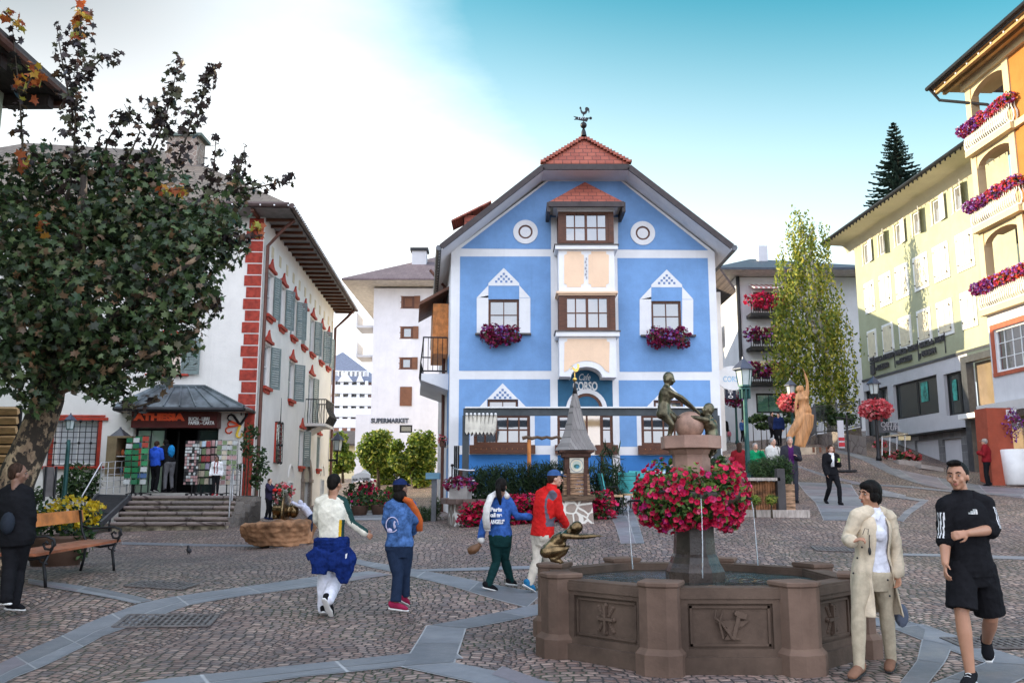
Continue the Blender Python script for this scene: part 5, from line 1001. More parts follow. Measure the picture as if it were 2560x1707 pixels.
b.obj('purlin', MATS['ochre_brown_soffit'], ro);b=MB();b.tube([HF.W(-1.0, hv+.25, 1.08), HF.W(LH+2, hv+.25, 1.08)], .09, 8);b.tube([HF.W(-.9, hv+.2, 1.0), HF.W(-.8, hv-.3, .7), HF.W(.6, hv-1.1, -.4), HF.W(1.0, hv-1.6, -.8)], .06, 8);b.obj('gutter', DARKM, ro)
b=MB()
for i in range(14):b.ball(HF.W(-.8+i*.8, hv+.08, .85), .05, 6)
b.obj('string_lights', MATS['lamp_bulb'], ro)
b=MB();fbox(b, HF, (-.4, vc-.22, LH, vc+.12), -3, .5);b.obj('canopy_slab', plaster('pale_canopy', (.60, .58, .55)), HT)
pp=at(2505, 1216, 31.2);zg=H(pp.x, 31.2);b=MB();b.box2((pp.x-.42, 31.0, zg-.2), (pp.x+.42, 31.8, vc-.22));b.obj('pillar', mat('red_brown_pillar', (.34, .07, .035), .8, 0, .08), HT)
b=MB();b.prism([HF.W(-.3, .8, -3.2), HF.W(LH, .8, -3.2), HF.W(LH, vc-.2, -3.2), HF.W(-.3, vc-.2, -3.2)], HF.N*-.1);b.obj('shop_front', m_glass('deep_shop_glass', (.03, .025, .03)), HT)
text('PIZZ', Fr(at(2515, 1030, 31.0), (1, 0)), 0, at(2520, 1038, 30.8).z, .3, .01, WHITEF, HT, .0, 'lettering', width=.36, bold=.01)
p=at(2545, 1219, 31);zt_=H(p.x, 31);t=thing('souvenir_stand', 'white tub with violet and white trinkets beside the red-brown pillar', 'stand', (p.x, 31, zt_));b=MB();b.lathe([(.38, 0), (.42, .05), (.5, 1.2), (.45, 1.22)], (p.x, 31, zt_), 14);b.obj('tub', WHITEF, t, True);foliage('trinkets', LM['purple'], t, [(p.x, 31, zt_+2.1)], [(.4, .3, .6)], 330, .1, 'oval', 77)
# == BACKGROUND BUILDINGS ==
def hiproof(par, fr, u0, u1, v, dep, h, ov, m_, t=.15, name='roof'):
 b=MB();a=fr.W(u0-ov, v, ov);c=fr.W(u1+ov, v, ov);d=fr.W(u1+ov, v, -dep-ov);e=fr.W(u0-ov, v, -dep-ov);k=min(dep/2+ov, (u1-u0)/2+ov)*.98;p=fr.W(u0-ov+k, v+h, -dep/2);q=fr.W(u1+ov-k, v+h, -dep/2)
 b.prism([a, c, q, p], UP*-t);b.prism([c, d, q], UP*-t);b.prism([d, e, p, q], UP*-t);b.prism([e, a, p], UP*-t);o=b.obj(name, m_, par);b=MB();b.poly([x+UP*(-t-.01)for x in(a, c, d, e)]);b.obj('soffit', mat('pale_soffit', (.5, .47, .43), .8), o);return o
def block(fr, u0, u1, va, vb, dep, m_, par, name='wall', holes=()):
 b=MB();wallh(b, fr, (u0, va, u1, vb), holes, 0, .2)
 for(p, q)in(((u0, 0), (u0, -dep)), ((u0, -dep), (u1, -dep)), ((u1, -dep), (u1, 0))):b.poly([fr.W(p[0], va, p[1]), fr.W(q[0], va, q[1]), fr.W(q[0], vb, q[1]), fr.W(p[0], vb, p[1])])
 return b.obj(name, m_, par)
Y0=70;SM=Fr((0, Y0, 0), (1, 0));sp=thing('supermarket_building', 'white block with brown shutters and SUPERMARKET lettering at the end of the left street', 'building', (-9, Y0, H(-9, Y0)));LAV=plaster('lavender_white_plaster', (.66, .66, .70))
a=SM.q('c', 266, 370);e=SM.q('c', 700, 370);q=lambda*z:SM.rect('c', *z);hl=[q(430, 415, 498, 488), q(425, 590, 490, 662), q(420, 768, 485, 838), q(413, 1158, 486, 1202)]
block(SM, a[0], e[0], 0, a[1], 14, LAV, sp, holes=hl);BSH=mat('brown_shutter', (.17, .07, .035), .6, 0, .1)
for i, r in enumerate(hl):
 o=window(SM, r, sp, BROWN if i<3 else DARKM, 1, 1, .18 if i<3 else .12, -.1, glass=None if i else BSH)
 if i<3:w_=(r[2]-r[0])*.5;shutter(SM, (r[0]-w_, r[1], r[0], r[3]), o, BSH, .02, R(6), 1, False);shutter(SM, (r[2], r[1], r[2]+w_, r[3]), o, BSH, .02, R(6), -1, False)
r=q(415, 938, 484, 1048);o=shutter(SM, r, sp, BSH, .03, 0, -1, False)
hiproof(sp, SM, a[0], e[0]+6, a[1]+.3, 14, 4.5, 2.2, m_tiles('brown_violet_tiles', (.10, .07, .08), (.15, .11, .12), .4, .35))
p=at(*Z('c', 528, 255), 73);b=MB();b.box(p, (1.2, 1.0, 3.0));b.obj('chimney', LG, sp);b=MB();b.box(p+UP*1.5, (1.5, 1.3, .25));b.obj('chimney_cap', DARKM, sp)
for y in(545, 715):
 a_=SM.q('c', 262, y);b=MB();fbox(b, SM, (a_[0]-1.4, a_[1]-.7, a_[0], a_[1]-.5), -3, -.2);fbox(b, SM, (a_[0]-1.4, a_[1]-.5, a_[0]-1.3, a_[1]+.5), -3, -.2);b.obj('balcony', LG, sp)
q0=SM.q('c', 247, 1145, .1);q1=SM.q('c', 465, 1145, .1);text('SUPERMARKET', SM, q0[0], q0[1], .5, .02, mat('dark_grey_letter', (.06, .07, .09)), sp, .02, width=q1[0]-q0[0], bold=.02)
a2=SM.q('c', 160, 1097);block(SM, a2[0], a[0], 0, a2[1], 8, LAV, sp, 'annex')
Y1=150;HH=Fr((0, Y1, 0), (1, .12));ht=thing('distant_hotel', 'pink distant hotel with white balcony tiers between the white house and the supermarket', 'hotel', (-33, Y1, 5));q=lambda*z:HH.rect('su', *z);PK=plaster('dusty_pink_plaster', (.58, .34, .30));r=q(70, 200, 480, 640)
bodyr=(r[0], 3, r[2], r[3]);block(HH, bodyr[0], bodyr[2], 2, bodyr[3], 14, PK, ht)
for y in(240, 350, 450, 545):
 v=HH.q('su', 300, y)[1];b=MB();fbox(b, HH, (r[0]-.5, v-1.4, r[2]+.3, v), .0, 2.2);b.obj('balcony', WHITEP, ht)
 for i in range(7):u=r[0]+1.5+i*(r[2]-r[0]-3)/6;fr_=(u-.7, v+.4, u+.7, v+2.6);window(HH, fr_, ht, WHITEF, 2, 1, .15, .1)
for i in range(5):u=r[0]+1+i*(r[2]-r[0]-2)/4;b=MB();fbox(b, HH, (u-.25, 4, u+.25, r[3]), 1.6, 2.1);b.obj('post', WHITEP, ht)
GT=mat('blue_grey_roof', (.16, .18, .24), .7)
hiproof(ht, HH, r[0]-4, r[2], r[3], 14, 6, 1.5, GT);b=MB()
for(xa, xb, yt)in((160, 300, 100), (330, 400, 115)):
 p0=HH.q('su', xa, 195, 2.3);p1=HH.q('su', xb, 180, 2.3);pt=HH.q('su', (xa+xb)/2, yt, 2.3);b.prism([HH.W(p0[0], p0[1], 2.3), HH.W(p1[0], p0[1], 2.3), HH.W(pt[0], pt[1], 2.3)], HH.N*-6)
b.obj('gable', WHITEP, ht)
Y2=95;f_=Fr((0, Y2, 0), (1, 0));t=thing('low_house', 'small cream house with a dark tiled roof below the distant hotel', 'house', (-18, Y2, H(-18, Y2)));r=f_.rect('su', 20, 765, 360, 1100);block(f_, r[0], r[2], 0, r[3], 9, plaster('warm_yellow_plaster', (.75, .66, .42)), t)
v=f_.q('su', 200, 615)[1];b=MB();b.prism([f_.W(r[0]-1, r[3], 1), f_.W(r[2]+1, r[3], 1), f_.W(r[2]+1, v, -5), f_.W(r[0]-1, v, -5)], UP*-.2);b.obj('roof', DROOF, t)
for x in(150, 290):rr_=f_.rect('su', x-22, 890, x+22, 955);window(f_, rr_, t, WHITEF, 2, 1, .15, .08)
Y3=60;CF=Fr((0, Y3, 0), (1, 0));t=thing('corner_house', 'white corner house with flowered balconies and a striped awning behind the birch', 'house', (17, Y3, H(17, Y3)));q=lambda*z:CF.rect('d', *z);v=CF.q('d', 200, 268)[1];u0=CF.q('d', 128, 500)[0];u1=CF.q('d', 745, 500)[0]
sh_=q(222, 850, 352, 950);block(CF, u0, u1, 1, v, 26, plaster('cool_white_plaster', (.64, .65, .68)), t, holes=[sh_]);hiproof(t, CF, u0, u1, v+.2, 22, 4.0, 2.0, mat('slate_roof', (.045, .055, .075), .6))
window(CF, sh_, t, DARKM, 2, 1, .12, -.1, glass=m_glass('shop_green_glass', (.02, .10, .06)), name='shop_window');b=MB();b.box(CF.W(u0+4.2, v+3.6, -8), (.7, .7, 1.6));b.obj('chimney', LG, t)
for j, (ya, yb_)in enumerate(((335, 405), (515, 570), (680, 745))):
 r=q(212, ya, 335, yb_);window(CF, (r[0]-.2, r[1]-.6, r[2], r[3]), t, WHITEF, 3, 1, .12, .05);b=MB();fbox(b, CF, (r[0]-.6, r[1]-1.0, r[2]+.4, r[1]-.8), 0, 1.2);
 for i in range(18):u=r[0]-.55+(r[2]-r[0]+.9)*i/17;b.tube([CF.W(u, r[1]-.8, 1.15), CF.W(u, r[1]+.2, 1.15)], .03, 4)
 b.bar(CF.W(r[0]-.6, r[1]+.2, 1.15), CF.W(r[2]+.4, r[1]+.2, 1.15), .06, .06);b.obj('balcony_railing', DARKM, t)
 f2=thing('balcony_flowers', '%s flowered balcony of the white corner house left of the birch'%['top', 'middle', 'bottom'][j], 'flowers', CF.W(r[0], r[1], 1.3), 'flowered balconies of the corner house');planter_flowers(f2, CF.W(r[0]-.6, r[1]+.0, 1.3), CF.W(r[2]+.2, r[1]+.0, 1.3), .42, 330, 'maroon' if j else 'crim', .2, 60+j, .4, .8, 'dark', .2)
r=q(200, 303, 335, 340);b=MB();b.prism([CF.W(r[0]-.2, r[3], 0), CF.W(r[2]+.2, r[3], 0), CF.W(r[2]+.2, r[1], 1.4), CF.W(r[0]-.2, r[1], 1.4)], UP*-.08);mm, e_, bb_=newmat('striped_awning');sx=e_.n('ShaderNodeSeparateXYZ');e_.put(sx.inputs[0], e_.coord());e_.put(bb_.inputs[0], e_.mix(e_.m('GREATER_THAN', e_.m('FRACT', e_.m('MULTIPLY', sx.outputs[0], 3)), .5), (.55, .2, .2), (.8, .78, .75)));b.obj('awning', mm, t)
b=MB();b.tube([CF.W(u0+.1, 2, .15), CF.W(u0+.1, v, .15)], .12, 6);b.obj('downpipe', DARKM, t)
SD_=Fr(CF.W(u0, 0)+Vector((-.6, 26, 0)), (.02, -1))
for i in range(4):
 for j in range(3):uu=3+i*6;vv=v-2.5-j*3.6;window(SD_, (uu, vv-1.6, uu+1.3, vv), t, WHITEF, 2, 1, .1, .3)
Y4=44;f4=Fr((0, Y4, 0), (1, 0));t=thing('rear_house', 'cream house with low eaves just behind the right edge of the blue house', 'house', (9.2, Y4, H(9.2, Y4)));r=f4.rect('a', 1560, 1140, 1668, 1400);v=f4.q('a', 1660, 1130)[1];block(f4, -1, r[2], 0, v, 24, OFFW, t);hiproof(t, f4, -1, r[2]-.6, v, 24, 6.3, .3, DROOF, name='shading_roof');b=MB();x=f4.q('a', 1717, 1140)[0];vt2=f4.q('a', 1640, 1062)[1];b.prism([f4.W(x, v-.1, 1.2), f4.W(x, v-.1, -10), f4.W(f4.q('a', 1600, 1060)[0], vt2+.8, -10), f4.W(f4.q('a', 1600, 1060)[0], vt2+.8, 1.2)], UP*-.18);b.obj('roof', DROOF, t)  # hidden block and hip roof enlarged to throw shade on the bank wall
Y5=75;f5=Fr((0, Y5, 0), (1, 0));t=thing('street_house', 'sunlit cream house far up the right street behind the round shop sign', 'house', (17, Y5, H(17, Y5)));x0=f5.q('d', 20, 500)[0];x1=f5.q('d', 125, 500)[0];vv=f5.q('d', 60, 265)[1];block(f5, x0-3, x1, 2, vv, 10, plaster('sun_cream_plaster', (.72, .66, .5)), t);hiproof(t, f5, x0-3, x1, vv, 10, 3, 1, MATS['slate_roof'])
for j in range(4):
 for i in range(2):rr_=(x0+.6+i*1.6, vv-2.6-j*3, x0+1.5+i*1.6, vv-1.1-j*3);window(f5, rr_, t, WHITEF, 2, 1, .1, .05)
# == building at the far left with the big eaves ==
LB=thing('left_building', 'dark eaved building looming over the top left corner', 'building', (-10.5, 10, 0));e1=at(163, 258, 15.4);pw=at(8, 250, 15.0)
b=MB();b.box2((-18, 2.5, -.3), (pw.x, 15.0, e1.z+.1));b.obj('wall', plaster('pale_green_wall', (.45, .52, .40)), LB)
b=MB();b.box2((-40, -14, -.3), (-18.6, 30, 10.5));b.obj('shading_wing', MATS['pale_green_wall'], LB)  # unseen block for the town further left, added to shade the plaza
b=MB();b.box2((-18, 1.5, e1.z), (e1.x, 15.4, e1.z+.12));rf=b.obj('eaves_board', mat('black_brown_boards', (.03, .02, .018), .8, 0, .3, 4, .3, 40, .4, (6, 1, 1)), LB)
b=MB();b.prism([(e1.x+.05, 1.4, e1.z+.13), (e1.x+.05, 15.5, e1.z+.13), (-14, 15.5, e1.z+2.6), (-14, 1.4, e1.z+2.6)], UP*.12);b.prism([(-20, 1.4, e1.z+.13), (-14, 1.4, e1.z+2.6), (-14, 15.5, e1.z+2.6), (-20, 15.5, e1.z+.13)], UP*.12);b.obj('roof', DROOF, rf)
b=MB()
for i in range(9):y=15.1-i*1.5;b.box2((pw.x-.0, y-.09, e1.z-.22), (e1.x-.1, y+.09, e1.z-.003))
b.obj('rafter', MATS['black_brown_boards'], rf);b=MB();b.box2((-12, 15.3, e1.z-.1), (e1.x, 15.42, e1.z+.1));b.tube([(e1.x+.08, 1.4, e1.z+.05), (e1.x+.08, 15.5, e1.z+.05)], .08, 8);b.obj('gutter', MATS['copper_pipe'], rf)
WS=mat('pale_boards', (.50, .30, .14), .7, 0, .2, 6, .3, 50, .3, (1, 1, 8));a=at(-30, 1110, 19.5);e=at(38, 1110, 19.5);t=thing('board_screen', 'screen of pale weathered wooden slats behind the maple trunk', 'screen', (e.x-.5, 19.5, H(e.x, 19.5)));b=MB();z0=H(e.x, 19.5);z1=at(20, 1015, 19.5).z;n=15
for i in range(n):z=z0+(z1-z0)*(i+.5)/n;M_=Matrix.Rotation(R(25), 3, 'X');b.box(((a.x+e.x)/2, 19.5, z), (e.x-a.x, .1, (z1-z0)/n*.72), 0, 0, M_)
b.obj('slat', WS, t);b=MB();b.box2((a.x, 19.6, z0), (e.x, 19.68, z1));b.obj('backing', DARK, t)
# == TREES AND PLANTS ==
BARK, _ee, _bb=newmat('maple_bark');_gg=_ee.mapg(_ee.coord(), (1, 1, .7));_nz=_ee.noise(_gg, 6.5, 5, .6)
_cc=_ee.mix(_ee.step(_nz, .50, .56), (.028, .020, .014), _ee.mix(_ee.step(_ee.noise(_gg, 3, 3), .4, .6), (.20, .13, .08), (.40, .29, .18)));_ee.put(_bb.inputs['Base Color'], _ee.mix(_ee.step(_ee.noise(_gg, 22, 5), .5, .7, 0, .5), _cc, (.05, .035, .02)));_bb.inputs['Roughness'].default_value=.9;_ee.put(_bb.inputs['Normal'], _ee.bump(_nz, .8, .05));BIRB=mat('birch_bark', (.50, .48, .44), .8, 0, .5, 3, .4, 20, .2, (1, 1, 3));BARKD=mat('dark_bark', (.06, .045, .03), .9, 0, .3, 6, .6, 30)
LM['maple']=leafmat('maple_leaves', [(0, (.02, .022, .015)), (.3, (.03, .055, .022)), (.6, (.06, .10, .035)), (.82, (.12, .16, .06)), (.93, (.13, .09, .06)), (1, (.24, .13, .06))], .25, .4)
LM['brown']=leafmat('purple_brown_leaves', [(0, (.02, .016, .018)), (.5, (.055, .035, .03)), (.85, (.06, .07, .03)), (1, (.16, .07, .04))], .25, .45)
LM['autumn']=leafmat('autumn_leaves', [(0, (.25, .04, .02)), (.4, (.45, .13, .03)), (.75, (.50, .30, .03)), (1, (.30, .32, .05))], .4)
tb=at(0, 1448, 13.6);mt=thing('maple_tree', 'big maple with mottled bark and dark leaves leaning in from the left edge', 'tree', (tb.x, 13.6, H(tb.x, 13.6)))
def TP(px, py, Y=13.6):return at(px, py, Y)
b=MB();path=[(tb+UP*-.3), TP(2, 1380), TP(38, 1205), TP(92, 1080), TP(120, 1000), TP(140, 900), TP(175, 760), TP(200, 600), TP(210, 440)]
b.tube(path, [.36, .31, .27, .245, .225, .18, .14, .1, .05], 16)
limbs=[[TP(120, 1000), TP(60, 880, 13.2), TP(20, 720, 13)], [TP(130, 940), TP(250, 830, 13.2), TP(380, 720, 12.9), TP(500, 640, 12.8)], [TP(150, 860), TP(90, 700, 14), TP(60, 520, 14.2)], [TP(175, 760), TP(290, 640, 13.9), TP(420, 540, 14.1), TP(520, 500, 14.2)], [TP(120, 980), TP(250, 930, 13), TP(400, 880, 12.7)]]
for L in limbs:b.tube(L, [.13-.1*i/(len(L)-1)for i in range(len(L))], 8)
b.obj('trunk', BARK, mt, True)
cl=[(150, 640, 13.6, 1.0), (320, 560, 13.9, .9), (420, 690, 13.2, .85), (500, 600, 13.5, .7), (250, 770, 13, 1.0), (100, 800, 13.4, .95), (330, 870, 12.9, .7), (50, 560, 14, .85), (180, 480, 14, .8), (50, 920, 13, .55), (230, 930, 13.0, .5), (420, 830, 12.9, .6), (560, 620, 13.3, .4), (330, 460, 14.2, .6), (430, 500, 14.1, .65), (20, 690, 13.5, .9), (200, 880, 13.8, .7), (560, 530, 13.8, .45), (20, 450, 14, .5), (480, 760, 12.9, .45), (100, 1000, 13, .32), (10, 830, 13.2, .7), (400, 600, 14.3, .8), (250, 620, 14.6, 1.0), (290, 980, 12.9, .25), (400, 930, 12.8, .25), (600, 470, 13.8, .25), (370, 420, 14.2, .4), (100, 420, 13.9, .5), (250, 420, 14, .4)]
top_=[c for c in cl if c[1]<560 or c[0]>540];low_=[c for c in cl if c not in top_]
for q_, n_, sd_ in((low_, 13000, 5), (top_, 1800, 6)):foliage('leaves', LM['maple'], mt, [tuple(TP(x, y, Y))for x, y, Y, r in q_], [(r, r*.9, r*.85)for x, y, Y, r in q_], n_, .128, 'maple', sd_, .2, droop=.8)
def spray(pts, Y, r=.2, n=60, m_='brown', size=.13, seed=0):
 P=[TP(x, y, Y)for x, y in pts];b=MB();b.tube(P, [.02-.015*i/(len(P)-1)for i in range(len(P))], 5);b.obj('twig', BARKD, mt)
 cs=[];rr=[]
 for i in range(len(P)-1):
  for f in(.15, .5, .85):cs.append(tuple(P[i].lerp(P[i+1], f)));q=r*(1-.5*(i+f)/len(P));rr.append((q, q, q))
 foliage('leaves', LM[m_], mt, cs, rr, n, size, 'maple', seed, .1, droop=.8)
spray([(170, 500), (185, 380), (190, 250), (195, 130), (205, 20)], 13.8, .38, 330, seed=1);spray([(185, 300), (160, 180), (140, 60)], 13.8, .22, 60, seed=2);spray([(200, 200), (250, 150), (300, 138)], 13.8, .16, 50, seed=3)
spray([(330, 470), (400, 330), (430, 240), (445, 150)], 14, .3, 200, seed=4);spray([(420, 330), (370, 260), (400, 290)], 14, .2, 40, seed=5);spray([(440, 420), (480, 300), (515, 230), (525, 160)], 14, .26, 150, seed=6);spray([(510, 520), (535, 430), (540, 335)], 13.9, .24, 70, seed=7)
spray([(560, 480), (600, 430), (612, 365)], 13.9, .22, 60, seed=8);spray([(600, 480), (680, 460), (740, 447)], 13.8, .16, 55, seed=9);spray([(60, 430), (50, 250), (30, 60)], 13.4, .2, 70, seed=10);spray([(240, 470), (270, 350), (300, 300), (330, 300)], 14, .26, 90, seed=11);spray([(300, 440), (350, 330), (310, 260)], 13.9, .2, 60, seed=12)
spray([(560, 590), (600, 590), (645, 590)], 13.2, .18, 50, seed=15);spray([(520, 760), (545, 770)], 12.9, .15, 20, seed=16);spray([(400, 1000), (330, 1020), (300, 1010)], 12.8, .18, 24, seed=17)
for i, (pts, r_, n_)in enumerate(([[(60, 230), (90, 170)], .24, 36], [[(200, 90), (205, 10)], .16, 26], [[(395, 480), (470, 470)], .16, 18], [[(120, 600), (95, 530)], .12, 8], [[(640, 560), (645, 590)], .1, 8], [[(50, 400), (75, 410)], .14, 10], [[(10, 30), (40, 60)], .2, 20])):
 spray(pts, 13.2, r_, n_, 'autumn', .15, 40+i)
def strands(m_, par, cl, per, n, size, L, seed):
 rs=np.random.RandomState(seed);b=MB();shp=LEAF['oval']
 for c, r in cl:
  for s_ in range(int(per*r[0]*r[2])+3):
   d=rs.normal(size=3);d/=np.linalg.norm(d);p=np.array(c)+d*np.array(r)*rs.uniform(.2, 1);ln=L*rs.uniform(.5, 1.2);sw=rs.normal(size=2)*.12
   for j in range(n):
    f=j/n;q=p+np.array([sw[0]*f+rs.normal()*.06, sw[1]*f+rs.normal()*.06, -ln*f]);a=Vector(rs.normal(size=3)*.7+np.array([0, 0, -1])).normalized();u=a.orthogonal();u=(u*math.cos(s_+j)+a.cross(u)*math.sin(s_+j)).normalized();z=size*rs.uniform(.6, 1.3);o=len(b.v)
    b.v+=[tuple(Vector(q)+a*y*z+u*x*z)for x, y, _ in shp];b.f.append(tuple(range(o, o+6)));b.m.append(0)
 return b.obj('leaves', m_, par)
def tree(name, label, base, trunk, clumps, n, size, lm, leaf='oval', r0=.12, bark=None, seed=1, droop=0, group=None, cat='tree', limbs=()):
 t=thing(name, label, cat, base, group);b=MB();b.tube(trunk, [r0*(1-.75*i/(len(trunk)-1))for i in range(len(trunk))], 8)
 for c, r in clumps[::2]:b.tube([trunk[len(trunk)//2], (trunk[-1]*.5+Vector(c)*.5), Vector(c)], [r0*.4, r0*.25, r0*.1], 5)
 b.obj('trunk', bark or BARKD, t, True);strands(LM[lm], t, [(c, (r[0]*1.22, r[1]*1.2, r[2]))for c, r in clumps], n*.85, 13, size, 1.7, seed)if droop else foliage('leaves', LM[lm], t, [tuple(c)for c, r in clumps], [r for c, r in clumps], n, size, leaf, seed, .15, droop);return t
def ztree(name, label, k, Y, base, tr_, cl, n, size, lm, **kw):
 s_=F/Y;bp=A(k, *base, Y);bz=Vector((bp.x, Y, H(bp.x, Y)))
 tk=[bz+UP*-.1]+[A(k, x, y, Y)for x, y in tr_];q=ZR[k][2]
 c2=[(A(k, c[0], c[1], Y+(c[4]if len(c)>4 else 0)), (c[2]*q/s_, (c[2]+c[3])/2*q/s_, c[3]*q/s_))for c in cl];return tree(name, label, bz, tk, c2, n, size, lm, **kw)
ztree('leafy_tree', 'round sunlit green tree under the supermarket lettering', 'su', 51, (535, 1200), [(530, 1050), (520, 900)], [(480, 760, 120, 110), (420, 840, 100, 110), (560, 720, 110, 100), (520, 880, 140, 110), (600, 850, 100, 90), (440, 940, 70, 60)], 5200, .21, 'bright', seed=21, group='sunlit trees of the left street')
ztree('leafy_tree', 'yellow green tree touching the left side wall of the blue house', 'su', 49, (880, 1220), [(860, 1150), (830, 1060), (860, 950)], [(900, 760, 110, 120), (980, 800, 90, 120), (850, 880, 120, 100), (960, 920, 100, 110), (760, 940, 110, 90), (690, 900, 80, 80), (930, 1060, 120, 110), (700, 780, 70, 60), (1000, 700, 50, 60)], 7000, .2, 'bright', seed=22, r0=.16, group='sunlit trees of the left street')
ztree('leafy_tree', 'small green tree behind the wall lantern on the white house corner', 'su', 62, (210, 1100), [(205, 1000), (200, 950)], [(180, 760, 80, 110), (200, 900, 90, 110), (150, 980, 60, 60), (260, 930, 60, 90)], 1500, .4, 'bright', seed=23, group='sunlit trees of the left street')
ztree('weeping_birch', 'tall weeping birch with golden top between the corner house and the bank', 'd', 46, (620, 1010), [(610, 900), (585, 700), (520, 400), (440, 100)], [(440, -60, 35, 60), (430, 30, 75, 70), (520, 20, 60, 80), (420, 130, 100, 80), (530, 140, 75, 80), (400, 230, 85, 70), (480, 260, 110, 90), (560, 300, 80, 90), (370, 300, 60, 60), (400, 390, 90, 80), (520, 420, 130, 90), (610, 430, 70, 90), (390, 500, 110, 90), (500, 540, 140, 90), (610, 560, 100, 100), (350, 600, 80, 90), (450, 660, 130, 90), (590, 680, 130, 100), (660, 740, 70, 100), (380, 730, 80, 70), (500, 790, 140, 80), (620, 840, 110, 80), (340, 420, 50, 60), (400, 830, 60, 60)], 46, .19, 'birch', seed=24, r0=.22, bark=BIRB, droop=2.5)
b=MB();bp=A('d', 590, 1010, 46.4);b.tube([Vector((bp.x, 46.4, H(bp.x, 46.4)-.2)), A('d', 590, 900, 46.4), A('d', 560, 700, 46.4)], [.2, .16, .1], 8);b.obj('trunk', BIRB, [o for o in bpy.data.objects if o.name.startswith('weeping_birch')][0]if 1 else None, True)
pb_=A('k', 487, 700, 84);pt_=A('k', 487, 538, 84);t=thing('conifer', 'dark spruce rising above the roof of the bank building', 'tree', (pb_.x, 84, H(pb_.x, 84)));b=MB();b.tube([(pb_.x, 84, H(pb_.x, 84)), pt_], [.35, .04], 8);b.obj('trunk', BARKD, t);b=MB();rs=random.Random(9)
z=pt_.z;i=0
while z>pb_.z-9:
 h=pt_.z-z;rad=.25+h*.33;n=7+int(h)
 for k in range(n):
  a=2*PI*k/n+rs.random();L=rad*rs.uniform(.75, 1.15);d=Vector((math.cos(a), math.sin(a), 0));c=Vector((pb_.x, 84, z));w_=Vector((-d.y, d.x, 0))
  for s_ in range(5):
   f=s_/5;p=c+d*L*f+UP*(-.18*L*f+.12*L*f*f*2);q=c+d*L*(f+.28)+UP*(-.18*L*(f+.28)+.24*L*(f+.28)**2);ww=.3*L*(1-f)*.6+.12
   b.poly([p-w_*ww*.4, q-w_*ww*.9+UP*-.16, q+d*.1, p]);b.poly([p, q+d*.1, q+w_*ww*.9+UP*-.16, p+w_*ww*.4])
 z-=.34+h*.02;i+=1
b.obj('needle_branches', leafmat('spruce_needles', [(0, (.012, .03, .028)), (.6, (.03, .06, .05)), (1, (.06, .09, .07))], .1), t)
def shrub(label, k, Y, cl, n, size, lm='dark', leaf='oval', seed=1, name='shrub', cat='shrub', fl=None, group=None, droop=0):
 s_=F/Y;q=ZR[k][2];c=[(A(k, x, y, Y), (rx*q/s_, max(.25, rx*q/s_*.6), ry*q/s_))for x, y, rx, ry in cl];p=c[0][0];t=thing(name, label, cat, (p.x, Y, H(p.x, Y)), group)
 foliage('leaves', LM[lm], t, [tuple(a)for a, r in c], [r for a, r in c], n, size, leaf, seed, .2, droop)
 b=MB();[b.tube([(a.x, a.y, H(a.x, a.y)-.05), a], [.03, .012], 5)for a, r in c];b.obj('stem', BARKD, t)
 if fl:foliage('blossoms', LM[fl[0]], t, [tuple(a)for a, r in c], [(r[0]*1.05, r[1]*1.05, r[2]*1.05)for a, r in c], fl[1], fl[2], 'petal', seed+5, .75)
 return t
shrub('leafy green shrub between the black ramp and the grille window', 'l2', 27.2, [(500, 620, 110, 110), (600, 640, 60, 90), (430, 700, 90, 90), (560, 720, 60, 50), (240, 730, 50, 60)], 1300, .13, seed=31)
shrub('climbing rose at the red quoin beside the entrance steps', 'e', 27.9, [(1400, 850, 50, 50), (1380, 930, 35, 60), (1440, 980, 60, 60), (1460, 1060, 60, 60), (1430, 1120, 40, 50), (1350, 1050, 20, 30)], 620, .13, seed=32)
shrub('dark conifer shrubs below the terrace wall left of the blue house', 'su', 23.5, [(1000, 1420, 90, 80), (1060, 1340, 50, 90), (940, 1500, 60, 50), (1080, 1500, 50, 50), (930, 1390, 50, 60)], 1300, .13, 'dark', 'blade', 33)
shrub('low garden plants beside the flower stand in the left street', 'su', 34, [(480, 1300, 30, 60), (560, 1290, 40, 60), (700, 1270, 60, 60), (430, 1270, 40, 40), (640, 1200, 60, 50)], 900, .16, 'bright', seed=34)
shrub('bright green garden bushes below the round sunlit tree', 'su', 53, [(520, 1010, 110, 70), (640, 980, 90, 80), (760, 1010, 110, 90), (880, 1000, 120, 110), (700, 900, 90, 70), (1000, 940, 60, 110), (600, 1090, 90, 70), (820, 1110, 110, 80), (940, 1120, 90, 90)], 6500, .19, 'bright', seed=38)
shrub('dark green bushes behind the iron fence under the birch', 'd', 44, [(500, 960, 90, 40), (640, 980, 90, 35), (400, 950, 60, 30), (560, 930, 60, 30)], 1500, .2, seed=35)
shrub('planting in front of the corner house shop behind the wooden figure', 'st', 42, [(500, 590, 90, 40), (640, 600, 80, 40), (760, 620, 60, 30), (420, 620, 50, 30), (560, 680, 120, 40)], 1300, .18, seed=36)
shrub('flower bed with dwarf plants beside the basement windows of the bank', 'bk', 37, [(300, 1080, 50, 30), (420, 1090, 50, 40), (520, 1090, 50, 40), (600, 1110, 40, 25), (230, 980, 60, 30)], 700, .15, seed=37, fl=('pink', 130, .14), name='flower_bed', cat='flower bed')
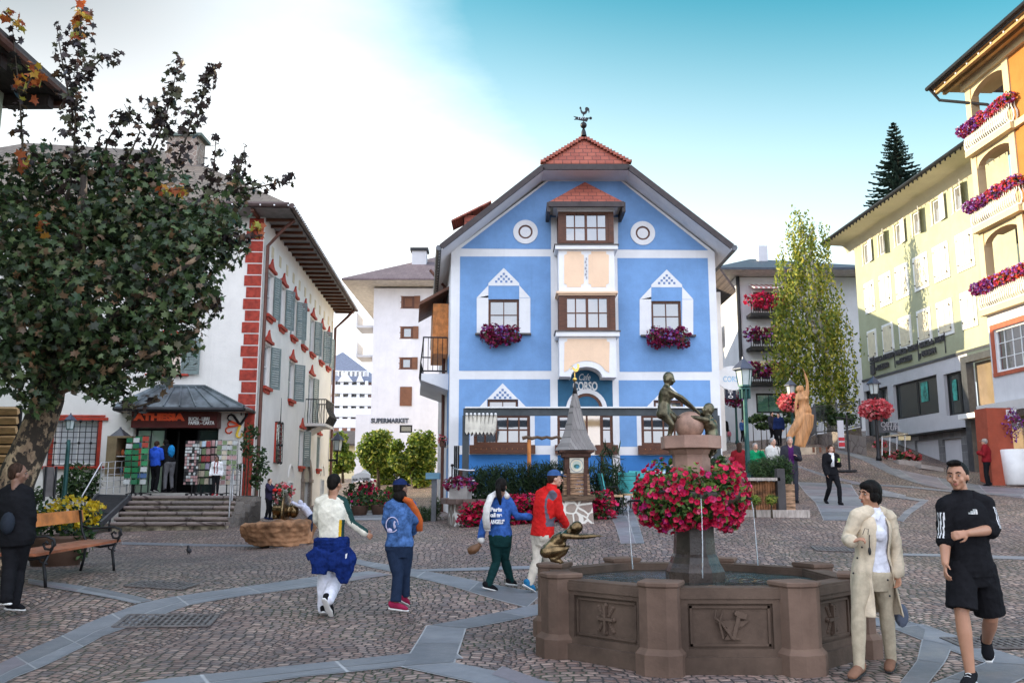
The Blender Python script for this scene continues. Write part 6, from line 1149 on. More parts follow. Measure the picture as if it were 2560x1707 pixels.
def bed(pts, Y0_, h, n, seed, label, name='hedge', lm='dark', leaf='blade', size=.2, rr=.35, cat='hedge', fl=None, group=None):
 cs=[];r_=[];rs=random.Random(seed)
 for(px, Y)in pts:p=at(px, 1250, Y);z=H(p.x, Y);cs+=[(p.x, Y, z+h*f)for f in(.25, .55, .85)];r_+=[(rr*(1.1-.35*f)*rs.uniform(.85, 1.2), rr, h*.3)for f in(0, .4, .8)]
 t=thing(name, label, cat, cs[0], group);foliage('foliage', LM[lm], t, cs, r_, n, size, leaf, seed, .3, droop=-1.5 if leaf=='blade' else 0, up=-.2 if leaf=='blade' else .3)
 if fl:foliage('blossoms', LM[fl[0]], t, cs, [(a*1.05, b_*1.1, c*1.15)for a, b_, c in r_], fl[1], fl[2], 'petal', seed+3, .75, up=.8)
 return t
LM['hedge']=leafmat('rosemary_needles', [(0, (.005, .016, .006)), (.5, (.014, .034, .012)), (1, (.035, .07, .022))], .15, .7)
bed([(x, 21.6)for x in range(1190, 1425, 21)], 0, 1.15, 13000, 41, 'dense dark evergreen hedge left of the wooden clock shrine', lm='hedge', size=.17)
bed([(x, 21.6)for x in range(1478, 1540, 20)], 0, 1.1, 2000, 42, 'dark evergreen hedge clump right of the wooden clock shrine', lm='hedge', size=.18)
bed([(1515, 22.5), (1535, 22.5)], 0, 1.5, 220, 43, 'tall spiky plant with feathery tips beside the right hedge', 'spiky_plant', 'hedge', 'blade', .3, .25, 'plant')
bed([(x, 20.6)for x in range(1172, 1240, 14)], 0, .45, 1000, 44, 'red begonia bed in front of the stone terrace wall', 'flower_bed', 'dark', 'oval', .09, .25, 'flower bed', ('crim', 620, .09), 'red flower beds around the clock shrine')
bed([(x, 20.3)for x in range(1250, 1400, 16)], 0, .55, 1500, 45, 'red begonia bed below the hedge behind the walking couple', 'flower_bed', 'dark', 'oval', .09, .26, 'flower bed', ('crim', 1100, .09), 'red flower beds around the clock shrine')
bed([(x, 20.5)for x in range(1492, 1520, 12)], 0, .55, 400, 46, 'small red flower bed right of the stone shrine base', 'flower_bed', 'dark', 'oval', .09, .22, 'flower bed', ('crim', 240, .09), 'red flower beds around the clock shrine')
zz_=H(-1.3, 20.6);tw_=thing('terrace_wall', 'curved rubble stone wall with white mortar at the left corner of the cafe terrace', 'wall', (-1.2, 20.9, zz_));zt_=A('tw', 700, 1080, 20.8).z;P=[(A('tw', 460, 1300, 24).x, 25.5), (A('tw', 470, 1300, 23).x, 23.3), (A('tw', 490, 1300, 21.8).x, 21.9), (A('tw', 560, 1300, 20.9).x, 21.05), (A('tw', 700, 1300, 20.5).x, 20.75), (A('tw', 900, 1300, 20.5).x, 20.75), (A('tw', 1300, 1300, 20.5).x, 20.9)]
b=MB()
for i in range(len(P)-1):
 (x0, y0), (x1, y1)=P[i], P[i+1];d=Vector((x1-x0, y1-y0, 0)).normalized();n_=Vector((d.y, -d.x, 0))*-.3;b.prism([(x0, y0, zz_-1), (x1, y1, zz_-1), (x1+n_.x, y1+n_.y, zz_-1), (x0+n_.x, y0+n_.y, zz_-1)], UP*(zt_-zz_+1))
b.obj('masonry', m_rubble('mauve_rubble', [(.16, .10, .085), (.25, .17, .13), (.20, .13, .11), (.34, .27, .2)], (.72, .70, .66), 2.3, .075), tw_)
b=MB()
for i in range(len(P)-1):b.bar((P[i][0], P[i][1]+.1, zt_+.05), (P[i+1][0], P[i+1][1]+.1, zt_+.05), .4, .12)
b.obj('coping', mat('brown_coping', (.13, .085, .07), .7), tw_)
t=thing('terrace_rail', 'curved black iron rail with three tall rods at the terrace corner', 'railing', (P[3][0], P[3][1], zt_));b=MB()
for x in(578, 606, 636):p=A('tw', x, 860, 21.2);b.tube([(p.x, 21.2, zt_), (p.x, 21.2, A('tw', x, 205, 21.2).z)], .022, 6)
p=A('tw', 541, 900, 21.3);b.tube([(p.x, 21.3, zt_), (p.x, 21.3, A('tw', 541, 500, 21.3).z)], .018, 6);b.ball((p.x, 21.3, A('tw', 541, 500, 21.3).z), .04, 8);b.obj('rod', DARKM, t)
for y in(550, 705):b=MB();b.tube([A('tw', 570, y-8, 21.2), A('tw', 640, y+15, 21), A('tw', 800, y+28, 20.95), A('tw', 880, y+24, 21)], .022, 6);b.obj('rail', STEEL, t)
b=MB();b.prism([A('tw', 625, 880, 21.6), A('tw', 700, 890, 21.4), A('tw', 700, 560, 21.4), A('tw', 625, 560, 21.6)], (0, .15, 0));b.obj('board', BROWN, t)
t=thing('trough_planter', 'grey box planter with dark violet flowers on the terrace wall corner', 'planter', A('tw', 680, 1030, 20.8));a=A('tw', 530, 1035, 20.95);e=A('tw', 800, 1050, 20.8);b=MB();b.bar(Vector((a.x, 21.1, zt_+.26)), Vector((e.x, 20.95, zt_+.26)), .3, .3);b.obj('box', mat('grey_stone_box', (.30, .28, .26)), t);planter_flowers(t, Vector((a.x, 21.05, zt_+.45)), Vector((e.x, 20.95, zt_+.45)), .17, 240, 'maroon', .07, 47)
p=A('l2', 370, 1060, 15.6);z0=H(p.x, 15.6);t=thing('flower_pot', 'large clay pot of yellow and white flowers behind the bench', 'flower pot', (p.x, 15.6, z0));b=MB();b.lathe([(.38, 0), (.48, .42), (.52, .45), (.52, .5), (.44, .5), (.42, .42)], (p.x, 15.6, z0), 20);b.obj('pot', mat('brown_pot', (.14, .08, .055), .7), t, True)
foliage('leaves', LM['dark'], t, [(p.x-.3, 15.6, z0+.75), (p.x+.3, 15.6, z0+.7), (p.x+.45, 15.5, z0+.4)], [(.45, .4, .35), (.45, .4, .35), (.2, .2, .35)], 700, .1, 'oval', 51);foliage('blossoms', LM['yellow'], t, [(p.x+.3, 15.5, z0+.88), (p.x-.5, 15.5, z0+.75)], [(.48, .4, .28), (.2, .2, .25)], 420, .07, 'petal', 52, .7)
for i, (x, y, lab)in enumerate(((360, 1430, 'round pot of green plants in front of the flower stand'), (540, 1430, 'round pot of green plants at the garden edge beside the cap woman'))):
 p=A('su', x, y, 30);z0=H(p.x, 30);t=thing('plant_pot', lab, 'plant pot', (p.x, 30, z0), 'plant pots in the left street');b=MB();b.lathe([(.22, 0), (.3, .3), (.32, .32)], (p.x, 30, z0), 14);b.obj('pot', MATS['brown_pot'], t, True);foliage('leaves', LM['dark'], t, [(p.x, 30, z0+.5)], [(.5, .4, .35)], 260, .12, 'oval', 61+i);foliage('blossoms', LM['crim'], t, [(p.x, 30, z0+.6)], [(.4, .35, .3)], 26, .09, 'petal', 62, .8)
t=thing('flower_stand', 'flower stand with white scalloped awning and dark plants in the left street', 'stall', (A('su', 370, 1300, 36).x, 36, H(-9, 36)));c=A('su', 375, 1090, 36);zf=H(c.x, 36);b=MB();b.tube([(c.x+.3, 36.4, zf), (c.x+.3, 36.4, c.z)], .04, 6);b.obj('post', DARKM, t);a0=A('su', 288, 1105, 35.4);a1=A('su', 460, 1085, 35.4);t0=A('su', 400, 990, 36.2)
n=12;b=MB();zt=[]
for i in range(n):
 f0, f1=i/n, (i+1)/n;g_=lambda f, dz=0:a0.lerp(a1, f)+UP*(.2*math.sin(PI*min(1, f*1.1))*.5)+UP*dz;top=lambda f:Vector((a0.lerp(t0, .5+.5*f).x, 36.3, t0.z-(1-f)*.2))
 b.poly([g_(f0, .2), g_(f1, .2), top(f1), top(f0)]);b.poly([g_(f0, -.06), g_((f0+f1)/2, -.1), g_(f1, -.06), g_(f1, .2), g_(f0, .2)])
b.obj('awning', WHITEF, t);fa=Fr(Vector((a0.x, a0.y-.03, 0)), (a1-a0));La=(a1-a0).length;text('FIORI', fa, La*.06, a0.z+.02, .13, .004, DARKM, t, .02, width=La*.3, bold=.003);text('FLOWERS', fa, La*.43, a0.z+.05, .13, .004, DARKM, t, .02, width=La*.52, bold=.003)
foliage('leaves', LM['dark'], t, [tuple(A('su', x, y, 36))for x, y in((330, 1200), (400, 1250), (440, 1180), (310, 1240), (420, 1290))], [(.5, .4, .4)]*5, 700, .16, 'oval', 64);foliage('blossoms', LM['crim'], t, [tuple(A('su', 440, 1150, 35.8))], [(.4, .3, .3)], 40, .14, 'petal', 65)
# == FIGURE KIT ==
def remesh(mb, vox, smooth=2, wr=0, seed=0, wsc=1.0):
 me=bpy.data.meshes.new('tmp');me.from_pydata(mb.v, [], mb.f);o=bpy.data.objects.new('tmp', me);COL.objects.link(o)
 m=o.modifiers.new('r', 'REMESH');m.mode='VOXEL';m.voxel_size=vox
 if smooth:m=o.modifiers.new('s', 'SMOOTH');m.factor=.5;m.iterations=smooth
 dg=bpy.context.evaluated_depsgraph_get();r=bpy.data.meshes.new_from_object(o.evaluated_get(dg));bpy.data.objects.remove(o);bpy.data.meshes.remove(me)
 if wr:
  n=len(r.vertices);P=np.empty(n*3);r.vertices.foreach_get('co', P);P=P.reshape(n, 3);N_=np.empty(n*3);r.vertex_normals.foreach_get('vector', N_);N_=N_.reshape(n, 3)
  rs=np.random.RandomState(seed);q=P-P.mean(0);w_=q+.045*np.sin(q[:, [1, 2, 0]]*9+rs.uniform(0, 6, 3));d=np.zeros(n)
  for k in range(7):a=rs.normal(size=3)*np.array([1, 1, 1.5]);a/=np.linalg.norm(a);fq=rs.uniform(22, 60)*wsc;d+=(1-np.abs(np.sin(w_@a*fq+rs.uniform(0, 6))))**2*rs.uniform(.4, 1)*28/fq
  d=d-d.mean();P+=N_*(d*wr*.75)[:, None];r.vertices.foreach_set('co', P.ravel());r.update()
 return r
def mobj(name, me, mats, par, fn=None):
 org=ORG.get(par.name, Vector((0, 0, 0)));n=len(me.polygons)
 if not isinstance(mats, (list, tuple)):mats=[mats]
 me.materials.clear();[me.materials.append(m)for m in mats]
 if fn is not None and len(mats)>1:
  c=np.empty(n*3);me.polygons.foreach_get('center', c);me.polygons.foreach_set('material_index', np.asarray(fn(c.reshape(n, 3)), dtype=np.int32))
 me.polygons.foreach_set('use_smooth', [True]*n);nv=len(me.vertices);P=np.empty(nv*3);me.vertices.foreach_get('co', P);P=P.reshape(nv, 3)-np.array(org);me.vertices.foreach_set('co', P.ravel());me.update();me.name=name
 o=bpy.data.objects.new(name, me);COL.objects.link(o);o.parent=par;ORG[o.name]=org;return o
def loft(mb, rings, n=20, ex=2.3):
 """rings: (centre, side axis, front axis, a, b)"""
 vs=[];fs=[]
 for c, sa, fa, a, b in rings:
  for k in range(n):
   t=2*PI*k/n;x=math.copysign(abs(math.cos(t))**(2/ex), math.cos(t));y=math.copysign(abs(math.sin(t))**(2/ex), math.sin(t));vs.append(c+sa*a*x+fa*b*y)
 for i in range(len(rings)-1):
  for k in range(n):fs.append((i*n+k, i*n+(k+1)%n, (i+1)*n+(k+1)%n, (i+1)*n+k))
 fs.append(tuple(range(n-1, -1, -1)));fs.append(tuple(range((len(rings)-1)*n, len(rings)*n)));mb.add(vs, fs)
def limb(mb, pts, rs, n=14):
 """smooth limb through joints with given radii, rounded ends"""
 P=[Vector(p)for p in pts];mb.tube(P, rs, n);mb.ball(P[0], rs[0], n);mb.ball(P[-1], rs[-1], n)
def seg(P, fr):return[P[i].lerp(P[i+1], f)for i, f in fr]
class Pose:
 def __init__(s, J, fwd, hf=None, s_=1.0, fem=False, hup=None):
  s.J=J;s.s=s_;s.fem=fem;s.P=(J['hA']+J['hB'])/2;s.C=(J['sA']+J['sB'])/2;s.up=(s.C-s.P).normalized();s.fwd=Vector(fwd).normalized();s.L=(s.C-s.P).length
  s.side=(s.up.cross(s.fwd)).normalized()*-1;s.f=s.side.cross(s.up).normalized()*1
  if s.f.dot(s.fwd)<0:s.f=-s.f
  s.hf=Vector(hf or fwd).normalized();hu=Vector(hup)if hup else(J['head']-J['neck']).normalized()*.5+UP*.5;s.hs=s.hf.cross(hu).normalized();s.hu=s.hs.cross(s.hf).normalized();s.H=Matrix((s.hs, s.hf, s.hu)).transposed()
 def hp(s, x, y, z):return s.J['head']+s.H@(Vector((x, y, z))*s.s)
 def rings(s, t0, t1, inf, flare=0, n=9, mul=1.0):
  S=s.s;T=[-.25, -.12, .0, .15, .38, .6, .8, .95, 1.06]
  A_=[.11, .148, .163, .156, .124, .136, .152, .138, .08]if s.fem else[.11, .138, .148, .146, .134, .152, .168, .15, .08]
  B_=[.09, .108, .12, .112, .095, .115, .11, .092, .065]if s.fem else[.09, .105, .115, .112, .105, .118, .118, .1, .065]
  out=[]
  for i in range(n):
   t=t0+(t1-t0)*i/(n-1);a=np.interp(t, T, A_)*S*mul+inf;b=np.interp(t, T, B_)*S*mul+inf;fl=max(0, .3-t)*flare;sh=.03*S*math.sin(min(1, max(0, t))*PI)
   hs=(s.J['hB']-s.J['hA']).normalized();ss=(s.J['sB']-s.J['sA']).normalized();f=min(1, max(0, t));sd=(hs.lerp(ss, f)if hs.dot(ss)>0 else s.side);sd=(sd-s.up*sd.dot(s.up)).normalized();sg_=1 if(hs+ss).cross(s.up).dot(s.fwd)>0 else-1;fa=sd.cross(s.up)*sg_
   c=s.P.lerp(s.C, t)if t>=0 else s.P+UP*(t*s.L)
   out.append((c-fa*sh*.4, sd, fa, a+fl, b+fl))
  return out
 def arm(s, mb, k, inf=0, to=1.0, cuff=0):
  S=s.s;a, e, w=s.J['s'+k], s.J['e'+k], s.J['w'+k];g=.9 if s.fem else 1
  if to>=1:pts=[a, a.lerp(e, .5), e, e.lerp(w, .35), e.lerp(w, .7), w];rs=[.056*g, .049*g, .041*g, .042*g, .034*g, .027*g]
  elif to>.5:f=(to-.5)*2;pts=[a, a.lerp(e, .5), e, e.lerp(w, f)];rs=[.056, .049, .041, .042]
  else:f=to*2;pts=[a, a.lerp(e, f*.5), a.lerp(e, f)];rs=[.056, .053, .05]
  rs=[r*S+inf+(cuff if i==len(rs)-1 else 0)for i, r in enumerate(rs)];limb(mb, pts, rs)
  mb.tube([s.C.lerp(a, .2)+s.up*.05*S, a], [(.055*S+inf), rs[0]], 12)
 def leg(s, mb, k, inf=0, to=1.0, flare=0):
  S=s.s;h, kn, an=s.J['h'+k], s.J['k'+k], s.J['n'+k];g=1.06 if s.fem else 1
  if to>=1:pts=[h, h.lerp(kn, .25), h.lerp(kn, .65), kn, kn.lerp(an, .3), kn.lerp(an, .7), an];rs=[.088*g, .088*g, .068*g, .053, .056, .044, .036]
  elif to>.5:f=(to-.5)*2;pts=[h, h.lerp(kn, .3), h.lerp(kn, .7), kn, kn.lerp(an, f)];rs=[.09, .088, .072, .056, .056]
  else:f=to*2;pts=[h, h.lerp(kn, f*.5), h.lerp(kn, f)];rs=[.09, .086, .08]
  rs=[r*S+inf*(.4+.6*i/(len(rs)-1)if to>=1 else 1)+flare*i/(len(rs)-1)for i, r in enumerate(rs)]
  if to<1:mb.tube(pts, rs, 16);mb.ball(pts[0], rs[0], 14)
  else:limb(mb, pts, rs)
 def foot(s, mb, k, inf=0, sole=None):
  S=s.s;a, t=s.J['n'+k], s.J['t'+k];d=(t-a);d.normalize();side=d.cross(UP).normalized();nn=side.cross(d).normalized();heel=a-d*.045*S-nn*.045*S;ball=heel.lerp(t, .68)+nn*.006
  d2=(t-heel).normalized();n2=side.cross(d2).normalized()
  def R_(w, h):return((h*S+inf), (w*S+inf))
  mb.tube([heel-d2*.018*S+n2*.006, heel+n2*.012*S, heel.lerp(t, .4)+n2*.016*S, ball+n2*.004, t-d2*.03*S, t+n2*-.004], [R_(.018, .016), R_(.033, .034), R_(.036, .036), R_(.042, .028), R_(.036, .022), R_(.016, .010)], 12, up=n2);limb(mb, [a, heel+n2*.03*S], [.036*S+inf, .036*S+inf])
  if sole is not None:sole.tube([heel-d2*.032*S-n2*.028*S, heel-n2*.03*S, heel.lerp(t, .5)-n2*.026*S, ball-n2*.03*S, t+d2*.012*S-n2*.02*S], [(.012*S, .022*S), (.013*S, .042*S), (.013*S, .042*S), (.013*S, .052*S), (.01*S, .026*S)], 12, up=n2)
 def hand(s, mb, k, hd=None, pn=None, curl=.5, thumb=1):
  S=s.s*.95;w=s.J['w'+k];hd=Vector(hd).normalized()if hd else(w-s.J['e'+k]).normalized();pn=Vector(pn)if pn else(s.fwd*.2+(s.P-w)*1.0);pn=(pn-hd*pn.dot(hd));pn=pn.normalized()if pn.length>1e-4 else hd.orthogonal();sd=hd.cross(pn)
  mb.tube([w, w+hd*.03*S, w+hd*.085*S], [(.016*S, .025*S), (.014*S, .034*S), (.012*S, .036*S)], 10, up=pn)
  for i, (o, L)in enumerate(((-.03, .062), (-.01, .075), (.01, .08), (.029, .07))):
   p=w+hd*.08*S+sd*o*S;a=curl*.5;P=[p];
   for j in range(3):d=(hd*math.cos(a)+pn*math.sin(a)).normalized();p=p+d*L*S*(.45, .32, .25)[j];P.append(p);a+=curl*(.75+.08*i)
   mb.tube(P, [.0095*S, .009*S, .008*S, .0065*S], 8);mb.ball(P[-1], .0065*S, 6)
  q=w+hd*.025*S+sd*.03*S*thumb;P=[q, q+(hd*.6+sd*thumb*.6+pn*.35).normalized()*.035*S, q+(hd*.9+sd*thumb*.45+pn*.5).normalized()*.062*S];mb.tube(P, [.0125*S, .010*S, .0075*S], 8);mb.ball(P[-1], .0075*S, 6)
 def head(s, mb, nose=1):
  S=s.s;B=lambda p, r, n=14:mb.ball(s.hp(*p), [x*S for x in r], n, 0, s.H)
  B((0, -.004, .022), (.073, .092, .094), 20);B((0, .018, -.038), (.055, .062, .066), 16);B((0, .05, -.085), (.026, .024, .022));B((0, .066, -.048), (.028, .02, .026))
  for x in(-1, 1):B((x*.076, -.008, -.012), (.009, .018, .028), 10);B((x*.038, .058, -.03), (.022, .02, .022));B((x*.028, .08, .028), (.02, .009, .006));B((x*.012, .1, -.034), (.009, .009, .008), 8)
  mb.tube([s.hp(0, .084, .02), s.hp(0, .098, -.01), s.hp(0, .111, -.032)], [.009*S, .011*S, .012*S], 8);mb.ball(s.hp(0, .108, -.032), .0125*S, 8)
  B((0, .082, -.058), (.02, .008, .005), 8);B((0, .08, -.068), (.017, .008, .006), 8)
  nk=s.J['neck'];mb.tube([nk-s.up*.06*S, nk, s.hp(0, -.02, -.06)], [.07*S, .054*S, .052*S], 14)
 def body(s, mb, head=1, hands=None, feet=1):
  h=hands or{};loft(mb, s.rings(-.12, 1.06, 0, n=12));
  for k in 'AB':s.arm(mb, k);s.leg(mb, k);s.hand(mb, k, **h.get(k, {}));
  if feet:s.foot(mb, 'A');s.foot(mb, 'B')
  for k in 'AB':mb.ball(s.J['h'+k]-s.f*.03*s.s-UP*.02*s.s, (.09*s.s,)*3, 14)
  if s.fem:
   for x in(-1, 1):mb.ball(s.P.lerp(s.C, .72)+s.side*x*.068*s.s+s.f*.085*s.s, .055*s.s, 12)
  if head:s.head(mb)
SKIN={}
def skin(nm, c):
 if nm not in SKIN:m, e, b=newmat(nm);e.put(b.inputs['Base Color'], e.mix(e.noise(e.coord(), 22, 4), tuple(x*.85 for x in c), tuple(x*1.12 for x in c)));b.inputs['Roughness'].default_value=.5;b.inputs['Subsurface Weight'].default_value=.08;b.inputs['Subsurface Radius'].default_value=(.01, .004, .002);SKIN[nm]=m
 return SKIN[nm]
FAIR=skin('fair_skin', (.58, .33, .23));TAN=skin('tanned_skin', (.42, .21, .125));BRN=skin('brown_skin', (.22, .11, .07))
HAIRD=mat('dark_hair', (.008, .006, .005), .6, 0, .4, 40, .8, 150, .12, (1, 1, .2));HAIRB=mat('brown_hair', (.04, .02, .012), .6, 0, .4, 40, .8, 150, .15, (1, 1, .2));HAIRG=mat('grey_hair', (.30, .28, .26), .6, 0, .3, 40, .6, 200)
CL=lambda n, c, **k:fabric(n, c, **k)
def person(label, J, fwd, hf=None, s_=1.0, fem=False, sk=None, vox=.012, top=None, bot=None, shoe=None, hair=None, hands=None, face=True, det=1, cat='person', hup=None, sit=False):
 ps=Pose(J, fwd, hf, s_, fem, hup);b0=min(J['nA'].z, J['nB'].z);base=(J['nA']+J['nB'])/2;t=thing('person', label, cat, (base.x, base.y, b0-.07*s_));sk=sk or FAIR;S=s_;w2=vox
 mb=MB();ps.body(mb, 1, hands);bd=mobj('body', remesh(mb, vox, 1), sk, t)
 if bot:
  mb=MB();inf=bot.get('inf', .012)*S;loft(mb, ps.rings(-.27, bot.get('top', .07), inf, n=6));[ps.leg(mb, k, inf, bot.get('to', 1.0), bot.get('flare', 0))for k in 'AB'];[mb.ball(J['h'+k]-ps.f*.03*S-UP*.02*S, (.088*S+inf*.4,)*3, 14)for k in 'AB']
  mobj(bot.get('name', 'trousers'), remesh(mb, w2, 2, bot.get('wr', .0035), hash(label)%99, 1.0), bot['m'], t, bot.get('fn')and(lambda c:bot['fn'](c, ps)))
 if top:
  mb=MB();inf=top.get('inf', .016)*S;t0=top.get('hem', -.06);loft(mb, ps.rings(t0, 1.08, inf, top.get('flare', 0), 12))
  for k in 'AB':ps.arm(mb, k, inf*.9, top.get('to', .99)if not isinstance(top.get('to'), dict)else top['to'][k], top.get('cuff', 0))
  if fem:
   for x in(-1, 1):mb.ball(ps.P.lerp(ps.C, .72)+ps.side*x*.068*S+ps.f*.085*S, .058*S+inf, 12)
  if top.get('collar'):mb.tube([J['neck']-ps.up*.05*S, J['neck']+ps.up*top['collar']*S], [.085*S, .064*S+.006], 14)
  if top.get('hood'):mb.ball(J['neck']-ps.f*.085*S-ps.up*.0, (.1*S, .06*S, .075*S), 14, 0, Matrix((ps.side, ps.f, ps.up)).transposed())
  mobj(top.get('name', 'shirt'), remesh(mb, w2, 2, top.get('wr', .005), hash(label+'t')%99, .8), top['m'], t, top.get('fn')and(lambda c:top['fn'](c, ps)))
 if shoe:
  for k in 'AB':
   mb=MB();sl=MB();ps.foot(mb, k, .007*S, sl);o=mobj('shoe', remesh(mb, w2*.7, 1), shoe[0], t);mobj('sole', remesh(sl, w2*.6, 1), shoe[1], o)
 hr_=hair or{};st=hr_.get('style', 'short');hm=hr_.get('m', HAIRD);mb=MB();B=lambda p, r, n=18:mb.ball(ps.hp(*p), [x*S for x in r], n, 0, ps.H)
 if st!='none':
  g_=1.07 if vox>.015 else 1;B((0, -.022, .036), (.082*g_, .092*g_, .094*g_));B((0, -.055, -.005), (.066*g_, .056*g_, .072))
  if st=='quiff':B((0, .045, .105), (.055, .042, .03));B((.02, .07, .105), (.035, .03, .022));B((-.02, .06, .11), (.03, .03, .022))
  if st=='bob':B((0, -.01, .05), (.09, .094, .088));B((0, .045, .075), (.07, .045, .045));B((-.055, .0, -.005), (.034, .05, .06));B((.055, 0, -.005), (.034, .05, .06));B((0, -.06, -.03), (.07, .045, .065))
  if st in('pony', 'long'):B((0, -.02, .03), (.087, .096, .1));B((-.04, -.03, -.03), (.04, .05, .06));B((.04, -.03, -.03), (.04, .05, .06))
  if st=='pony':mb.tube([ps.hp(0, -.1, .02), ps.hp(0, -.135, -.04), ps.hp(.02, -.125, -.16), ps.hp(.03, -.12, -.28)], [.03*S, .042*S, .04*S, .014*S], 12)
  if st=='long':mb.tube([ps.hp(0, -.06, .0), ps.hp(0, -.085, -.12), ps.hp(0, -.09, -.26)], [(.06*S, .075*S), (.045*S, .085*S), (.02*S, .05*S)], 14, up=ps.hf)
  if st=='bun':B((0, -.075, .105), (.04, .04, .04));B((0, -.1, -.06), (.03, .04, .05))
  if st in('hood',):mb.v=[];mb.f=[];mb.m=[];B((0, -.025, .02), (.098, .105, .118));B((0, -.05, -.06), (.08, .07, .08))
  mobj('hair' if st!='hood' else 'hood', remesh(mb, w2*.8, 1, .0012, 3, 3), hm, t)
 if hr_.get('cap'):
  mb=MB();n=20;v=[];
  for i in range(7):
   p=PI/2*i/6;
   for k in range(n):a=2*PI*k/n;v.append(ps.hp(.088*math.cos(a)*math.cos(p), -.012+.102*math.sin(a)*math.cos(p), .045+.085*math.sin(p)))
  mb.add(v, [(i*n+k, i*n+(k+1)%n, (i+1)*n+(k+1)%n, (i+1)*n+k)for i in range(6)for k in range(n)]+[tuple(range(n))])
  o=mb.obj('cap', hr_['cap'], t, True);mb=MB();mb.prism([ps.hp(x, y, z)for x, y, z in((-.07, .06, .05), (-.06, .12, .038), (-.03, .155, .03), (.03, .155, .03), (.06, .12, .038), (.07, .06, .05))], ps.hu*.008);mb.obj('brim', hr_['cap'], o)
  if hr_.get('patch'):mb=MB();mb.prism([ps.hp(x, .085, z)for x, z in((-.035, .07), (.035, .07), (.035, .105), (-.035, .105))], ps.hf*.012);mb.obj('logo', WHITEF, o)
 if face:
  e=MB();ir=MB();bw=MB();lp=MB()
  for x in(-1, 1):
   e.ball(ps.hp(x*.031, .077, .006), (.0115*S, .009*S, .0055*S), 10, 0, ps.H);ir.ball(ps.hp(x*.031, .085, .006), (.0058*S, .005*S, .0056*S), 8, 0, ps.H);bw.tube([ps.hp(x*.013, .0935, .027), ps.hp(x*.032, .092, .033), ps.hp(x*.05, .078, .027)], [.004*S, .0048*S, .003*S], 6)
  lp.ball(ps.hp(0, .087, -.0565), (.022*S, .006*S, .0042*S), 10, 0, ps.H);lp.ball(ps.hp(0, .0855, -.065), (.018*S, .006*S, .005*S), 10, 0, ps.H)
  for q, n_, m_ in((e, 'eye', mat('eye_white', (.30, .28, .27), .4, 0, 0)), (ir, 'iris', mat('iris', (.02, .012, .008), .2, 0, 0)), (bw, 'eyebrow', hm if st!='hood' else HAIRD), (lp, 'lips', mat('lips', (.36, .12, .09), .5))):q.obj(n_, m_, bd, True)
 return t, ps
def jp(k, Y0, **kw):
 """joints read off the picture: (x, y[, depth offset])"""
 return{n:A(k, v[0], v[1], Y0+(v[2]if len(v)>2 else 0))for n, v in kw.items()}
def ground_feet(J, s_=1.0):
 for k in 'AB':
  for q, h in(('n'+k, .082*s_), ('t'+k, .03*s_)):pass
 return J
BLK=CL('black_cloth', (.012, .012, .014), bump=.5);NAVY=CL('navy_cloth', (.012, .022, .075));WHC=CL('white_cloth', (.74, .74, .74));JEAN=CL('dark_denim', (.018, .03, .06));DEN=CL('blue_denim', (.06, .13, .30), var=.35)
WHR=mat('white_rubber', (.68, .67, .64), .6);BLR=mat('black_rubber_sole', (.02, .02, .02), .6)
# ---- young man in black ----
J=jp('pr', 7.45, head=(862, 236, 0), neck=(888, 345, .02), sA=(785, 425, 0), sB=(1040, 412, .05), eA=(782, 625, .0), wA=(783, 795, -.1), eB=(1092, 575, -.02), wB=(930, 600, -.24), hA=(885, 832, 0), hB=(1022, 832, .03), kA=(890, 1115, -.06), nA=(940, 1445, -.08), tA=(900, 1512, -.28), kB=(1078, 1150, .1), nB=(1050, 1302, .42), tB=(1064, 1415, .3))
for k_, z_ in(('nA', .085), ('tA', .03)):J[k_].z=z_
def f_y(c, ps):
 idx=np.zeros(len(c), int);el={k:(np.array(ps.J['s'+k]), np.array(ps.J['e'+k]))for k in 'AB'}
 for k, sg in(('A', -1), ('B', 1)):
  a, e=el[k];d=(e-a)/np.linalg.norm(e-a);r=c-a;tt=r@d;L=np.linalg.norm(e-a);out=r-np.outer(tt, d);nn=np.linalg.norm(out, axis=1);sv=np.array(ps.side*sg if ps.side.dot(ps.J['s'+k]-ps.C)>0 else ps.side*-sg)
  sv=np.array((ps.J['s'+k]-ps.C).normalized());sv=sv*.75+np.array(ps.f)*.65;sv=sv-d*(sv@d);sv/=np.linalg.norm(sv);w_=np.cross(d, sv);ang=np.arctan2(out@w_, out@sv)
  sel=(tt>L*.22)&(tt<L*1.05)&(nn<.1)&((np.abs(ang)<.09)|(np.abs(np.abs(ang)-.36)<.09));idx[sel]=1
 return idx
t, ps=person('young man in black sports top and shorts with white sleeve stripes, arm across his waist', J, (-.45, -1, 0), (-.85, -1, .02), 1.03, sk=TAN, vox=.0075, top=dict(m=[BLK, WHC], to=.56, inf=.02, hem=-.12, fn=f_y, collar=.03, wr=.006, cuff=.012), bot=dict(m=BLK, to=.455, inf=.016, flare=.02, top=.2, name='shorts', wr=.005), shoe=(BLK, WHR), hair=dict(style='quiff', m=HAIRD), hands=dict(A=dict(curl=.55, pn=(1, -.2, 0)), B=dict(curl=.9, pn=(0, 1, -.3), hd=(-1, -.1, -.15))))
b=MB();c_=A('pr', 975, 466, 7.22)
for i, (x, h)in enumerate(((-.022, .016), (-.004, .028), (.014, .042))):b.prism([c_+Vector((x-.007, 0, -.014)), c_+Vector((x+.008, 0, -.014)), c_+Vector((x+.004, 0, h-.02)), c_+Vector((x-.004, 0, h-.016))], (0, .05, 0))
b.obj('chest_logo', WHR, t)
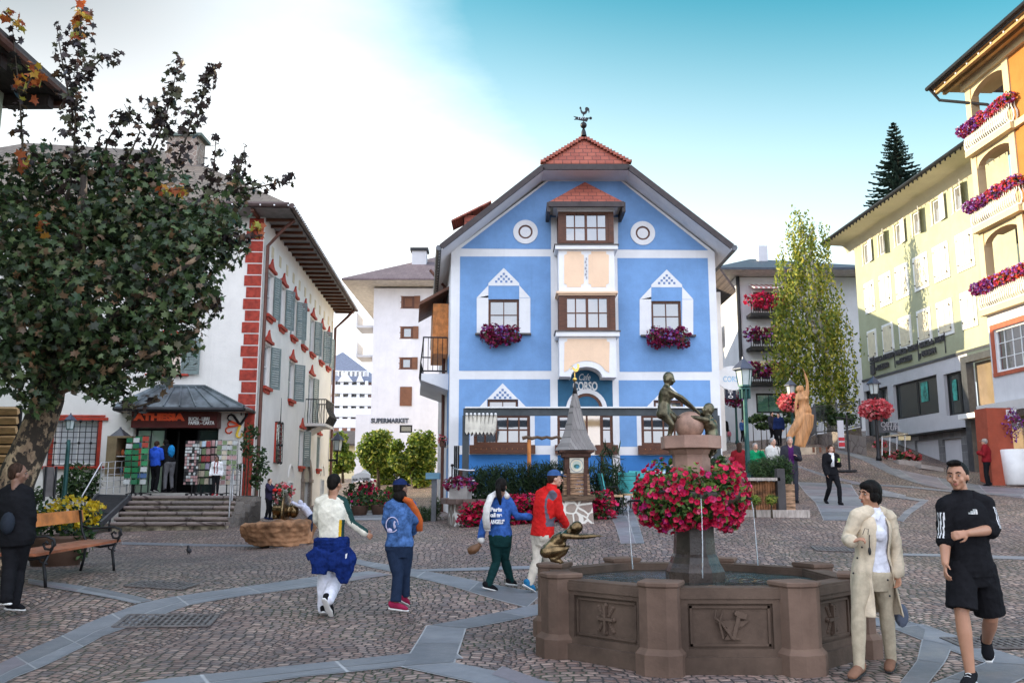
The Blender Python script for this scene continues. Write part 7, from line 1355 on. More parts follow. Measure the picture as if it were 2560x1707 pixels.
for k in 'AB':
 b=MB();n_, tt=J['n'+k], J['t'+k];d=(tt-n_)
 for i in range(5):p=n_+d*(.3+.13*i)+UP*(.035-.01*i);sd=d.cross(UP).normalized()*.022;b.tube([p-sd, p+UP*.008, p+sd], .0035, 5)
 b.obj('laces', WHR, t)
# ---- woman in cream coat ----
J=jp('pr', 7.8, head=(298, 352, 0), neck=(304, 448, .02), sA=(212, 492, -.06), sB=(418, 500, .06), eA=(152, 640, -.05), wA=(180, 655, -.22), eB=(468, 715, .04), wB=(478, 860, -.02), hA=(262, 868, -.03), hB=(372, 868, .05), kA=(222, 1085, -.08), nA=(222, 1395, -.1), tA=(168, 1462, -.24), kB=(400, 1080, .08), nB=(428, 1340, .18), tB=(412, 1422, .06))
J['nA'].z=.09;J['tA'].z=.03;J['nB'].z=.10;J['tB'].z=.03
COAT=CL('cream_linen', (.62, .52, .38), bump=.4);BEI=CL('beige_denim', (.46, .39, .28));BOOT=mat('tan_suede', (.22, .11, .065), .85)
t, ps=person('short-haired woman in a long cream coat and white blouse walking beside the fountain', J, (-.62, -1, 0), (-1, -.28, 0), .95, True, TAN, .0075, top=dict(m=CL('white_blouse', (.70, .70, .76)), hem=-.14, inf=.006, to=.12, collar=.02), bot=dict(m=BEI, inf=.012, wr=.002), shoe=(BOOT, BLR), hair=dict(style='bob', m=HAIRD), hands=dict(A=dict(curl=1.1, hd=(.8, -.5, .35), pn=(0, .3, -1)), B=dict(curl=.5)))
mb=MB();cs=math.cos;n=40;rows=26;V_=[];Fc=[]
for i in range(rows+1):
 tt=1.02-1.72*i/rows;r0=ps.rings(tt, tt, .02, n=2)[0]if tt>0 else ps.rings(0, 0, .02, n=2)[0];c=r0[0]if tt>0 else ps.P+UP*(tt*ps.L)+Vector((.05*abs(tt), .02, 0));a=r0[3]+.003+max(0, -tt)*.055+(.0 if tt>.2 else .012);bb=r0[4]+.02+max(0, -tt)*.05
 if tt>.93:a*=.93-.5*(tt-.93)*2;bb*=.92
 op=np.interp(tt, [-.7, 0, .5, .9, 1.02], [.80, .72, .50, .42, .6])
 for k in range(n+1):
  th=op+(2*PI-2*op)*k/n;f=1+.05*math.sin(th*7+tt*3)*max(0, .6-tt)+.02*math.sin(th*13+tt*7);V_.append(c+r0[1]*math.sin(th)*a*f+r0[2]*math.cos(th)*bb*f)
Fc=[(i*(n+1)+k, i*(n+1)+k+1, (i+1)*(n+1)+k+1, (i+1)*(n+1)+k)for i in range(rows)for k in range(n)]
mb.add(V_, Fc);co=mb.obj('coat', COAT, t, True);md=co.modifiers.new('thick', 'SOLIDIFY');md.thickness=.014;md.offset=1;md2=co.modifiers.new('sub', 'SUBSURF');md2.levels=1;md2.render_levels=1
mb=MB();[ps.arm(mb, k, .013, .93 if k=='A' else .97, .005)for k in 'AB'];mobj('sleeve', remesh(mb, .009, 2, .006, 5, .8), COAT, t)
mb=MB();nk=J['neck']
for sg in(-1, 1):mb.prism([nk+ps.f*.07+ps.side*.015*sg+UP*-.03, nk+ps.f*.10+ps.side*.07*sg+UP*-.09, nk+ps.f*.07+ps.side*.09*sg+UP*-.045, nk+ps.side*.075*sg+UP*.0], ps.f*.012)
mb.obj('collar', MATS['white_blouse'], t);mb=MB();mb.tube([nk+ps.f*.085+UP*-.06, ps.P.lerp(ps.C, .62)+ps.f*.165, ps.P.lerp(ps.C, .45)+ps.f*.15], .004, 5);mb.ball(ps.P.lerp(ps.C, .42)+ps.f*.15, (.014, .012, .035), 8);mb.obj('pendant', BLR, t, True)
mb=MB()
for i in range(5):p=A('pr', [215, 190, 245, 412, 425][i], [760, 858, 690, 902, 1005][i], 7.56);mb.ball(p, .009, 8)
mb.obj('coat_button', BLR, t);b=MB();p=J['wA']+Vector((.07, -.06, .06));b.tube([p, p+Vector((.02, 0, .05)), p+Vector((.05, 0, .045)), p+Vector((.04, -.01, .0))], .003, 5);b.obj('glasses', BLR, t)
gb=A('pr', 500, 1130, 7.95);b=MB();b.ball(gb, (.06, .05, .1), 12);b.obj('grey_bag', CL('slate_cloth', (.12, .14, .19)), t, True)
# ---- man in white shirt, navy jacket round the waist ----
CRM=CL('cream_jersey', (.72, .68, .56));GRNC=CL('bottle_green_cloth', (.02, .055, .05));YLC=CL('mustard_cloth', (.62, .36, .02));NV=CL('royal_navy_fleece', (.008, .022, .115), var=.25)
J=jp('pl', 11.1, head=(438, 258), neck=(428, 360), sA=(300, 425), sB=(512, 430, .02), eA=(268, 590, .1), wA=(330, 660, .26), eB=(590, 625, .05), wB=(712, 708, .1), hA=(345, 850), hB=(470, 850), kA=(338, 1140, .02), nA=(335, 1418, .02), tA=(345, 1488, .2), kB=(460, 1120, .12), nB=(372, 1335, -.22), tB=(408, 1475, -.12))
def f_w(c, ps):
 idx=np.zeros(len(c), int);P0=np.array(ps.P);u=(c-P0)@np.array(ps.up)/ps.L;sd=np.array((ps.J['sB']-ps.J['sA']).normalized());x=(c-P0)@sd
 J_=[np.array(ps.J[k])for k in('neck', 'sB', 'eB', 'wB')];best=np.full(len(c), 9.);arm=np.zeros(len(c), bool)
 for i, up_ in((0, (0, -.3, 1)), (1, (.8, -.45, .5)), (2, (.3, -.3, 1))):
  a, b_=J_[i], J_[i+1];d=(b_-a)/np.linalg.norm(b_-a);r=c-a;tt=np.clip(r@d, 0, np.linalg.norm(b_-a));out=r-np.outer(tt, d);dd=np.linalg.norm(out, axis=1);up_=np.array(up_, float);up_-=d*(up_@d);up_/=np.linalg.norm(up_);cl_=dd<best;best=np.minimum(best, dd);g_=cl_&(dd<.1);arm[cl_]=i>0;idx[cl_]=0;idx[g_&((out@up_)/np.maximum(dd, 1e-4)>.55)]=1
 bd_=(best>.075)&(u<.6)&(u>-.12);idx[bd_&(x>.085)&(x<.115)]=2;idx[bd_&(x>=.115)&(x<.15)]=1;return idx
t, ps=person('man in a cream jersey with a navy jacket tied round his waist, seen from behind', J, (.25, 1, 0), (.55, 1, .05), 1.0, sk=TAN, vox=.009, top=dict(m=[CRM, GRNC, YLC], fn=f_w, inf=.014, hem=-.05, wr=.006), bot=dict(m=CL('white_trackpants', (.68, .68, .74)), inf=.028, flare=.012, wr=.006), shoe=(BLK, WHR), hair=dict(style='short'), hands=dict(B=dict(curl=.7, pn=(0, 1, -.3))))
mb=MB();rg=ps.rings(-.08, .22, .04, n=5);loft(mb, rg)
for i in range(4):c, sa, fa, a, b_=ps.rings(.17-.07*i, .17-.07*i, .05, n=2)[0];mb.tube([c+sa*a*math.cos(q)+fa*b_*math.sin(q)for q in[2*PI*k/16 for k in range(17)]], .024, 8)
hb_=lambda x, y, d=0:A('pl', x, y, 11.0+d)
def flap(P, th=.05):mb.prism([hb_(*p)for p in P], (0, th, 0))
for(P, R__)in(([(330, 880), (300, 980), (290, 1100)], [(.05, .10), (.06, .12), (.04, .09)]), ([(520, 860), (545, 960), (520, 1080), (525, 1190)], [(.05, .09), (.06, .13), (.05, .11), (.03, .05)]), ([(420, 900), (440, 1000), (420, 1080)], [(.06, .12), (.07, .10), (.03, .06)]), ([(290, 880), (230, 910), (180, 940)], [(.05, .06), (.04, .05), (.04, .04)])):
 pts=[hb_(x, y, -.06)for x, y in P];mb.tube(pts, R__, 14, up=(0, 1, 0));
mobj('tied_jacket', remesh(mb, .01, 2, .011, 7, .7), NV, t)
b=MB();b.prism([hb_(535, 915, -.2), hb_(552, 905, -.2), hb_(545, 950, -.2), hb_(535, 955, -.2)], (0, .02, 0));b.obj('logo', WHC, t)
# ---- woman with cap and denim jacket ----
J=jp('pl', 11.3, head=(1052, 300), neck=(1058, 405), sA=(955, 465, -.05), sB=(1148, 465, .05), eA=(915, 610, .0), wA=(965, 690, .18), eB=(1190, 600, .04), wB=(1165, 700, .2), hA=(985, 840), hB=(1095, 840, .02), kA=(1025, 1120, -.02), nA=(1003, 1378, -.05), tA=(1120, 1425, -.08), kB=(1090, 1100, .1), nB=(1087, 1325, .14), tB=(1130, 1378, .2))
t, ps=person('woman in a navy cap, denim jacket and dark jeans with raspberry shoes, seen from behind', J, (.6, 1, 0), (.8, 1, 0), .97, True, BRN, .009, top=dict(m=DEN, inf=.022, hem=-.0, wr=.008), bot=dict(m=JEAN, inf=.014, wr=.002, to=.96), shoe=(CL('raspberry_cloth', (.28, .02, .06)), WHR), hair=dict(style='short', cap=NAVY))
mb=MB();p=A('pl', 1045, 375, 11.26);mb.ball(p, (.09, .08, .09), 14);mobj('hair_bun', remesh(mb, .012, 1, .002, 3, 3), HAIRD, t);b=MB();p=A('pl', 1110, 370, 11.25);b.tube([A('pl', 1080, 395, 11.2), A('pl', 1130, 420, 11.25), A('pl', 1190, 520, 11.3), A('pl', 1225, 600, 11.35), A('pl', 1228, 700, 11.35)], [(.03, .03), (.035, .05), (.03, .05), (.03, .05), (.02, .04)], 10);b.obj('orange_scarf', CL('orange_scarf_cloth', (.50, .11, .03)), t, True)
bp=MB();pb2=(ps.P.lerp(ps.C, .55)-ps.f*.155);bp.tube([pb2+Vector((.075*math.cos(q), -.012, .09*math.sin(q)))for q in[2*PI*k/18 for k in range(17)]], .007, 5);bp.ball(pb2+Vector((-.03, -.01, -.07)), (.035, .012, .03), 8);bp.ball(pb2+Vector((.03, -.01, .0)), (.02, .01, .05), 8);bp.obj('back_print_logo', CL('washed_print', (.45, .42, .55)), t, True)
# ---- couple: woman with scarf, man in red fleece ----
BLJ=CL('cobalt_jacket', (.035, .10, .32), var=.25);FIR=CL('dark_fir_trousers', (.008, .035, .035))
J=jp('pm', 12.7, head=(496, 325), neck=(500, 425), sA=(400, 490), sB=(575, 490), eA=(300, 720), wA=(270, 880), eB=(665, 655), wB=(800, 660), hA=(432, 880), hB=(535, 880), kA=(440, 1150, .05), nA=(352, 1395), tA=(452, 1450, .06), kB=(530, 1120, .15), nB=(595, 1350, .3), tB=(655, 1385, .38))
t, ps=person('ponytailed woman in a blue lettered jacket with a long white scarf', J, (.5, 1, 0), (.45, 1, 0), .93, True, BRN, .009, top=dict(m=BLJ, inf=.016, hem=.02, wr=.006), bot=dict(m=FIR, inf=.018, wr=.004), shoe=(BLK, WHR), hair=dict(style='pony'))
fb=Fr(A('pm', 372, 600, 12.54), (1, .22));o0=A('pm', 376, 600, 12.5)
for s_, y, wd_, x in(('Paris', 600, .165, 372), ('call me', 660, .165, 372), ('ANGELS"', 735, .20, 374)):p=A('pm', x, y, 12.5);text(s_, fb, .0, p.z, .075, .003, WHC, t, .0, width=wd_, bold=.004)
b=MB();sc_=CL('white_knit', (.62, .60, .56));b.tube([A('pm', 560, 440, 12.62), A('pm', 520, 400, 12.8), A('pm', 440, 405, 12.72), A('pm', 380, 440, 12.56), A('pm', 335, 560, 12.5), A('pm', 325, 680, 12.5), A('pm', 340, 790, 12.5)], [(.035, .04), (.035, .05), (.04, .05), (.035, .05), (.025, .05), (.022, .052), (.018, .05)], 12, up=(0, 1, 0));b.obj('scarf', sc_, t, True)
b=MB();[b.tube([A('pm', 315+i*10, 780, 12.5), A('pm', 318+i*11, 812, 12.5)], .005, 4)for i in range(6)];b.obj('fringe', sc_, t)
bg_=tag(MB().ball(A('pm', 275, 915, 12.65), (.045, .045, .05), 12).obj('fur_cuff', sc_, None, True), 'x', 'x');bpy.data.objects.remove(bg_)
b=MB();b.ball(A('pm', 275, 912, 12.68), (.05, .05, .05), 12);b.obj('white_cuff', sc_, t, True)
h=A('pm', 200, 1010, 12.68);hbg=thing('handbag', 'slouchy brown leather bag carried by the woman in the blue lettered jacket', 'bag', h);mb=MB();mb.tube([A('pm', 265, 955, 12.68), A('pm', 225, 990, 12.68), A('pm', 180, 1020, 12.68), A('pm', 130, 1035, 12.68)], [(.03, .03), (.06, .055), (.065, .07), (.04, .05)], 12);mobj('pouch', remesh(mb, .012, 1, .008, 3), mat('brown_leather', (.13, .06, .025), .5), hbg)
RED=CL('red_fleece', (.58, .02, .018), var=.12);KHA=CL('pale_khaki', (.58, .52, .43))
J=jp('pm', 12.6, head=(1078, 245), neck=(1040, 340), sA=(925, 425, .12), sB=(1080, 415, -.12), eA=(900, 640, .16), wA=(1000, 740, .32), eB=(1125, 620, -.1), wB=(1185, 735, .05), hA=(900, 860, .06), hB=(975, 860, -.07), kA=(880, 1130, 0), nA=(800, 1385, -.05), tA=(860, 1455, -.0), kB=(985, 1130, .15), nB=(960, 1390, .25), tB=(1040, 1440, .3))
def f_r(c, ps):idx=np.zeros(len(c), int);a=np.array(ps.J['sB']);n_=np.array(ps.J['neck']);idx[(np.linalg.norm(c-(a*.55+n_*.45)-np.array([0, -.06, -.06]), axis=1)<.085)]=1;sv=np.array((ps.J['sB']-ps.J['sA']).normalized());x=(c-np.array(ps.C))@sv;z=c[:, 2];idx[(np.abs(x-.11)<.014)&(c[:, 1]<ps.C.y+.05)&(z<ps.C.z)&(z>ps.P.z+.12)]=1;return idx
t, ps=person('man in a red fleece, blue cap and pale trousers walking behind the bronze figure', J, (.8, .62, 0), (1, .12, 0), 1.0, sk=FAIR, vox=.009, top=dict(m=[RED, CL('grey_panel_cloth', (.12, .11, .14))], fn=f_r, inf=.03, hem=-.03, wr=.007, collar=.05), bot=dict(m=KHA, inf=.014, wr=.004), shoe=(CL('teal_trainer', (.02, .15, .30)), WHR), hair=dict(style='short', m=HAIRB, cap=CL('faded_blue_cap', (.04, .09, .22)), patch=1), hands=dict(A=dict(curl=.6), B=dict(curl=.6)))
# ---- dark figure at the left edge ----
J=jp('l2', 10.7, head=(118, 585), neck=(105, 655), sA=(45, 715, 0), sB=(170, 715, 0), eA=(15, 860), wA=(20, 980, .1), eB=(198, 860), wB=(185, 975, .08), hA=(70, 990), hB=(150, 990), kA=(62, 1210, -.05), nA=(40, 1400, -.15), tA=(5, 1420, -.1), kB=(120, 1215, .1), nB=(90, 1435), tB=(165, 1462, .05))
t, ps=person('dark silhouetted person in a black coat at the left edge of the square', J, (.8, .5, 0), (.8, .5, 0), 1.02, sk=BRN, vox=.011, top=dict(m=BLK, inf=.035, hem=-.25, wr=.006, flare=.06), bot=dict(m=BLK, inf=.03), shoe=(BLK, WHR), hair=dict(style='short', m=HAIRB));b=MB();c=A('l2', 55, 850, 10.5);b.ball(c+Vector((0, 0, -.1)), (.08, .07, .13), 12);b.obj('dark_bag', CL('dark_bag_cloth', (.025, .03, .04)), t, True)
# ---- generic poses for the people further away ----
def std(x, y, z, h, face, stride=.0, arms='down', bend=0, sw=0):
 S=h/1.75;f=Vector((math.sin(face), -math.cos(face), 0));r=Vector((f.y, -f.x, 0))*-1;r=UP.cross(f)*-1;o=Vector((x, y, z));q=lambda a, b_, c:o+r*a*S+f*b_*S+UP*c*S
 lean=math.sin(bend)
 J=dict(hA=q(-.085, 0, .92), hB=q(.085, 0, .92), sA=q(-.175, lean*.5, 1.43-(1-math.cos(bend))*.5), sB=q(.175, lean*.5, 1.43-(1-math.cos(bend))*.5), neck=q(0, lean*.58, 1.50-(1-math.cos(bend))*.6), head=q(0, lean*.72+.02, 1.635-(1-math.cos(bend))*.75))
 J.update(kA=q(-.09, stride*.5+.03, .5), nA=q(-.09, stride*.55, .085+.0), tA=q(-.10, stride*.55+.17, .03), kB=q(.09, -stride*.15+.04, .49), nB=q(.09, -stride*.75, .10+stride*.12), tB=q(.10, -stride*.75+.16, .03))
 for k, sg in(('A', -1), ('B', 1)):
  m=arms if isinstance(arms, str)else arms[sg>0];sh=J['s'+k];w_=sw*sg
  if m=='down':J['e'+k]=sh+(r*sg*.05+f*(-.03+w_)+UP*-.28)*S;J['w'+k]=J['e'+k]+(r*sg*-.0+f*(.08+w_)+UP*-.24)*S
  elif m=='hold':J['e'+k]=sh+(r*sg*.06+f*.02+UP*-.27)*S;J['w'+k]=J['e'+k]+(r*sg*-.12+f*.2+UP*.08)*S
  elif m=='fwd':J['e'+k]=sh+(r*sg*.03+f*.18+UP*-.2)*S;J['w'+k]=J['e'+k]+(f*.24+UP*.04)*S
  elif m=='face':J['e'+k]=sh+(r*sg*.08+f*.1+UP*-.2)*S;J['w'+k]=J['e'+k]+(r*sg*-.14+f*.12+UP*.24)*S
 return J, f
def far_person(label, k, xf, yf, ytop, Y, face, h=None, ztop=False, fem=False, sk=None, arms='down', stride=.15, bend=0, zb=None, **kw):
 p=A(k, xf, yf, Y);top=A(k, xf, ytop, Y);z=p.z if zb is None else zb;hh=h or(top.z-z);J, f=std(p.x, Y, z, hh, face, stride, arms, bend, kw.pop('sw', .05));hf=kw.pop('hf', None);return person(label, J, f, hf or f, hh/1.75, fem, sk, kw.pop('vox', .02), face=kw.pop('face_', Y<30), **kw)
TOP=lambda m, **k:dict(m=m, **k)
GRYC=CL('grey_cloth', (.16, .16, .17));PUR=CL('purple_jumper', (.07, .015, .09));DGY=CL('charcoal_jacket', (.035, .035, .045));EMR=CL('emerald_fleece', (.01, .24, .10));OFW=CL('offwhite_hoodie', (.55, .54, .50));DRD=CL('dark_red_cloth', (.22, .015, .02));BLH=CL('blue_hoodie', (.03, .10, .55));BSEL=dict(m=BLK, inf=.02)
gz=lambda k, x, y, Y:H(A(k, x, y, Y).x, Y)
def f_open(c, ps):r=c-np.array(ps.C);x=r@np.array(ps.side);y=r@np.array(ps.f);return((np.abs(x)<.07)&(y>.05)).astype(int)
far_person('man in a charcoal jacket over a purple jumper eating ice cream by the juniper planter', 'st', 835, 1475, 795, 24.8, -.15, arms=('hold', 'down'), stride=.05, top=TOP([DGY, PUR], fn=f_open, inf=.035, hem=-.3), bot=dict(m=DGY, inf=.02), shoe=(BLK, BLR), hair=dict(m=HAIRG), vox=.018)
t, ps=far_person('woman in black with a white scarf walking down the street holding a green cup', 'st', 1255, 1495, 880, 24.6, .1, fem=True, arms=('hold', 'down'), stride=.42, top=TOP(BLK, inf=.04, hem=-.12), bot=BSEL, shoe=(BLK, BLR), hair=dict(style='bun', m=HAIRB), vox=.018);b=MB();nk=ps.J['neck'];b.tube([nk+ps.side*-.07+ps.f*.02, nk+ps.f*.1+UP*-.02, nk+ps.side*.08+ps.f*.03], .035, 10);b.tube([nk+ps.f*.12+UP*-.04, nk+ps.f*.16+ps.side*.04+UP*-.35], [(.03, .04), (.02, .05)], 10);b.obj('scarf', WHC, t, True)
b=MB();b.lathe([(.02, -.05), (.035, .05)], ps.J['wA']+ps.f*.05+UP*.06, 10);b.obj('cup', mat('lime_cup', (.3, .5, .1)), t)
zb=gz('st', 640, 1300, 26.2);far_person('man in an off-white hoodie with a backpack left of the ice cream man', 'st', 645, 1300, 780, 26.2, .5, h=1.76, zb=zb, arms=('hold', 'down'), top=TOP([OFW, BLK], inf=.035, hood=1, fn=lambda c, ps:(np.abs((c-np.array(ps.C))@np.array(ps.side)+.1)<.02).astype(int)), bot=dict(m=JEAN), shoe=(BLK, BLR), hair=dict(m=HAIRG))
far_person('woman in an emerald green fleece eating beside the green lamp post', 'st', 462, 1300, 820, 26.0, .1, h=1.62, zb=gz('st', 462, 1300, 26.0), fem=True, arms=('face', 'hold'), top=TOP(EMR, inf=.035), bot=dict(m=JEAN), shoe=(BLK, BLR), hair=dict(style='short', m=HAIRG))
far_person('long-haired woman in a dark red top and beige trousers, back turned', 'st', 300, 1380, 845, 25.8, 2.9, h=1.64, zb=gz('st', 300, 1300, 25.8), fem=True, arms=('hold', 'down'), top=TOP(DRD, inf=.03), bot=dict(m=CL('beige_cloth', (.5, .42, .3))), shoe=(BLK, BLR), hair=dict(style='long', m=HAIRB))
far_person('person in a black jacket and pale grey trousers walking up the far street', 'st', 130, 885, 590, 55, 3.0, arms='down', top=TOP(BLK, inf=.04), bot=dict(m=CL('pale_grey_cloth', (.45, .44, .44))), shoe=(BLK, BLR), vox=.03)
far_person('person in a blue jacket with a bag walking up the far street', 'st', 322, 845, 612, 58, .3, top=TOP(CL('steel_blue_cloth', (.05, .10, .25)), inf=.04), bot=BSEL, shoe=(BLK, BLR), vox=.03)
far_person('small child in pink beside the adult on the far street', 'st', 182, 850, 720, 55, 3.0, top=TOP(CL('pink_cloth', (.5, .15, .2)), inf=.04), bot=dict(m=GRYC), shoe=(BLK, BLR), vox=.03)
far_person('person in dark clothes resting on the bench behind the lamp post', 'st', 630, 880, 660, 40, .6, h=1.5, top=TOP(DGY, inf=.04), bot=BSEL, shoe=(BLK, BLR), vox=.03);far_person('seated person in a navy coat near the foot of the wooden figure', 'st', 700, 890, 672, 39, -.6, h=1.45, top=TOP(NAVY, inf=.04), bot=BSEL, shoe=(BLK, BLR), vox=.03)
far_person('person in a red quilted jacket and cap standing by the red-brown pillar', 'bk', 1300, 1395, 928, 30.8, -2.2, arms=('hold', 'hold'), stride=.03, top=TOP(DRD, inf=.05, collar=.04), bot=BSEL, shoe=(BLK, BLR), hair=dict(m=HAIRG, cap=CL('checked_cap', (.35, .3, .25))))
far_person('shopper in a bright blue hoodie browsing the green guide rack', 'sh', 780, 1028, 340, 27.9, 2.9, arms=('hold', 'hold'), stride=.05, top=TOP(BLH, inf=.035, hood=1), bot=BSEL, shoe=(BLK, WHR), hair=dict(m=HAIRB), vox=.018)
t, ps=far_person('shopper with a bright blue backpack bending to the shop door', 'sh', 975, 1030, 355, 28.0, -2.3, h=1.72, bend=.5, arms=('down', 'fwd'), stride=.08, top=TOP(BLK, inf=.035, hood=1), bot=dict(m=GRYC), shoe=(BLK, BLR), hair=dict(m=HAIRD), vox=.018);mb=MB();c=ps.P.lerp(ps.C, .6)-ps.f*.2;mb.ball(c, (.11, .1, .2), 14);mobj('backpack', remesh(mb, .02, 1, .01), CL('azure_backpack', (.02, .22, .50)), t)
far_person('girl in a white embroidered top and black trousers on the top step', 'sh', 1610, 1080, 540, 27.0, .05, fem=True, sk=BRN, arms='down', stride=.02, top=TOP([WHC, DRD], inf=.025, fn=lambda c, ps:((np.abs(np.abs((c-np.array(ps.C))@np.array(ps.side))-.04)<.012)&((c-np.array(ps.C))[:, 2]>-.3)).astype(int)), bot=dict(m=[BLK, WHC], fn=lambda c, ps:(((c-np.array(ps.P))@np.array(ps.side)>.135)).astype(int)), shoe=(DRD, WHR), hair=dict(style='pony'), vox=.016)
zt_=A('tr', 700, 975, 20.6).z;t, ps=far_person('small child in a dark hooded coat with red cuffs standing on the stone trough', 'tr', 715, 975, 300, 20.6, 1.3, arms=('fwd', 'fwd'), stride=.05, top=TOP([CL('plum_coat', (.03, .025, .05)), RED], inf=.03, hem=-.2, hood=1, fn=lambda c, ps:(np.minimum(np.linalg.norm(c-np.array(ps.J['wA']), axis=1), np.linalg.norm(c-np.array(ps.J['wB']), axis=1))<.06).astype(int)), bot=BSEL, shoe=(NAVY, BLR), hair=dict(m=HAIRB), vox=.012)
J=jp('tr', 20.5, head=(1240, 705), neck=(1290, 745), sA=(1300, 765, -.05), sB=(1310, 770, .05), eA=(1210, 740, -.05), wA=(1110, 690, -.02), eB=(1230, 760, .08), wB=(1140, 700, .1), hA=(1400, 900, -.04), hB=(1410, 900, .05), kA=(1430, 1050, -.04), nA=(1400, 1265, -.03), tA=(1350, 1325, -.04), kB=(1430, 1050, .07), nB=(1400, 1260, .08), tB=(1350, 1325, .08))
person('small child in a pale hoodie leaning over the right end of the stone trough', J, (-1, 0, -.3), (-1, 0, -.3), .58, sk=FAIR, vox=.012, top=TOP(CL('pale_lilac_hoodie', (.5, .5, .58)), inf=.03, hood=1), bot=dict(m=JEAN), shoe=(NAVY, BLR), hair=dict(style='hood', m=CL('pale_lilac_hoodie', (.5, .5, .58))), hup=(-.4, 0, 1))
J=jp('bs', 24.0, head=(925, 1185), neck=(915, 1235), sA=(880, 1260, .1), sB=(950, 1262, -.1), eA=(890, 1330, .1), wA=(960, 1335, .1), eB=(965, 1335, -.1), wB=(1010, 1320, -.1), hA=(890, 1400, .1), hB=(900, 1400, -.1), kA=(985, 1395, .1), kB=(985, 1395, -.1), nA=(985, 1490, .1), nB=(985, 1490, -.1), tA=(1020, 1500, .1), tB=(1020, 1500, -.1))
person('dark-haired man in a blue jacket sitting at a cafe table beside the fountain column', J, (1, -.2, 0), (1, -.3, 0), .92, sk=FAIR, vox=.016, top=TOP(CL('bright_blue_jacket', (.02, .06, .35)), inf=.03), bot=BSEL, shoe=(BLK, BLR), hair=dict(m=HAIRD))
# == FOUNTAIN ==
FST=plaster('brown_fountain_stone', (.105, .072, .053), .3);FRED=mat('rose_porphyry', (.33, .20, .15), .75, 0, .12, 6, .3, 90);FDK=mat('wet_dark_stone', (.05, .036, .028), .3, 0, .35, 3, .35, 50)
ft=thing('fountain', 'octagonal brown stone fountain with carved panels and a central column', 'fountain', FC)
Rp=1.57;ang=[PI/8+PI/4*i for i in range(8)];VX=[FC+Vector((Rp*math.cos(a), Rp*math.sin(a), 0))for a in ang];RT=.70;PT=.755
for i in range(8):
 a, c=VX[i], VX[(i+1)%8];d=(c-a).normalized();n_=d.cross(UP)
 if n_.dot(a-FC)<0:n_=-n_
 fr=Fr(a, d)if Fr(a, d).N.dot(n_)>0 else Fr(c, -d);L=(c-a).length;b=MB();fbox(b, fr, (0, -.1, L, .14), -.19, .045);fbox(b, fr, (0, .14, L, RT-.09), -.19, -.035);fbox(b, fr, (0, RT-.09, L, RT-.02), -.21, .012);fbox(b, fr, (.02, RT-.02, L-.02, RT), -.2, .0)
 p0, p1, q0, q1=.24, L-.24, .2, RT-.13
 for r in((0, .14, p0, RT-.09), (p1, .14, L, RT-.09), (p0, .14, p1, q0), (p0, q1, p1, RT-.09)):fbox(b, fr, r, -.035, 0)
 for k_, (w_, dd)in enumerate(((.022, .012), (.0, 0))):
  if w_:
   for r in((p0+.02, q0+.02, p0+.04, q1-.02), (p1-.04, q0+.02, p1-.02, q1-.02), (p0+.02, q0+.02, p1-.02, q0+.04), (p0+.02, q1-.04, p1-.02, q1-.02)):fbox(b, fr, r, -.034, -.018)
 o=b.obj('basin_wall_slab', FST, ft);b=MB();u, v=L/2, (q0+q1)/2;T=lambda x, y:(u+x, v+y)
 k=[j for j, z in enumerate(sorted(range(8), key=lambda q:(VX[q]+VX[(q+1)%8]).y))if z==i][0];e0, e1=-.034, .002
 if k==0:
  fpoly(b, fr, [T(-.12, .03), T(-.05, .045), T(.16, .045), T(.1, .0), T(.04, -.02), T(.05, -.08), T(.09, -.11), T(-.06, -.11), T(-.03, -.07), T(-.03, -.01)], e0, e1-.008)
  fpoly(b, fr, [T(.0, -.1), T(.03, -.11), T(.085, .08), T(.055, .09)], e0, e1+.006);fpoly(b, fr, [T(.03, .1), T(.05, .13), T(.14, .10), T(.13, .06), T(.07, .07)], e0, e1+.008)
  for s_ in(-1, 1):b.tube([fr.W(*T(-.09+s_*.03, .13), e1), fr.W(*T(-.11+s_*.025, .07), e1), fr.W(*T(-.085-s_*.01, .02), e1), fr.W(*T(-.03-s_*.04, -.1), e1)], .010, 6)
 else:
  fbox(b, fr, (u-.012, v-.12, u+.012, v+.12), e0, e1+.004);fbox(b, fr, (u-.09, v-.012, u+.09, v+.012), e0, e1+.002)
  for s_ in(-1, 1):
   for z_ in(-1, 1):
    for j in range(5):b.ball(fr.W(u+s_*(.035+.012*j), v+z_*(.03+.018*j), e0+.006), (.02, .012, .018), 6)
  for(x, y)in((0, .12), (0, -.12), (.09, 0), (-.09, 0)):b.ball(fr.W(u+x, v+y, e0+.008), .022, 8)
 b.obj('carved_emblem', FST, o)
for i in range(8):
 a=ang[i];p=VX[i];od=Vector((math.cos(a), math.sin(a), 0));sd=Vector((-od.y, od.x, 0));b=MB()
 def hexp(w_, o_, i_, z0, z1, w2=None, o2=None):
  w2=w2 or w_;o2=o2 if o2 is not None else o_;q=lambda w, o, z:[p+sd*-w+od*-i_+UP*z, p+sd*-w+od*o*.45+UP*z, p+sd*-w*.5+od*o+UP*z, p+sd*w*.5+od*o+UP*z, p+sd*w+od*o*.45+UP*z, p+sd*w+od*-i_+UP*z]
  A_, B_=q(w_, o_, z0), q(w2, o2, z1);n=6;b.add(A_+B_, [tuple(range(n-1, -1, -1)), tuple(range(n, 2*n))]+[(j, (j+1)%n, (j+1)%n+n, j+n)for j in range(n)])
 hexp(.20, .15, .2, -.1, .17);hexp(.20, .15, .2, .17, .215, .165, .10);hexp(.165, .10, .2, .215, PT-.05);hexp(.165, .10, .2, PT-.05, PT-.035, .178, .115);hexp(.178, .115, .21, PT-.035, PT-.01, );hexp(.178, .115, .21, PT-.01, PT, .165, .10);b.obj('corner_post_slab', plaster('brown_post_stone', (.15, .098, .072), .25), ft)
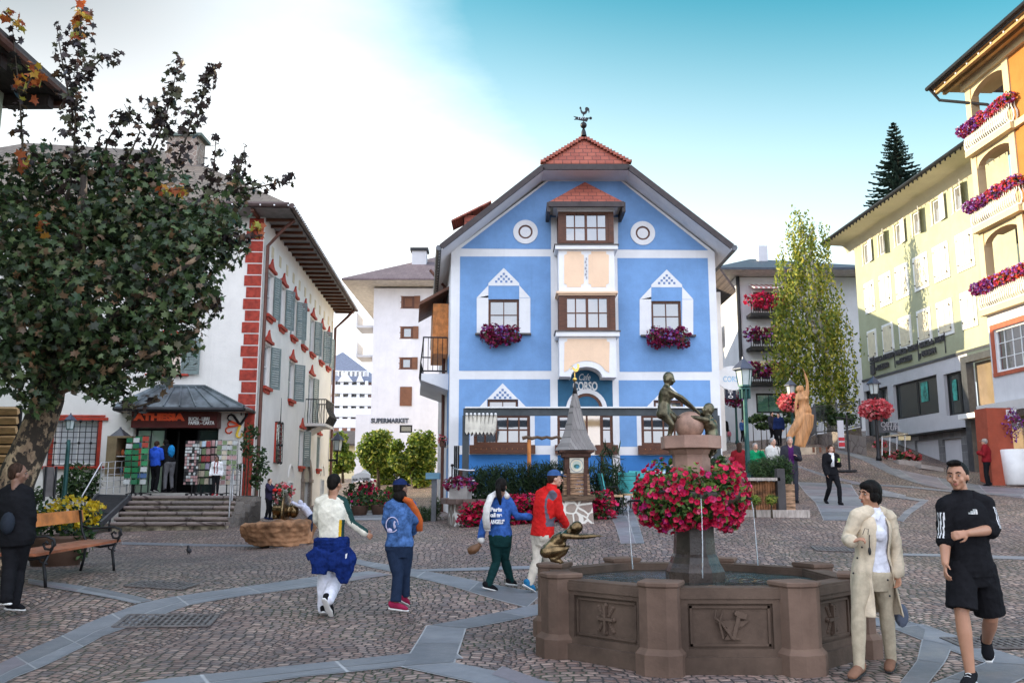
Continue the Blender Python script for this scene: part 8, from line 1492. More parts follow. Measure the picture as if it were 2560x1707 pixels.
b=MB();ri=Rp-.2;b.poly([FC+Vector((ri*math.cos(a), ri*math.sin(a), .12))for a in ang]);b.obj('basin_floor', FDK, ft)
wm_, e, bs_=newmat('fountain_water');bs_.inputs['Base Color'].default_value=(.015, .022, .02, 1);bs_.inputs['Roughness'].default_value=.03;bs_.inputs['Specular IOR Level'].default_value=.9;bs_.inputs['IOR'].default_value=1.5
pos=e.pos();hsum=None
for(x, y, fq)in((1.15, 9.1, 42), (2.65, 9.15, 46), (1.98, 8.75, 50)):
 vd=e.n('ShaderNodeVectorMath', operation='DISTANCE');e.put(vd.inputs[0], pos);vd.inputs[1].default_value=(x, y, .62);dd=e.m('ADD', vd.outputs['Value'], e.m('MULTIPLY', e.noise(pos, 5, 2), .05));s_=e.m('MULTIPLY', e.m('SINE', e.m('MULTIPLY', dd, fq)), e.step(vd.outputs['Value'], .0, 1.0, 1, .08));hsum=s_ if hsum is None else e.m('ADD', hsum, s_)
e.put(bs_.inputs['Normal'], e.bump(e.m('ADD', hsum, e.m('MULTIPLY', e.noise(pos, 9, 4), 1.6)), 1.0, .02))
b=MB();b.poly([FC+Vector(((ri+.02)*math.cos(a), (ri+.02)*math.sin(a), .625))for a in ang]);b.obj('water', wm_, ft)
b=MB();O8=lambda pr, m_, nm:(MB().lathe(pr, FC, 8, 0, PI/8)).obj(nm, m_, ft)
O8([(.30, .1), (.30, .72), (.28, .76), (.255, .80), (.235, .86), (.215, .89)], FDK, 'column_base');O8([(.215, .888), (.205, 1.05), (.205, 1.3)], FDK, 'column_foot')
O8([(.205, 1.3), (.205, 1.36), (.195, 1.42), (.195, 1.86), (.20, 1.885)], FRED, 'column_shaft');O8([(.21, 1.885), (.24, 1.93), (.315, 1.945), (.315, 2.07)], FRED, 'capital');b=MB();b.lathe([(.2, 1.28), (.42, 1.33), (.52, 1.5), (.5, 1.52), (.2, 1.45)], FC, 20);b.obj('flower_bowl', FDK, ft, True)
jm, e, bj=newmat('falling_water');bj.inputs['Base Color'].default_value=(.85, .9, .92, 1);bj.inputs['Roughness'].default_value=.08;bj.inputs['Transmission Weight'].default_value=.55;bj.inputs['IOR'].default_value=1.33
for i, P in enumerate(([(598, 575), (600, 620), (612, 760), (625, 935)], [(1003, 545), (1008, 640), (1012, 800), (1012, 985)], [(1283, 560), (1293, 610), (1305, 740), (1320, 915)])):
 dy=(-.2, -.75, -.15)[i];b=MB();b.tube([A('fo', x, y, 9.3+dy)for x, y in P], [.004, .0045, .005, .0065], 6);b.obj('water_jet', jm, ft, True);q=A('fo', P[0][0], P[0][1]-6, 9.3+dy);b=MB();r0=FC+UP*(q.z+.03);b.tube([r0.lerp(q, .6), r0.lerp(q, .9)+UP*.02, q+UP*.015, q], [.014, .014, .012, .01], 6);b.obj('spout', DARKM, ft)
pt=thing('petunia_bush', 'huge round bush of magenta petunias hanging round the fountain column', 'flowers', FC+UP*1.45)
cs=[];rr=[];rs=random.Random(12)
for i in range(26):
 a=2*PI*i/26+rs.uniform(-.1, .1);r_=rs.uniform(.36, .47);cs.append((FC.x+r_*math.cos(a), FC.y+r_*math.sin(a), 1.50+rs.uniform(-.16, .13)));q=rs.uniform(.15, .21);rr.append((q, q, q*rs.uniform(.9, 1.3)))
for i in range(12):a=2*PI*i/12;cs.append((FC.x+.34*math.cos(a), FC.y+.34*math.sin(a), 1.30+rs.uniform(-.06, .04)));rr.append((.16, .16, .17))
LM['pet']=leafmat('petunia_leaves', [(0, (.015, .05, .012)), (.5, (.05, .12, .02)), (1, (.26, .36, .08))], .3)
foliage('leaves', LM['pet'], pt, cs, rr, 6500, .06, 'oval', 71, .3, droop=.4)
FLW=leafmat('magenta_petals', [(0, (.30, .004, .03)), (.4, (.58, .01, .055)), (.78, (.78, .022, .10)), (.92, (.42, .01, .16)), (1, (.85, .14, .24))], .25, .45);b=MB();rn=np.random.RandomState(5);dk=MB()
for j in range(830):
 i=rn.randint(len(cs));d=rn.normal(size=3);c=np.array(cs[i]);out=c-np.array([FC.x, FC.y, 1.45]);out/=np.linalg.norm(out)+1e-6;d=d/np.linalg.norm(d)+out*.9;d/=np.linalg.norm(d)
 if d[1]>.75:continue
 p=Vector(c+d*np.array(rr[i])*rn.uniform(1.0, 1.12));n_=Vector(d+rn.normal(size=3)*.28+np.array([0, -.25, .1])).normalized();a=n_.orthogonal().normalized();q=n_.cross(a);s_=rn.uniform(.024, .036);ph=rn.uniform(0, 6)
 V_=[p-n_*.018]+[p+(a*math.cos(ph+2*PI*k/10)+q*math.sin(ph+2*PI*k/10))*s_*(1.0 if k%2==0 else .86)+n_*(.010 if k%2==0 else .002)for k in range(10)]
 o=len(b.v);b.v+=[tuple(v)for v in V_];b.f+=[(o, o+1+k, o+1+(k+1)%10)for k in range(10)];b.m+=[0]*10;c2=p-n_*.006;o=len(dk.v);dk.v+=[tuple(c2+(a*math.cos(t)+q*math.sin(t))*s_*.2+n_*.004)for t in(0, 1.57, 3.14, 4.71)];dk.f.append((o, o+1, o+2, o+3));dk.m.append(0)
b.obj('blossoms', FLW, pt);dk.obj('throat_blossoms', mat('dark_throat', (.12, .0, .05), .6, 0, 0, 3, 0), pt)
# ---- bronze group on the column ----
BRZ=mat('patinated_bronze', (.115, .10, .062), .34, .85, .45, 9, .12, 40, .5);BRP=mat('polished_bronze', (.16, .11, .055), .26, .95, .4, 9, .06, 40, .5)
def figure(par, J, fwd, hf, s_, m_, vox, fem=True, hands=None, hair='bob', hup=None):
 ps=Pose(J, fwd, hf, s_, fem, hup);mb=MB();ps.body(mb, 1, hands);B=lambda p, r:mb.ball(ps.hp(*p), [x*s_ for x in r], 14, 0, ps.H);B((0, -.012, .03), (.088, .10, .105));B((0, -.03, -.02), (.085, .07, .07));return mobj('body', remesh(mb, vox, 1), m_, par)
sg=thing('statue', 'green bronze girl leaning back and pulling a boy up on top of the fountain column', 'statue', FC+UP*2.07, 'bronze figures of the fountain');Y_=9.28
J=jp('bs', Y_, head=(888, 222), neck=(862, 300), sA=(838, 335, -.05), sB=(872, 335, .06), eA=(1035, 430, -.05), wA=(1200, 575, -.02), eB=(1040, 470, .05), wB=(1215, 590, .04), hA=(815, 610, -.04), hB=(850, 600, .04), kA=(925, 745, -.06), nA=(893, 872, -.02), tA=(915, 900, -.09), kB=(1005, 715, .04), nB=(1185, 868, .04), tB=(1285, 895, .04))
figure(sg, J, (1, .15, .0), (1, -.2, -.1), .60, BRZ, .008, hands=dict(A=dict(curl=.9), B=dict(curl=.9)))
s2=thing('statue', 'green bronze boy hanging behind the stone ball on the fountain column', 'statue', FC+Vector((.3, 0, 1.9)), 'bronze figures of the fountain')
J=jp('bs', Y_, head=(1335, 575), neck=(1345, 650), sA=(1325, 690, -.09), sB=(1365, 685, .07), eA=(1185, 665, -.1), wA=(1075, 655, -.05), eB=(1290, 640, .08), wB=(1225, 600, .05), hA=(1370, 880, -.05), hB=(1395, 880, .04), kA=(1385, 1000, -.1), nA=(1330, 1130, -.04), tA=(1290, 1185, -.05), kB=(1445, 920, .02), nB=(1400, 1060, .1), tB=(1370, 1110, .08))
figure(s2, J, (-1, -.25, .1), (-1, -.25, .35), .6, BRZ, .008, False, hands=dict(A=dict(curl=.6, pn=(0, 0, -1)), B=dict(curl=.9)))
c=A('bs', 1125, 755, Y_+.02);sb=thing('stone_ball', 'rose stone ball between the two bronze children on the column', 'ball', c);b=MB();b.ball(c, .150, 32);b.obj('ball', mat('rose_ball_stone', (.33, .20, .145), .6, 0, .2, 9, .2), sb, True)
s3=thing('statue', 'crouching bronze girl with outstretched arms on the left post of the fountain', 'statue', A('pm', 1080, 1175, 8.85), 'bronze figures of the fountain');Y_=8.8
J=jp('pm', Y_, head=(1300, 790), neck=(1225, 822, -.01), sA=(1170, 865, -.08), sB=(1185, 850, .08), eA=(1350, 880, -.09), wA=(1520, 868, -.1), eB=(1345, 872, .1), wB=(1500, 862, .12), hA=(985, 1045, -.05), hB=(985, 1040, .06), kA=(1215, 1010, -.08), nA=(1075, 1120, -.06), tA=(1160, 1165, -.06), kB=(1225, 1000, .09), nB=(1085, 1110, .07), tB=(1175, 1155, .08))
J['neck']=J['neck'];figure(s3, J, (.7, 0, -.7), (.5, 0, -.85), .6, BRP, .007, True, hands=dict(A=dict(curl=.15, pn=(0, 0, -1)), B=dict(curl=.15, pn=(0, 0, -1))), hup=(.8, 0, .5))
# ---- wooden figure up the street ----
WOOD=mat('honey_wood', (.58, .30, .13), .5, 0, .22, 3, .3, 30, .4, (3, 3, .35));Y_=38;wb=A('st', 945, 975, Y_);zg=H(wb.x, Y_);s4=thing('wooden_statue', 'tall honey coloured wooden figure of a woman reaching up', 'statue', (wb.x, Y_, zg));
J=jp('st', Y_, head=(905, 300), neck=(930, 345), sA=(880, 365, 0), sB=(985, 350, 0), eA=(865, 460), wA=(862, 560), eB=(985, 235), wB=(958, 140), hA=(930, 520, 0), hB=(990, 520, .05), kA=(860, 650, .0), nA=(780, 780), tA=(760, 800), kB=(965, 700), nB=(920, 860), tB=(900, 890))
SS=1.68;ps=Pose(J, (-.2, -1, 0), (-.7, -.3, .75), SS, True, (.5, 0, .8));mb=MB();ps.body(mb, 1, dict(B=dict(hd=(-.3, 0, 1), curl=.3, pn=(-1, 0, 0)), A=dict(curl=.5)), 0)
for P, R__ in(([(960, 560), (900, 640), (840, 740), (790, 830)], [.24, .2, .14, .06]), ([(985, 560), (960, 700), (930, 800), (890, 890)], [.25, .23, .2, .16]), ([(1005, 560), (1000, 680), (960, 800), (925, 900)], [.2, .18, .15, .13]), ([(940, 640), (900, 760), (870, 890)], [.12, .13, .1])):mb.tube([A('st', x, y, Y_)for x, y in P], R__, 14)
mobj('body', remesh(mb, .035, 2), WOOD, s4);bw=thing('statue_plinth', 'white wooden crate plinth with brown stripes under the wooden figure', 'plinth', (wb.x, Y_, zg));b=MB();x0, x1=A('st', 865, 940, Y_).x, A('st', 1025, 940, Y_).x;zt_=A('st', 945, 905, Y_).z;b.box2((x0, Y_-.6, zg-.2), (x1, Y_+.6, zt_));b.obj('crate', mat('pale_crate', (.55, .45, .33), .8), bw);b=MB();[b.box2((x0+.5+i*.28, Y_-.615, zg), (x0+.6+i*.28, Y_-.6, zt_))for i in range(4)];b.obj('stripe', MATS['brown_shutter'], bw)
# == CLOCK SHRINE ==
Ys=20.0;X0=A('b', 1088, 1200, Ys).x;zs=H(X0, Ys);zz=lambda y:A('b', 1088, y, Ys).z;wd=lambda px:px*.33163/(F/Ys)
cs_=thing('clock_shrine', 'small wooden clock tower with a pointed shingle roof on a rubble stone base', 'shrine', (X0, Ys, zs));zb1=zz(1120)
b=MB();h=wd(250)/2;h2=wd(215)/2;V_=[(X0+i*h, Ys+j*h, zs-.3)for i, j in((-1, -1), (1, -1), (1, 1), (-1, 1))]+[(X0+i*h2, Ys+j*h2, zb1)for i, j in((-1, -1), (1, -1), (1, 1), (-1, 1))];b.add(V_, [(3, 2, 1, 0), (4, 5, 6, 7), (0, 1, 5, 4), (1, 2, 6, 5), (2, 3, 7, 6), (3, 0, 4, 7)]);b.obj('stone_base', m_rubble('white_mortar_rubble', [(.22, .12, .09), (.35, .26, .19), (.30, .20, .16)], (.70, .66, .58), 4.2, .10), cs_)
OW=mat('old_grey_wood', (.13, .085, .055), .85, 0, .45, 5, .5, 40, .2, (1, 1, 8));RW=mat('weathered_planks', (.33, .20, .12), .85, 0, .5, 4, .5, 40, .2, (1, 1, 9));DW=mat('dark_stained_wood', (.07, .03, .018), .6, 0, .3, 5, .3, 50, .3, (1, 1, 6))
b=MB();h=wd(222)/2;z0=zb1;z1=zz(1078)
for s_ in(-1, 1):b.box2((X0-h, Ys+s_*h-.06, z0), (X0+h, Ys+s_*h+.06, z1));b.box2((X0+s_*h-.06, Ys-h, z0+.02), (X0+s_*h+.06, Ys+h, z1+.02))
b.obj('beam', OW, cs_);b=MB();h=wd(195)/2;z2=zz(915);n=6
for i in range(n):za=z1+(z2-z1)*i/n;b.box2((X0-h, Ys-h, za+.006), (X0+h, Ys+h, z1+(z2-z1)*(i+1)/n-.006));h-=.004
b.obj('body_planks', RW, cs_);b=MB()
for s_ in(-1, 1):b.box2((X0+s_*wd(62)-.035, Ys-h-.09, z1), (X0+s_*wd(62)+.035, Ys-h-.01, z2+.1))
b.obj('upright', DW, cs_);b=MB();h=wd(175)/2;z3=zz(760);b.box2((X0-h, Ys-h, z2), (X0+h, Ys+h, z3));b.box2((X0-h-.05, Ys-h-.05, z3-.1), (X0+h+.05, Ys+h+.05, z3+.05));cb_=b.obj('upper_body', DW, cs_)
fr=Fr((X0, Ys-h-.012, 0), (1, 0));q=wd(52);b=MB();zc=(zz(800)+zz(912))/2;fbox(b, fr, (-q, zc-q*1.05, q, zc+q*1.05), -.005, .012);o=b.obj('painted_panel', mat('cream_panel', (.60, .56, .44), .6), cs_)
def disc(r, d, m_, nm, sx=1, sy=1, ox=0, oy=0):b=MB();b.poly([fr.W(ox+r*sx*math.cos(2*PI*k/24), zc+oy+r*sy*math.sin(2*PI*k/24), d)for k in range(24)]);return b.obj(nm, m_, o)
disc(q*.95, .014, mat('dial_blue', (.10, .17, .26)), 'dial');disc(q*.88, .016, mat('dial_cream', (.66, .6, .45)), 'dial');disc(q*.6, .018, mat('dial_sky', (.45, .52, .45)), 'picture');disc(q*.42, .020, mat('dial_green', (.04, .13, .10)), 'picture', 1, .7, 0, -q*.12);disc(q*.3, .022, mat('dial_teal', (.05, .2, .28)), 'picture', .8, .8, q*.1, -q*.2)
SHK=m_tiles('grey_wood_shakes', (.15, .135, .125), (.26, .24, .225), .085, .5, bump=.35, mort=(.05, .045, .04), axis='all', ms=.006);b=MB();ze=zz(742);zt_=zz(315);prof=[];n=16
for i in range(n+1):
 f=i/n;r=np.interp(f, [0, .06, .12, .25, .5, .75, 1], [wd(158), wd(140), wd(122), wd(96), wd(66), wd(42), wd(16)]);z=ze+(zt_-ze)*f
 if i:prof.append((prof[-1][0]*.0+rp_, z))
 prof.append((r*(1.06 if i<n else 1), z));rp_=r*.97
prof=[(0.01, ze)]+prof;b.lathe(prof, (X0, Ys, 0), 8, 0, PI/8);b.obj('roof', SHK, cs_);b=MB();b.box2((X0-wd(128), Ys-wd(128), ze-.05), (X0+wd(128), Ys+wd(128), ze+.0));b.obj('eaves_board', DW, cs_)
b=MB();b.lathe([(wd(20), zt_-.02), (wd(12), zz(270)), (wd(3), zz(225))], (X0, Ys, 0), 10);b.obj('spire_tip', DARKM, cs_, True);GOLD=mat('gilded_metal', (.75, .48, .12), .3, .9, .1);b=MB();b.ball((X0, Ys, zz(206)), wd(17), 14);b.tube([(X0, Ys, zz(225)), (X0, Ys, zz(150))], .012, 6);b.obj('gilded_ball', GOLD, cs_, True)
b=MB();K=lambda pts:[A('b', x, y, Ys-.01)for x, y in pts];b.prism(K([(1056, 110), (1068, 116), (1080, 128), (1094, 122), (1096, 100), (1090, 92), (1102, 86), (1112, 98), (1108, 125), (1100, 142), (1086, 150), (1070, 142), (1060, 128)]), (0, .025, 0));b.tube(K([(1060, 112), (1048, 104), (1042, 118)]), .010, 5);b.tube(K([(1062, 124), (1050, 122), (1046, 134)]), .010, 5);b.obj('gilded_rooster', GOLD, cs_)
t=thing('rustic_frame', 'rustic wooden post with a knobbly cross branch behind the hedge', 'post', A('b', 732, 830, 22.5));b=MB();p=A('b', 732, 660, 22.5);b.tube([(p.x, 22.5, H(p.x, 22.5)), p], .05, 10);b.obj('post', ORW, t);b=MB();b.tube([A('b', 680+i*37, 645+5*((-1)**i), 22.5)for i in range(9)], [.05, .04, .045, .035, .045, .035, .04, .035, .03], 8);b.obj('branch', OW, t)
# == LAMP POSTS ==
GRL=mat('dark_green_iron', (.02, .075, .07), .45, .4, .15, 6, .1);LGL=mat('lamp_glass', (.50, .56, .54), .25, 0, .05, 3, 0)
def lamp_head(par, c, s_, m_=None):
 m_=m_ or GRL;b=MB();b.lathe([(.30*s_, .30*s_), (.30*s_, .33*s_), (.04*s_, .58*s_), (.03*s_, .64*s_), (.0, .66*s_)], c, 6);b.obj('lamp_roof', mat('slate_blue_metal', (.07, .08, .11), .45, .5), par);b=MB();b.lathe([(.15*s_, -.10*s_), (.205*s_, .30*s_)], c, 6);b.obj('lamp_glass', LGL, par);b=MB()
 for k in range(6):a=2*PI*k/6;d=Vector((math.cos(a), math.sin(a), 0));b.tube([Vector(c)+d*.155*s_+UP*-.1*s_, Vector(c)+d*.21*s_+UP*.3*s_], .012*s_, 4)
 b.lathe([(.165*s_, -.13*s_), (.165*s_, -.09*s_)], c, 6);b.obj('lamp_frame', m_, par)
def street_lamp(label, k, x, yb, yt, Y, zg=None, basket=None, seed=1, collar=True, m_=None, sc=1.0):
 m_=m_ or GRL;p=A(k, x, yb, Y);zb=H(p.x, Y)if zg is None else zg;top=A(k, x, yt, Y).z;s_=sc;t=thing('street_lamp', label, 'street lamp', (p.x, Y, zb), 'green lantern street lamps');c=Vector((p.x, Y, top-.64*s_));b=MB();b.lathe([(.11, 0), (.11, .12), (.075, .2), (.065, .9), (.055, top-.64-zb-.4), (.05, top-.64-zb-.1)], (p.x, Y, zb), 12);b.obj('pole', m_, t, True)
 if collar:
  b=MB();
  for i in range(8):a=2*PI*i/8;b.box((p.x+.12*math.cos(a), Y+.12*math.sin(a), c.z-.3), (.04, .04, .26), a)
  b.lathe([(.15, -.16), (.15, -.2), (.05, -.2)], c, 8);b.obj('collar_frame', m_, t)
 lamp_head(t, c, s_, m_)
 if basket:yb2, pet, n=basket;z=A(k, x, yb2, Y).z;f=thing('flower_basket', basket_label.pop(0), 'flower basket', (p.x, Y, z), 'hanging flower baskets on the lamps');b=MB();b.lathe([(.1, -.15), (.4, .0), (.42, .05)], (p.x, Y, z-.05), 14);b.obj('bowl', DARKM, f);foliage('leaves', LM['dark'], f, [(p.x, Y, z)], [(.55, .55, .38)], int(n*.5), .12, 'oval', seed);foliage('blossoms', LM[pet], f, [(p.x, Y, z+.02)], [(.62, .62, .42)], n, .12, 'petal', seed+1, .75)
 return t
basket_label=['basket of pink flowers hanging on the lamp beside the wooden figure', 'dry brownish flower basket on the lamp beside the FOTO sign', 'basket of coral and white flowers on the lamp before the bank']
street_lamp('green lantern lamp post nearest the blue house corner', 'st', 367, 1000, -35, 22.5)
street_lamp('green lantern lamp post behind the wooden figure', 'st', 838, 780, 190, 40, basket=(445, 'pink', 420), seed=81)
street_lamp('slim lamp post beside the vertical FOTO sign', 'st', 258, 780, 235, 47, basket=(410, 'maroon', 260), seed=83)
street_lamp('dark lantern lamp post in front of the bank windows', 'bk', 222, 1100, 310, 35.5, basket=(645, 'pink', 620), seed=85, m_=DARKM)
street_lamp('green lamp post partly hidden by the maple leaves', 'l2', 412, 820, 190, 25, sc=.6, collar=False)
t=thing('wall_lantern', 'dark wall lantern on a bracket at the far corner of the white house', 'lantern', A('su', 160, 960, 42));c=A('su', 158, 800, 42);lamp_head(t, c, 1.15, DARKM);b=MB();b.tube([c+UP*-.1, c+UP*-.75], .05, 6);b.tube([A('su', 80, 912, 42), A('su', 158, 912, 42)], .05, 6);b.obj('bracket', DARKM, t)
# == SIGNS, FENCE, WALLS ==
t=thing('round_sign', 'round white cafe sign with pale blue letters on the corner of the blue house', 'sign', A('st', 215, 185, 29));c=A('st', 215, 185, 29);f_=Fr((c.x, 29, 0), (1, 0));b=MB();b.prism([c+Vector((.52*math.cos(q), 0, .4*math.sin(q)))for q in[2*PI*k/24 for k in range(24)]], (0, .06, 0));b.obj('disc', WHITEF, t);text('CORSO', f_, -.32, c.z-.12, .26, .004, mat('pale_blue_letter', (.25, .5, .7)), t, .0, width=.64);b=MB();b.tube([c+Vector((-1.0, .03, .0)), c+Vector((-.5, .03, 0))], .03, 6);b.obj('bracket', DARKM, t)
t=thing('vertical_sign', 'vertical dark FOTO sign projecting over the street', 'sign', A('st', 195, 325, 36));c=A('st', 195, 325, 36);b=MB();z0, z1=A('st', 195, 402, 36).z, A('st', 195, 250, 36).z;b.box2((c.x-.2, 36, z0), (c.x+.2, 36.12, z1));b.obj('board', mat('navy_board', (.015, .02, .04)), t);f_=Fr((c.x, 36, 0), (1, 0));[text(ch, f_, -.12, z1-.04-(i+1)*(z1-z0-.06)/4+.02, .15, .004, WHITEF, t, .0, width=.2, bold=.004)for i, ch in enumerate('FOTO')]
t=thing('info_stand', 'white info stand with red bands and a dark steel frame', 'sign stand', A('st', 1330, 960, 33));zb=H(A('st', 1330, 960, 33).x, 33);a, e=A('st', 1293, 620, 33), A('st', 1355, 620, 33);zt_=a.z;zb2=A('st', 1330, 905, 33).z;b=MB();b.box2((a.x, 33, zb2), (e.x, 33.06, zt_));b.obj('panel', LG, t);b=MB();b.box2((a.x, 32.985, zt_-.75), (e.x, 33, zt_-.63));b.box2((a.x, 32.985, zb2+.05), (e.x, 33, zb2+.2));b.obj('stripe', mat('red_band', (.45, .03, .04)), t);b=MB();b.tube([(e.x+.12, 33, zb), (e.x+.12, 33, zt_+.2)], .04, 6);b.bar((a.x-.1, 33, zb+.03), (e.x+.3, 33, zb+.03), .5, .06);b.tube([(a.x-.05, 33, zt_+.1), A('st', 1465, 612, 33)], .03, 6);b.obj('frame', DARKM, t)
def fence(label, pts, h, n, m_=DARKM):
 t=thing('iron_fence', label, 'fence', (pts[0][0], pts[0][1], pts[0][2]));b=MB()
 P=[Vector(p)for p in pts]
 for i in range(len(P)-1):
  for hh in(.1, h):b.tube([P[i]+UP*hh, P[i+1]+UP*hh], .025, 5)
  for j in range(n):p=P[i].lerp(P[i+1], j/n);b.tube([p+UP*.05, p+UP*h], .012, 4)
 b.obj('bars', m_, t);b=MB();[b.tube([p+UP*-.1, p+UP*(h+.12)], .04, 6)for p in P];b.obj('post', m_, t);return t
fp=[A('st', x, y, Y)for x, y, Y in((1010, 800, 42.5), (1075, 765, 43), (1300, 745, 44.5), (1540, 690, 46))];fence('grey iron fence on the low stone wall under the birch', fp, 1.35, 16, GREYMET)
t=thing('low_wall', 'low rough stone wall under the iron fence by the birch', 'wall', fp[0]);b=MB()
for i in range(3):a, c=fp[i], fp[i+1];b.prism([a+UP*-1.5, c+UP*-1.5, c+Vector((.0, .4, -1.5)), a+Vector((0, .4, -1.5))], UP*1.5)
a=A('st', 1340, 790, 40);c=A('st', 1640, 860, 38);b.prism([Vector((a.x, 41, H(a.x, 41)-.3)), Vector((c.x, 38.5, H(c.x, 38.5)-.3)), Vector((c.x, 40, H(c.x, 38.5)-.3)), Vector((a.x, 44, H(a.x, 41)-.3))], UP*1.1);b.obj('masonry_slab', m_rubble('grey_brown_rubble', [(.10, .08, .07), (.2, .16, .14)], (.12, .1, .09), 2.2, .05), t)
bp_=[(A('bk', 255, 910, 36), 0), (A('bk', 505, 880, 38), 0)];t=thing('steel_rail', 'steel handrail along the steps to the bank basement', 'railing', bp_[0][0]);b=MB();b.tube([A('bk', 195, 820, 38), A('bk', 480, 880, 39)], .04, 6);b.tube([A('bk', 255, 910, 36), A('bk', 505, 880, 38)], .04, 6);[b.tube([A('bk', x, 905-.12*(x-255), 36+(x-255)/250*2), A('bk', x, 1090, 36+(x-255)/250*2)], .025, 5)for x in(255, 330, 400, 480)];b.obj('rail_frame', STEEL, t)
t=thing('optic_board', 'dark board with faint optician lettering behind the bank lamp post', 'sign', A('bk', 305, 820, 36.5));b=MB();b.prism([A('bk', 198, 865, 36.5), A('bk', 408, 865, 36.5), A('bk', 408, 768, 36.5), A('bk', 198, 768, 36.5)], (0, .1, 0));b.obj('board', GREYMET, t);f_=Fr((0, 36.48, 0), (1, 0));q=A('bk', 245, 812, 36.48);text('OPTIC', f_, q.x, q.z, .3, .004, LG, t, .0, width=.75);q=A('bk', 270, 842, 36.48);text('STUFL', f_, q.x, q.z, .26, .004, LG, t, .0, width=.7)
t=thing('yellow_sign', 'small cream sign above the basement window of the bank', 'sign', A('bk', 480, 915, 38.5));b=MB();b.prism([A('bk', 422, 940, 38.5), A('bk', 535, 940, 38.5), A('bk', 535, 900, 38.5), A('bk', 422, 900, 38.5)], (0, .08, 0));b.obj('board', mat('cream_board', (.75, .62, .35)), t)
pl=thing('stone_planter', 'long pale stone planter below the basement windows of the bank', 'planter', A('bk', 620, 1180, 35));b=MB();[b.prism([A('bk', x0, y0, Y), A('bk', x1, y1, Y), A('bk', x1, y1-hh, Y), A('bk', x0, y0-hh, Y)], (.1, .8, 0))for x0, y0, x1, y1, hh, Y in((420, 1185, 640, 1205, 55, 35), (640, 1215, 860, 1250, 40, 34))];b.obj('trough', mat('pale_planter_stone', (.34, .30, .27)), pl)
Yl=21.2;zl=H(A('st', 500, 1500, Yl).x, Yl);lw=thing('log_planter', 'weathered log fronted planter holding the juniper between fountain and street', 'planter', A('st', 500, 1500, Yl));a, e=A('st', -420, 1490, Yl), A('st', 690, 1490, Yl);zt_=A('st', 400, 1235, Yl).z;b=MB();n=40;rs=random.Random(4)
for i in range(n):x0=a.x+(e.x-a.x)*i/n;x1=a.x+(e.x-a.x)*(i+1)/n;b.tube([((x0+x1)/2, Yl, zl-.2), ((x0+x1)/2, Yl, zt_-rs.uniform(0, .05))], (x1-x0)*.52, 8)
b.obj('log_slab', mat('mottled_logs', (.20, .09, .04), .75, 0, .8, 3.2, .5, 40, .3, (1, 1, 1.6)), lw);b=MB();b.box2((a.x, Yl-.2, zt_-.02), (e.x, Yl+.35, zt_+.05));b.box2((a.x, Yl-.35, zl-.2), (e.x+.6, Yl-.08, zl+.13));b.obj('capping', mat('grey_board', (.38, .33, .29), .8, 0, .2, 4, .3, 40, .3, (6, 1, 1)), lw);b=MB();p=A('st', 715, 1500, Yl-.1);b.box2((p.x-.09, Yl-.2, zl-.2), (p.x+.09, Yl+.0, A('st', 715, 1120, Yl).z));b.obj('post', mat('dark_grey_post', (.05, .045, .045)), lw);b=MB();b.box2((p.x+.1, Yl-.1, zl-.2), (p.x+.33, Yl+.3, zt_-.1));b.obj('pale_stump', RW, lw)
shrub('feathery juniper bush in the log planter below the street lamp', 'st', 21.6, [(450, 1120, 90, 100), (560, 1080, 110, 90), (680, 1060, 110, 80), (770, 1110, 80, 90), (620, 1160, 140, 60), (760, 1220, 70, 70), (500, 1180, 80, 50)], 4200, .11, 'dark', 'blade', 91)
shrub('bright green ferns at the foot of the log planter', 'st', 20.7, [(440, 1440, 40, 45), (610, 1435, 45, 45)], 420, .16, 'bright', 'blade', 92, name='fern', cat='fern')
for i, (x0, x1, y0, y1, Y, lab)in enumerate(((1295, 1400, 1245, 1330, 22.9, 'left wooden box planter behind the fountain column'), (1500, 1570, 1255, 1335, 22.9, 'right wooden box planter behind the fountain column'), (1310, 1530, 1185, 1250, 23.6, 'upper wooden box planter near the pergola post'))):
 t=thing('wooden_box', lab, 'planter box', A('bs', x0, y1, Y), 'wooden boxes at the cafe edge');b=MB();p, q=A('bs', x0, y1+60, Y), A('bs', x1, y0, Y);b.box2((p.x, Y, p.z), (q.x, Y+.5, q.z));b.obj('box', WOOD if 0 else mat('amber_planks', (.32, .15, .06), .7, 0, .4, 4, .3, 30, .3, (8, 1, 1)), t)
shrub('small dark shrub on the wooden boxes behind the boy statue', 'bs', 23.7, [(1400, 1180, 60, 50), (1490, 1150, 40, 50)], 260, .12, seed=93)
# == BENCH, TROUGH, CAFE ==
T_=lambda x, y, Y:A('l2', x, y, Y)
fl0, fr0=T_(285, 1355, 12.2), T_(735, 1235, 14.2);u=Vector((fr0.x-fl0.x, fr0.y-fl0.y, 0));Lb=2.05;u.normalize();bo=Vector((fl0.x, fl0.y, 0));v=Vector((-u.y, u.x, 0));
if v.y<0:v=-v
zb0=H(fl0.x, fl0.y);e1_=(Vector((fr0.x, fr0.y, 0))-bo).length;bn=thing('park_bench', 'wooden park bench with curled black iron arms at the left', 'bench', (fl0.x, fl0.y, zb0));Lb=e1_
W_=lambda a, b_, c:bo+u*a+v*b_+UP*(zb0+c+(H(fr0.x, fr0.y)-zb0)*a/Lb)
SW_=mat('reddish_slat', (.34, .11, .05), .5, 0, .25, 3, .2, 40, .4, (1, 1, 1));BW_=mat('orange_backrest_wood', (.50, .17, .04), .5, 0, .25, 3, .2, 40, .4);b=MB()
for i in range(4):q=-.04+.135*i;b.prism([W_(-.35, q, .43), W_(Lb+.12, q, .43), W_(Lb+.12, q+.115, .435), W_(-.35, q+.115, .435)], UP*.035)
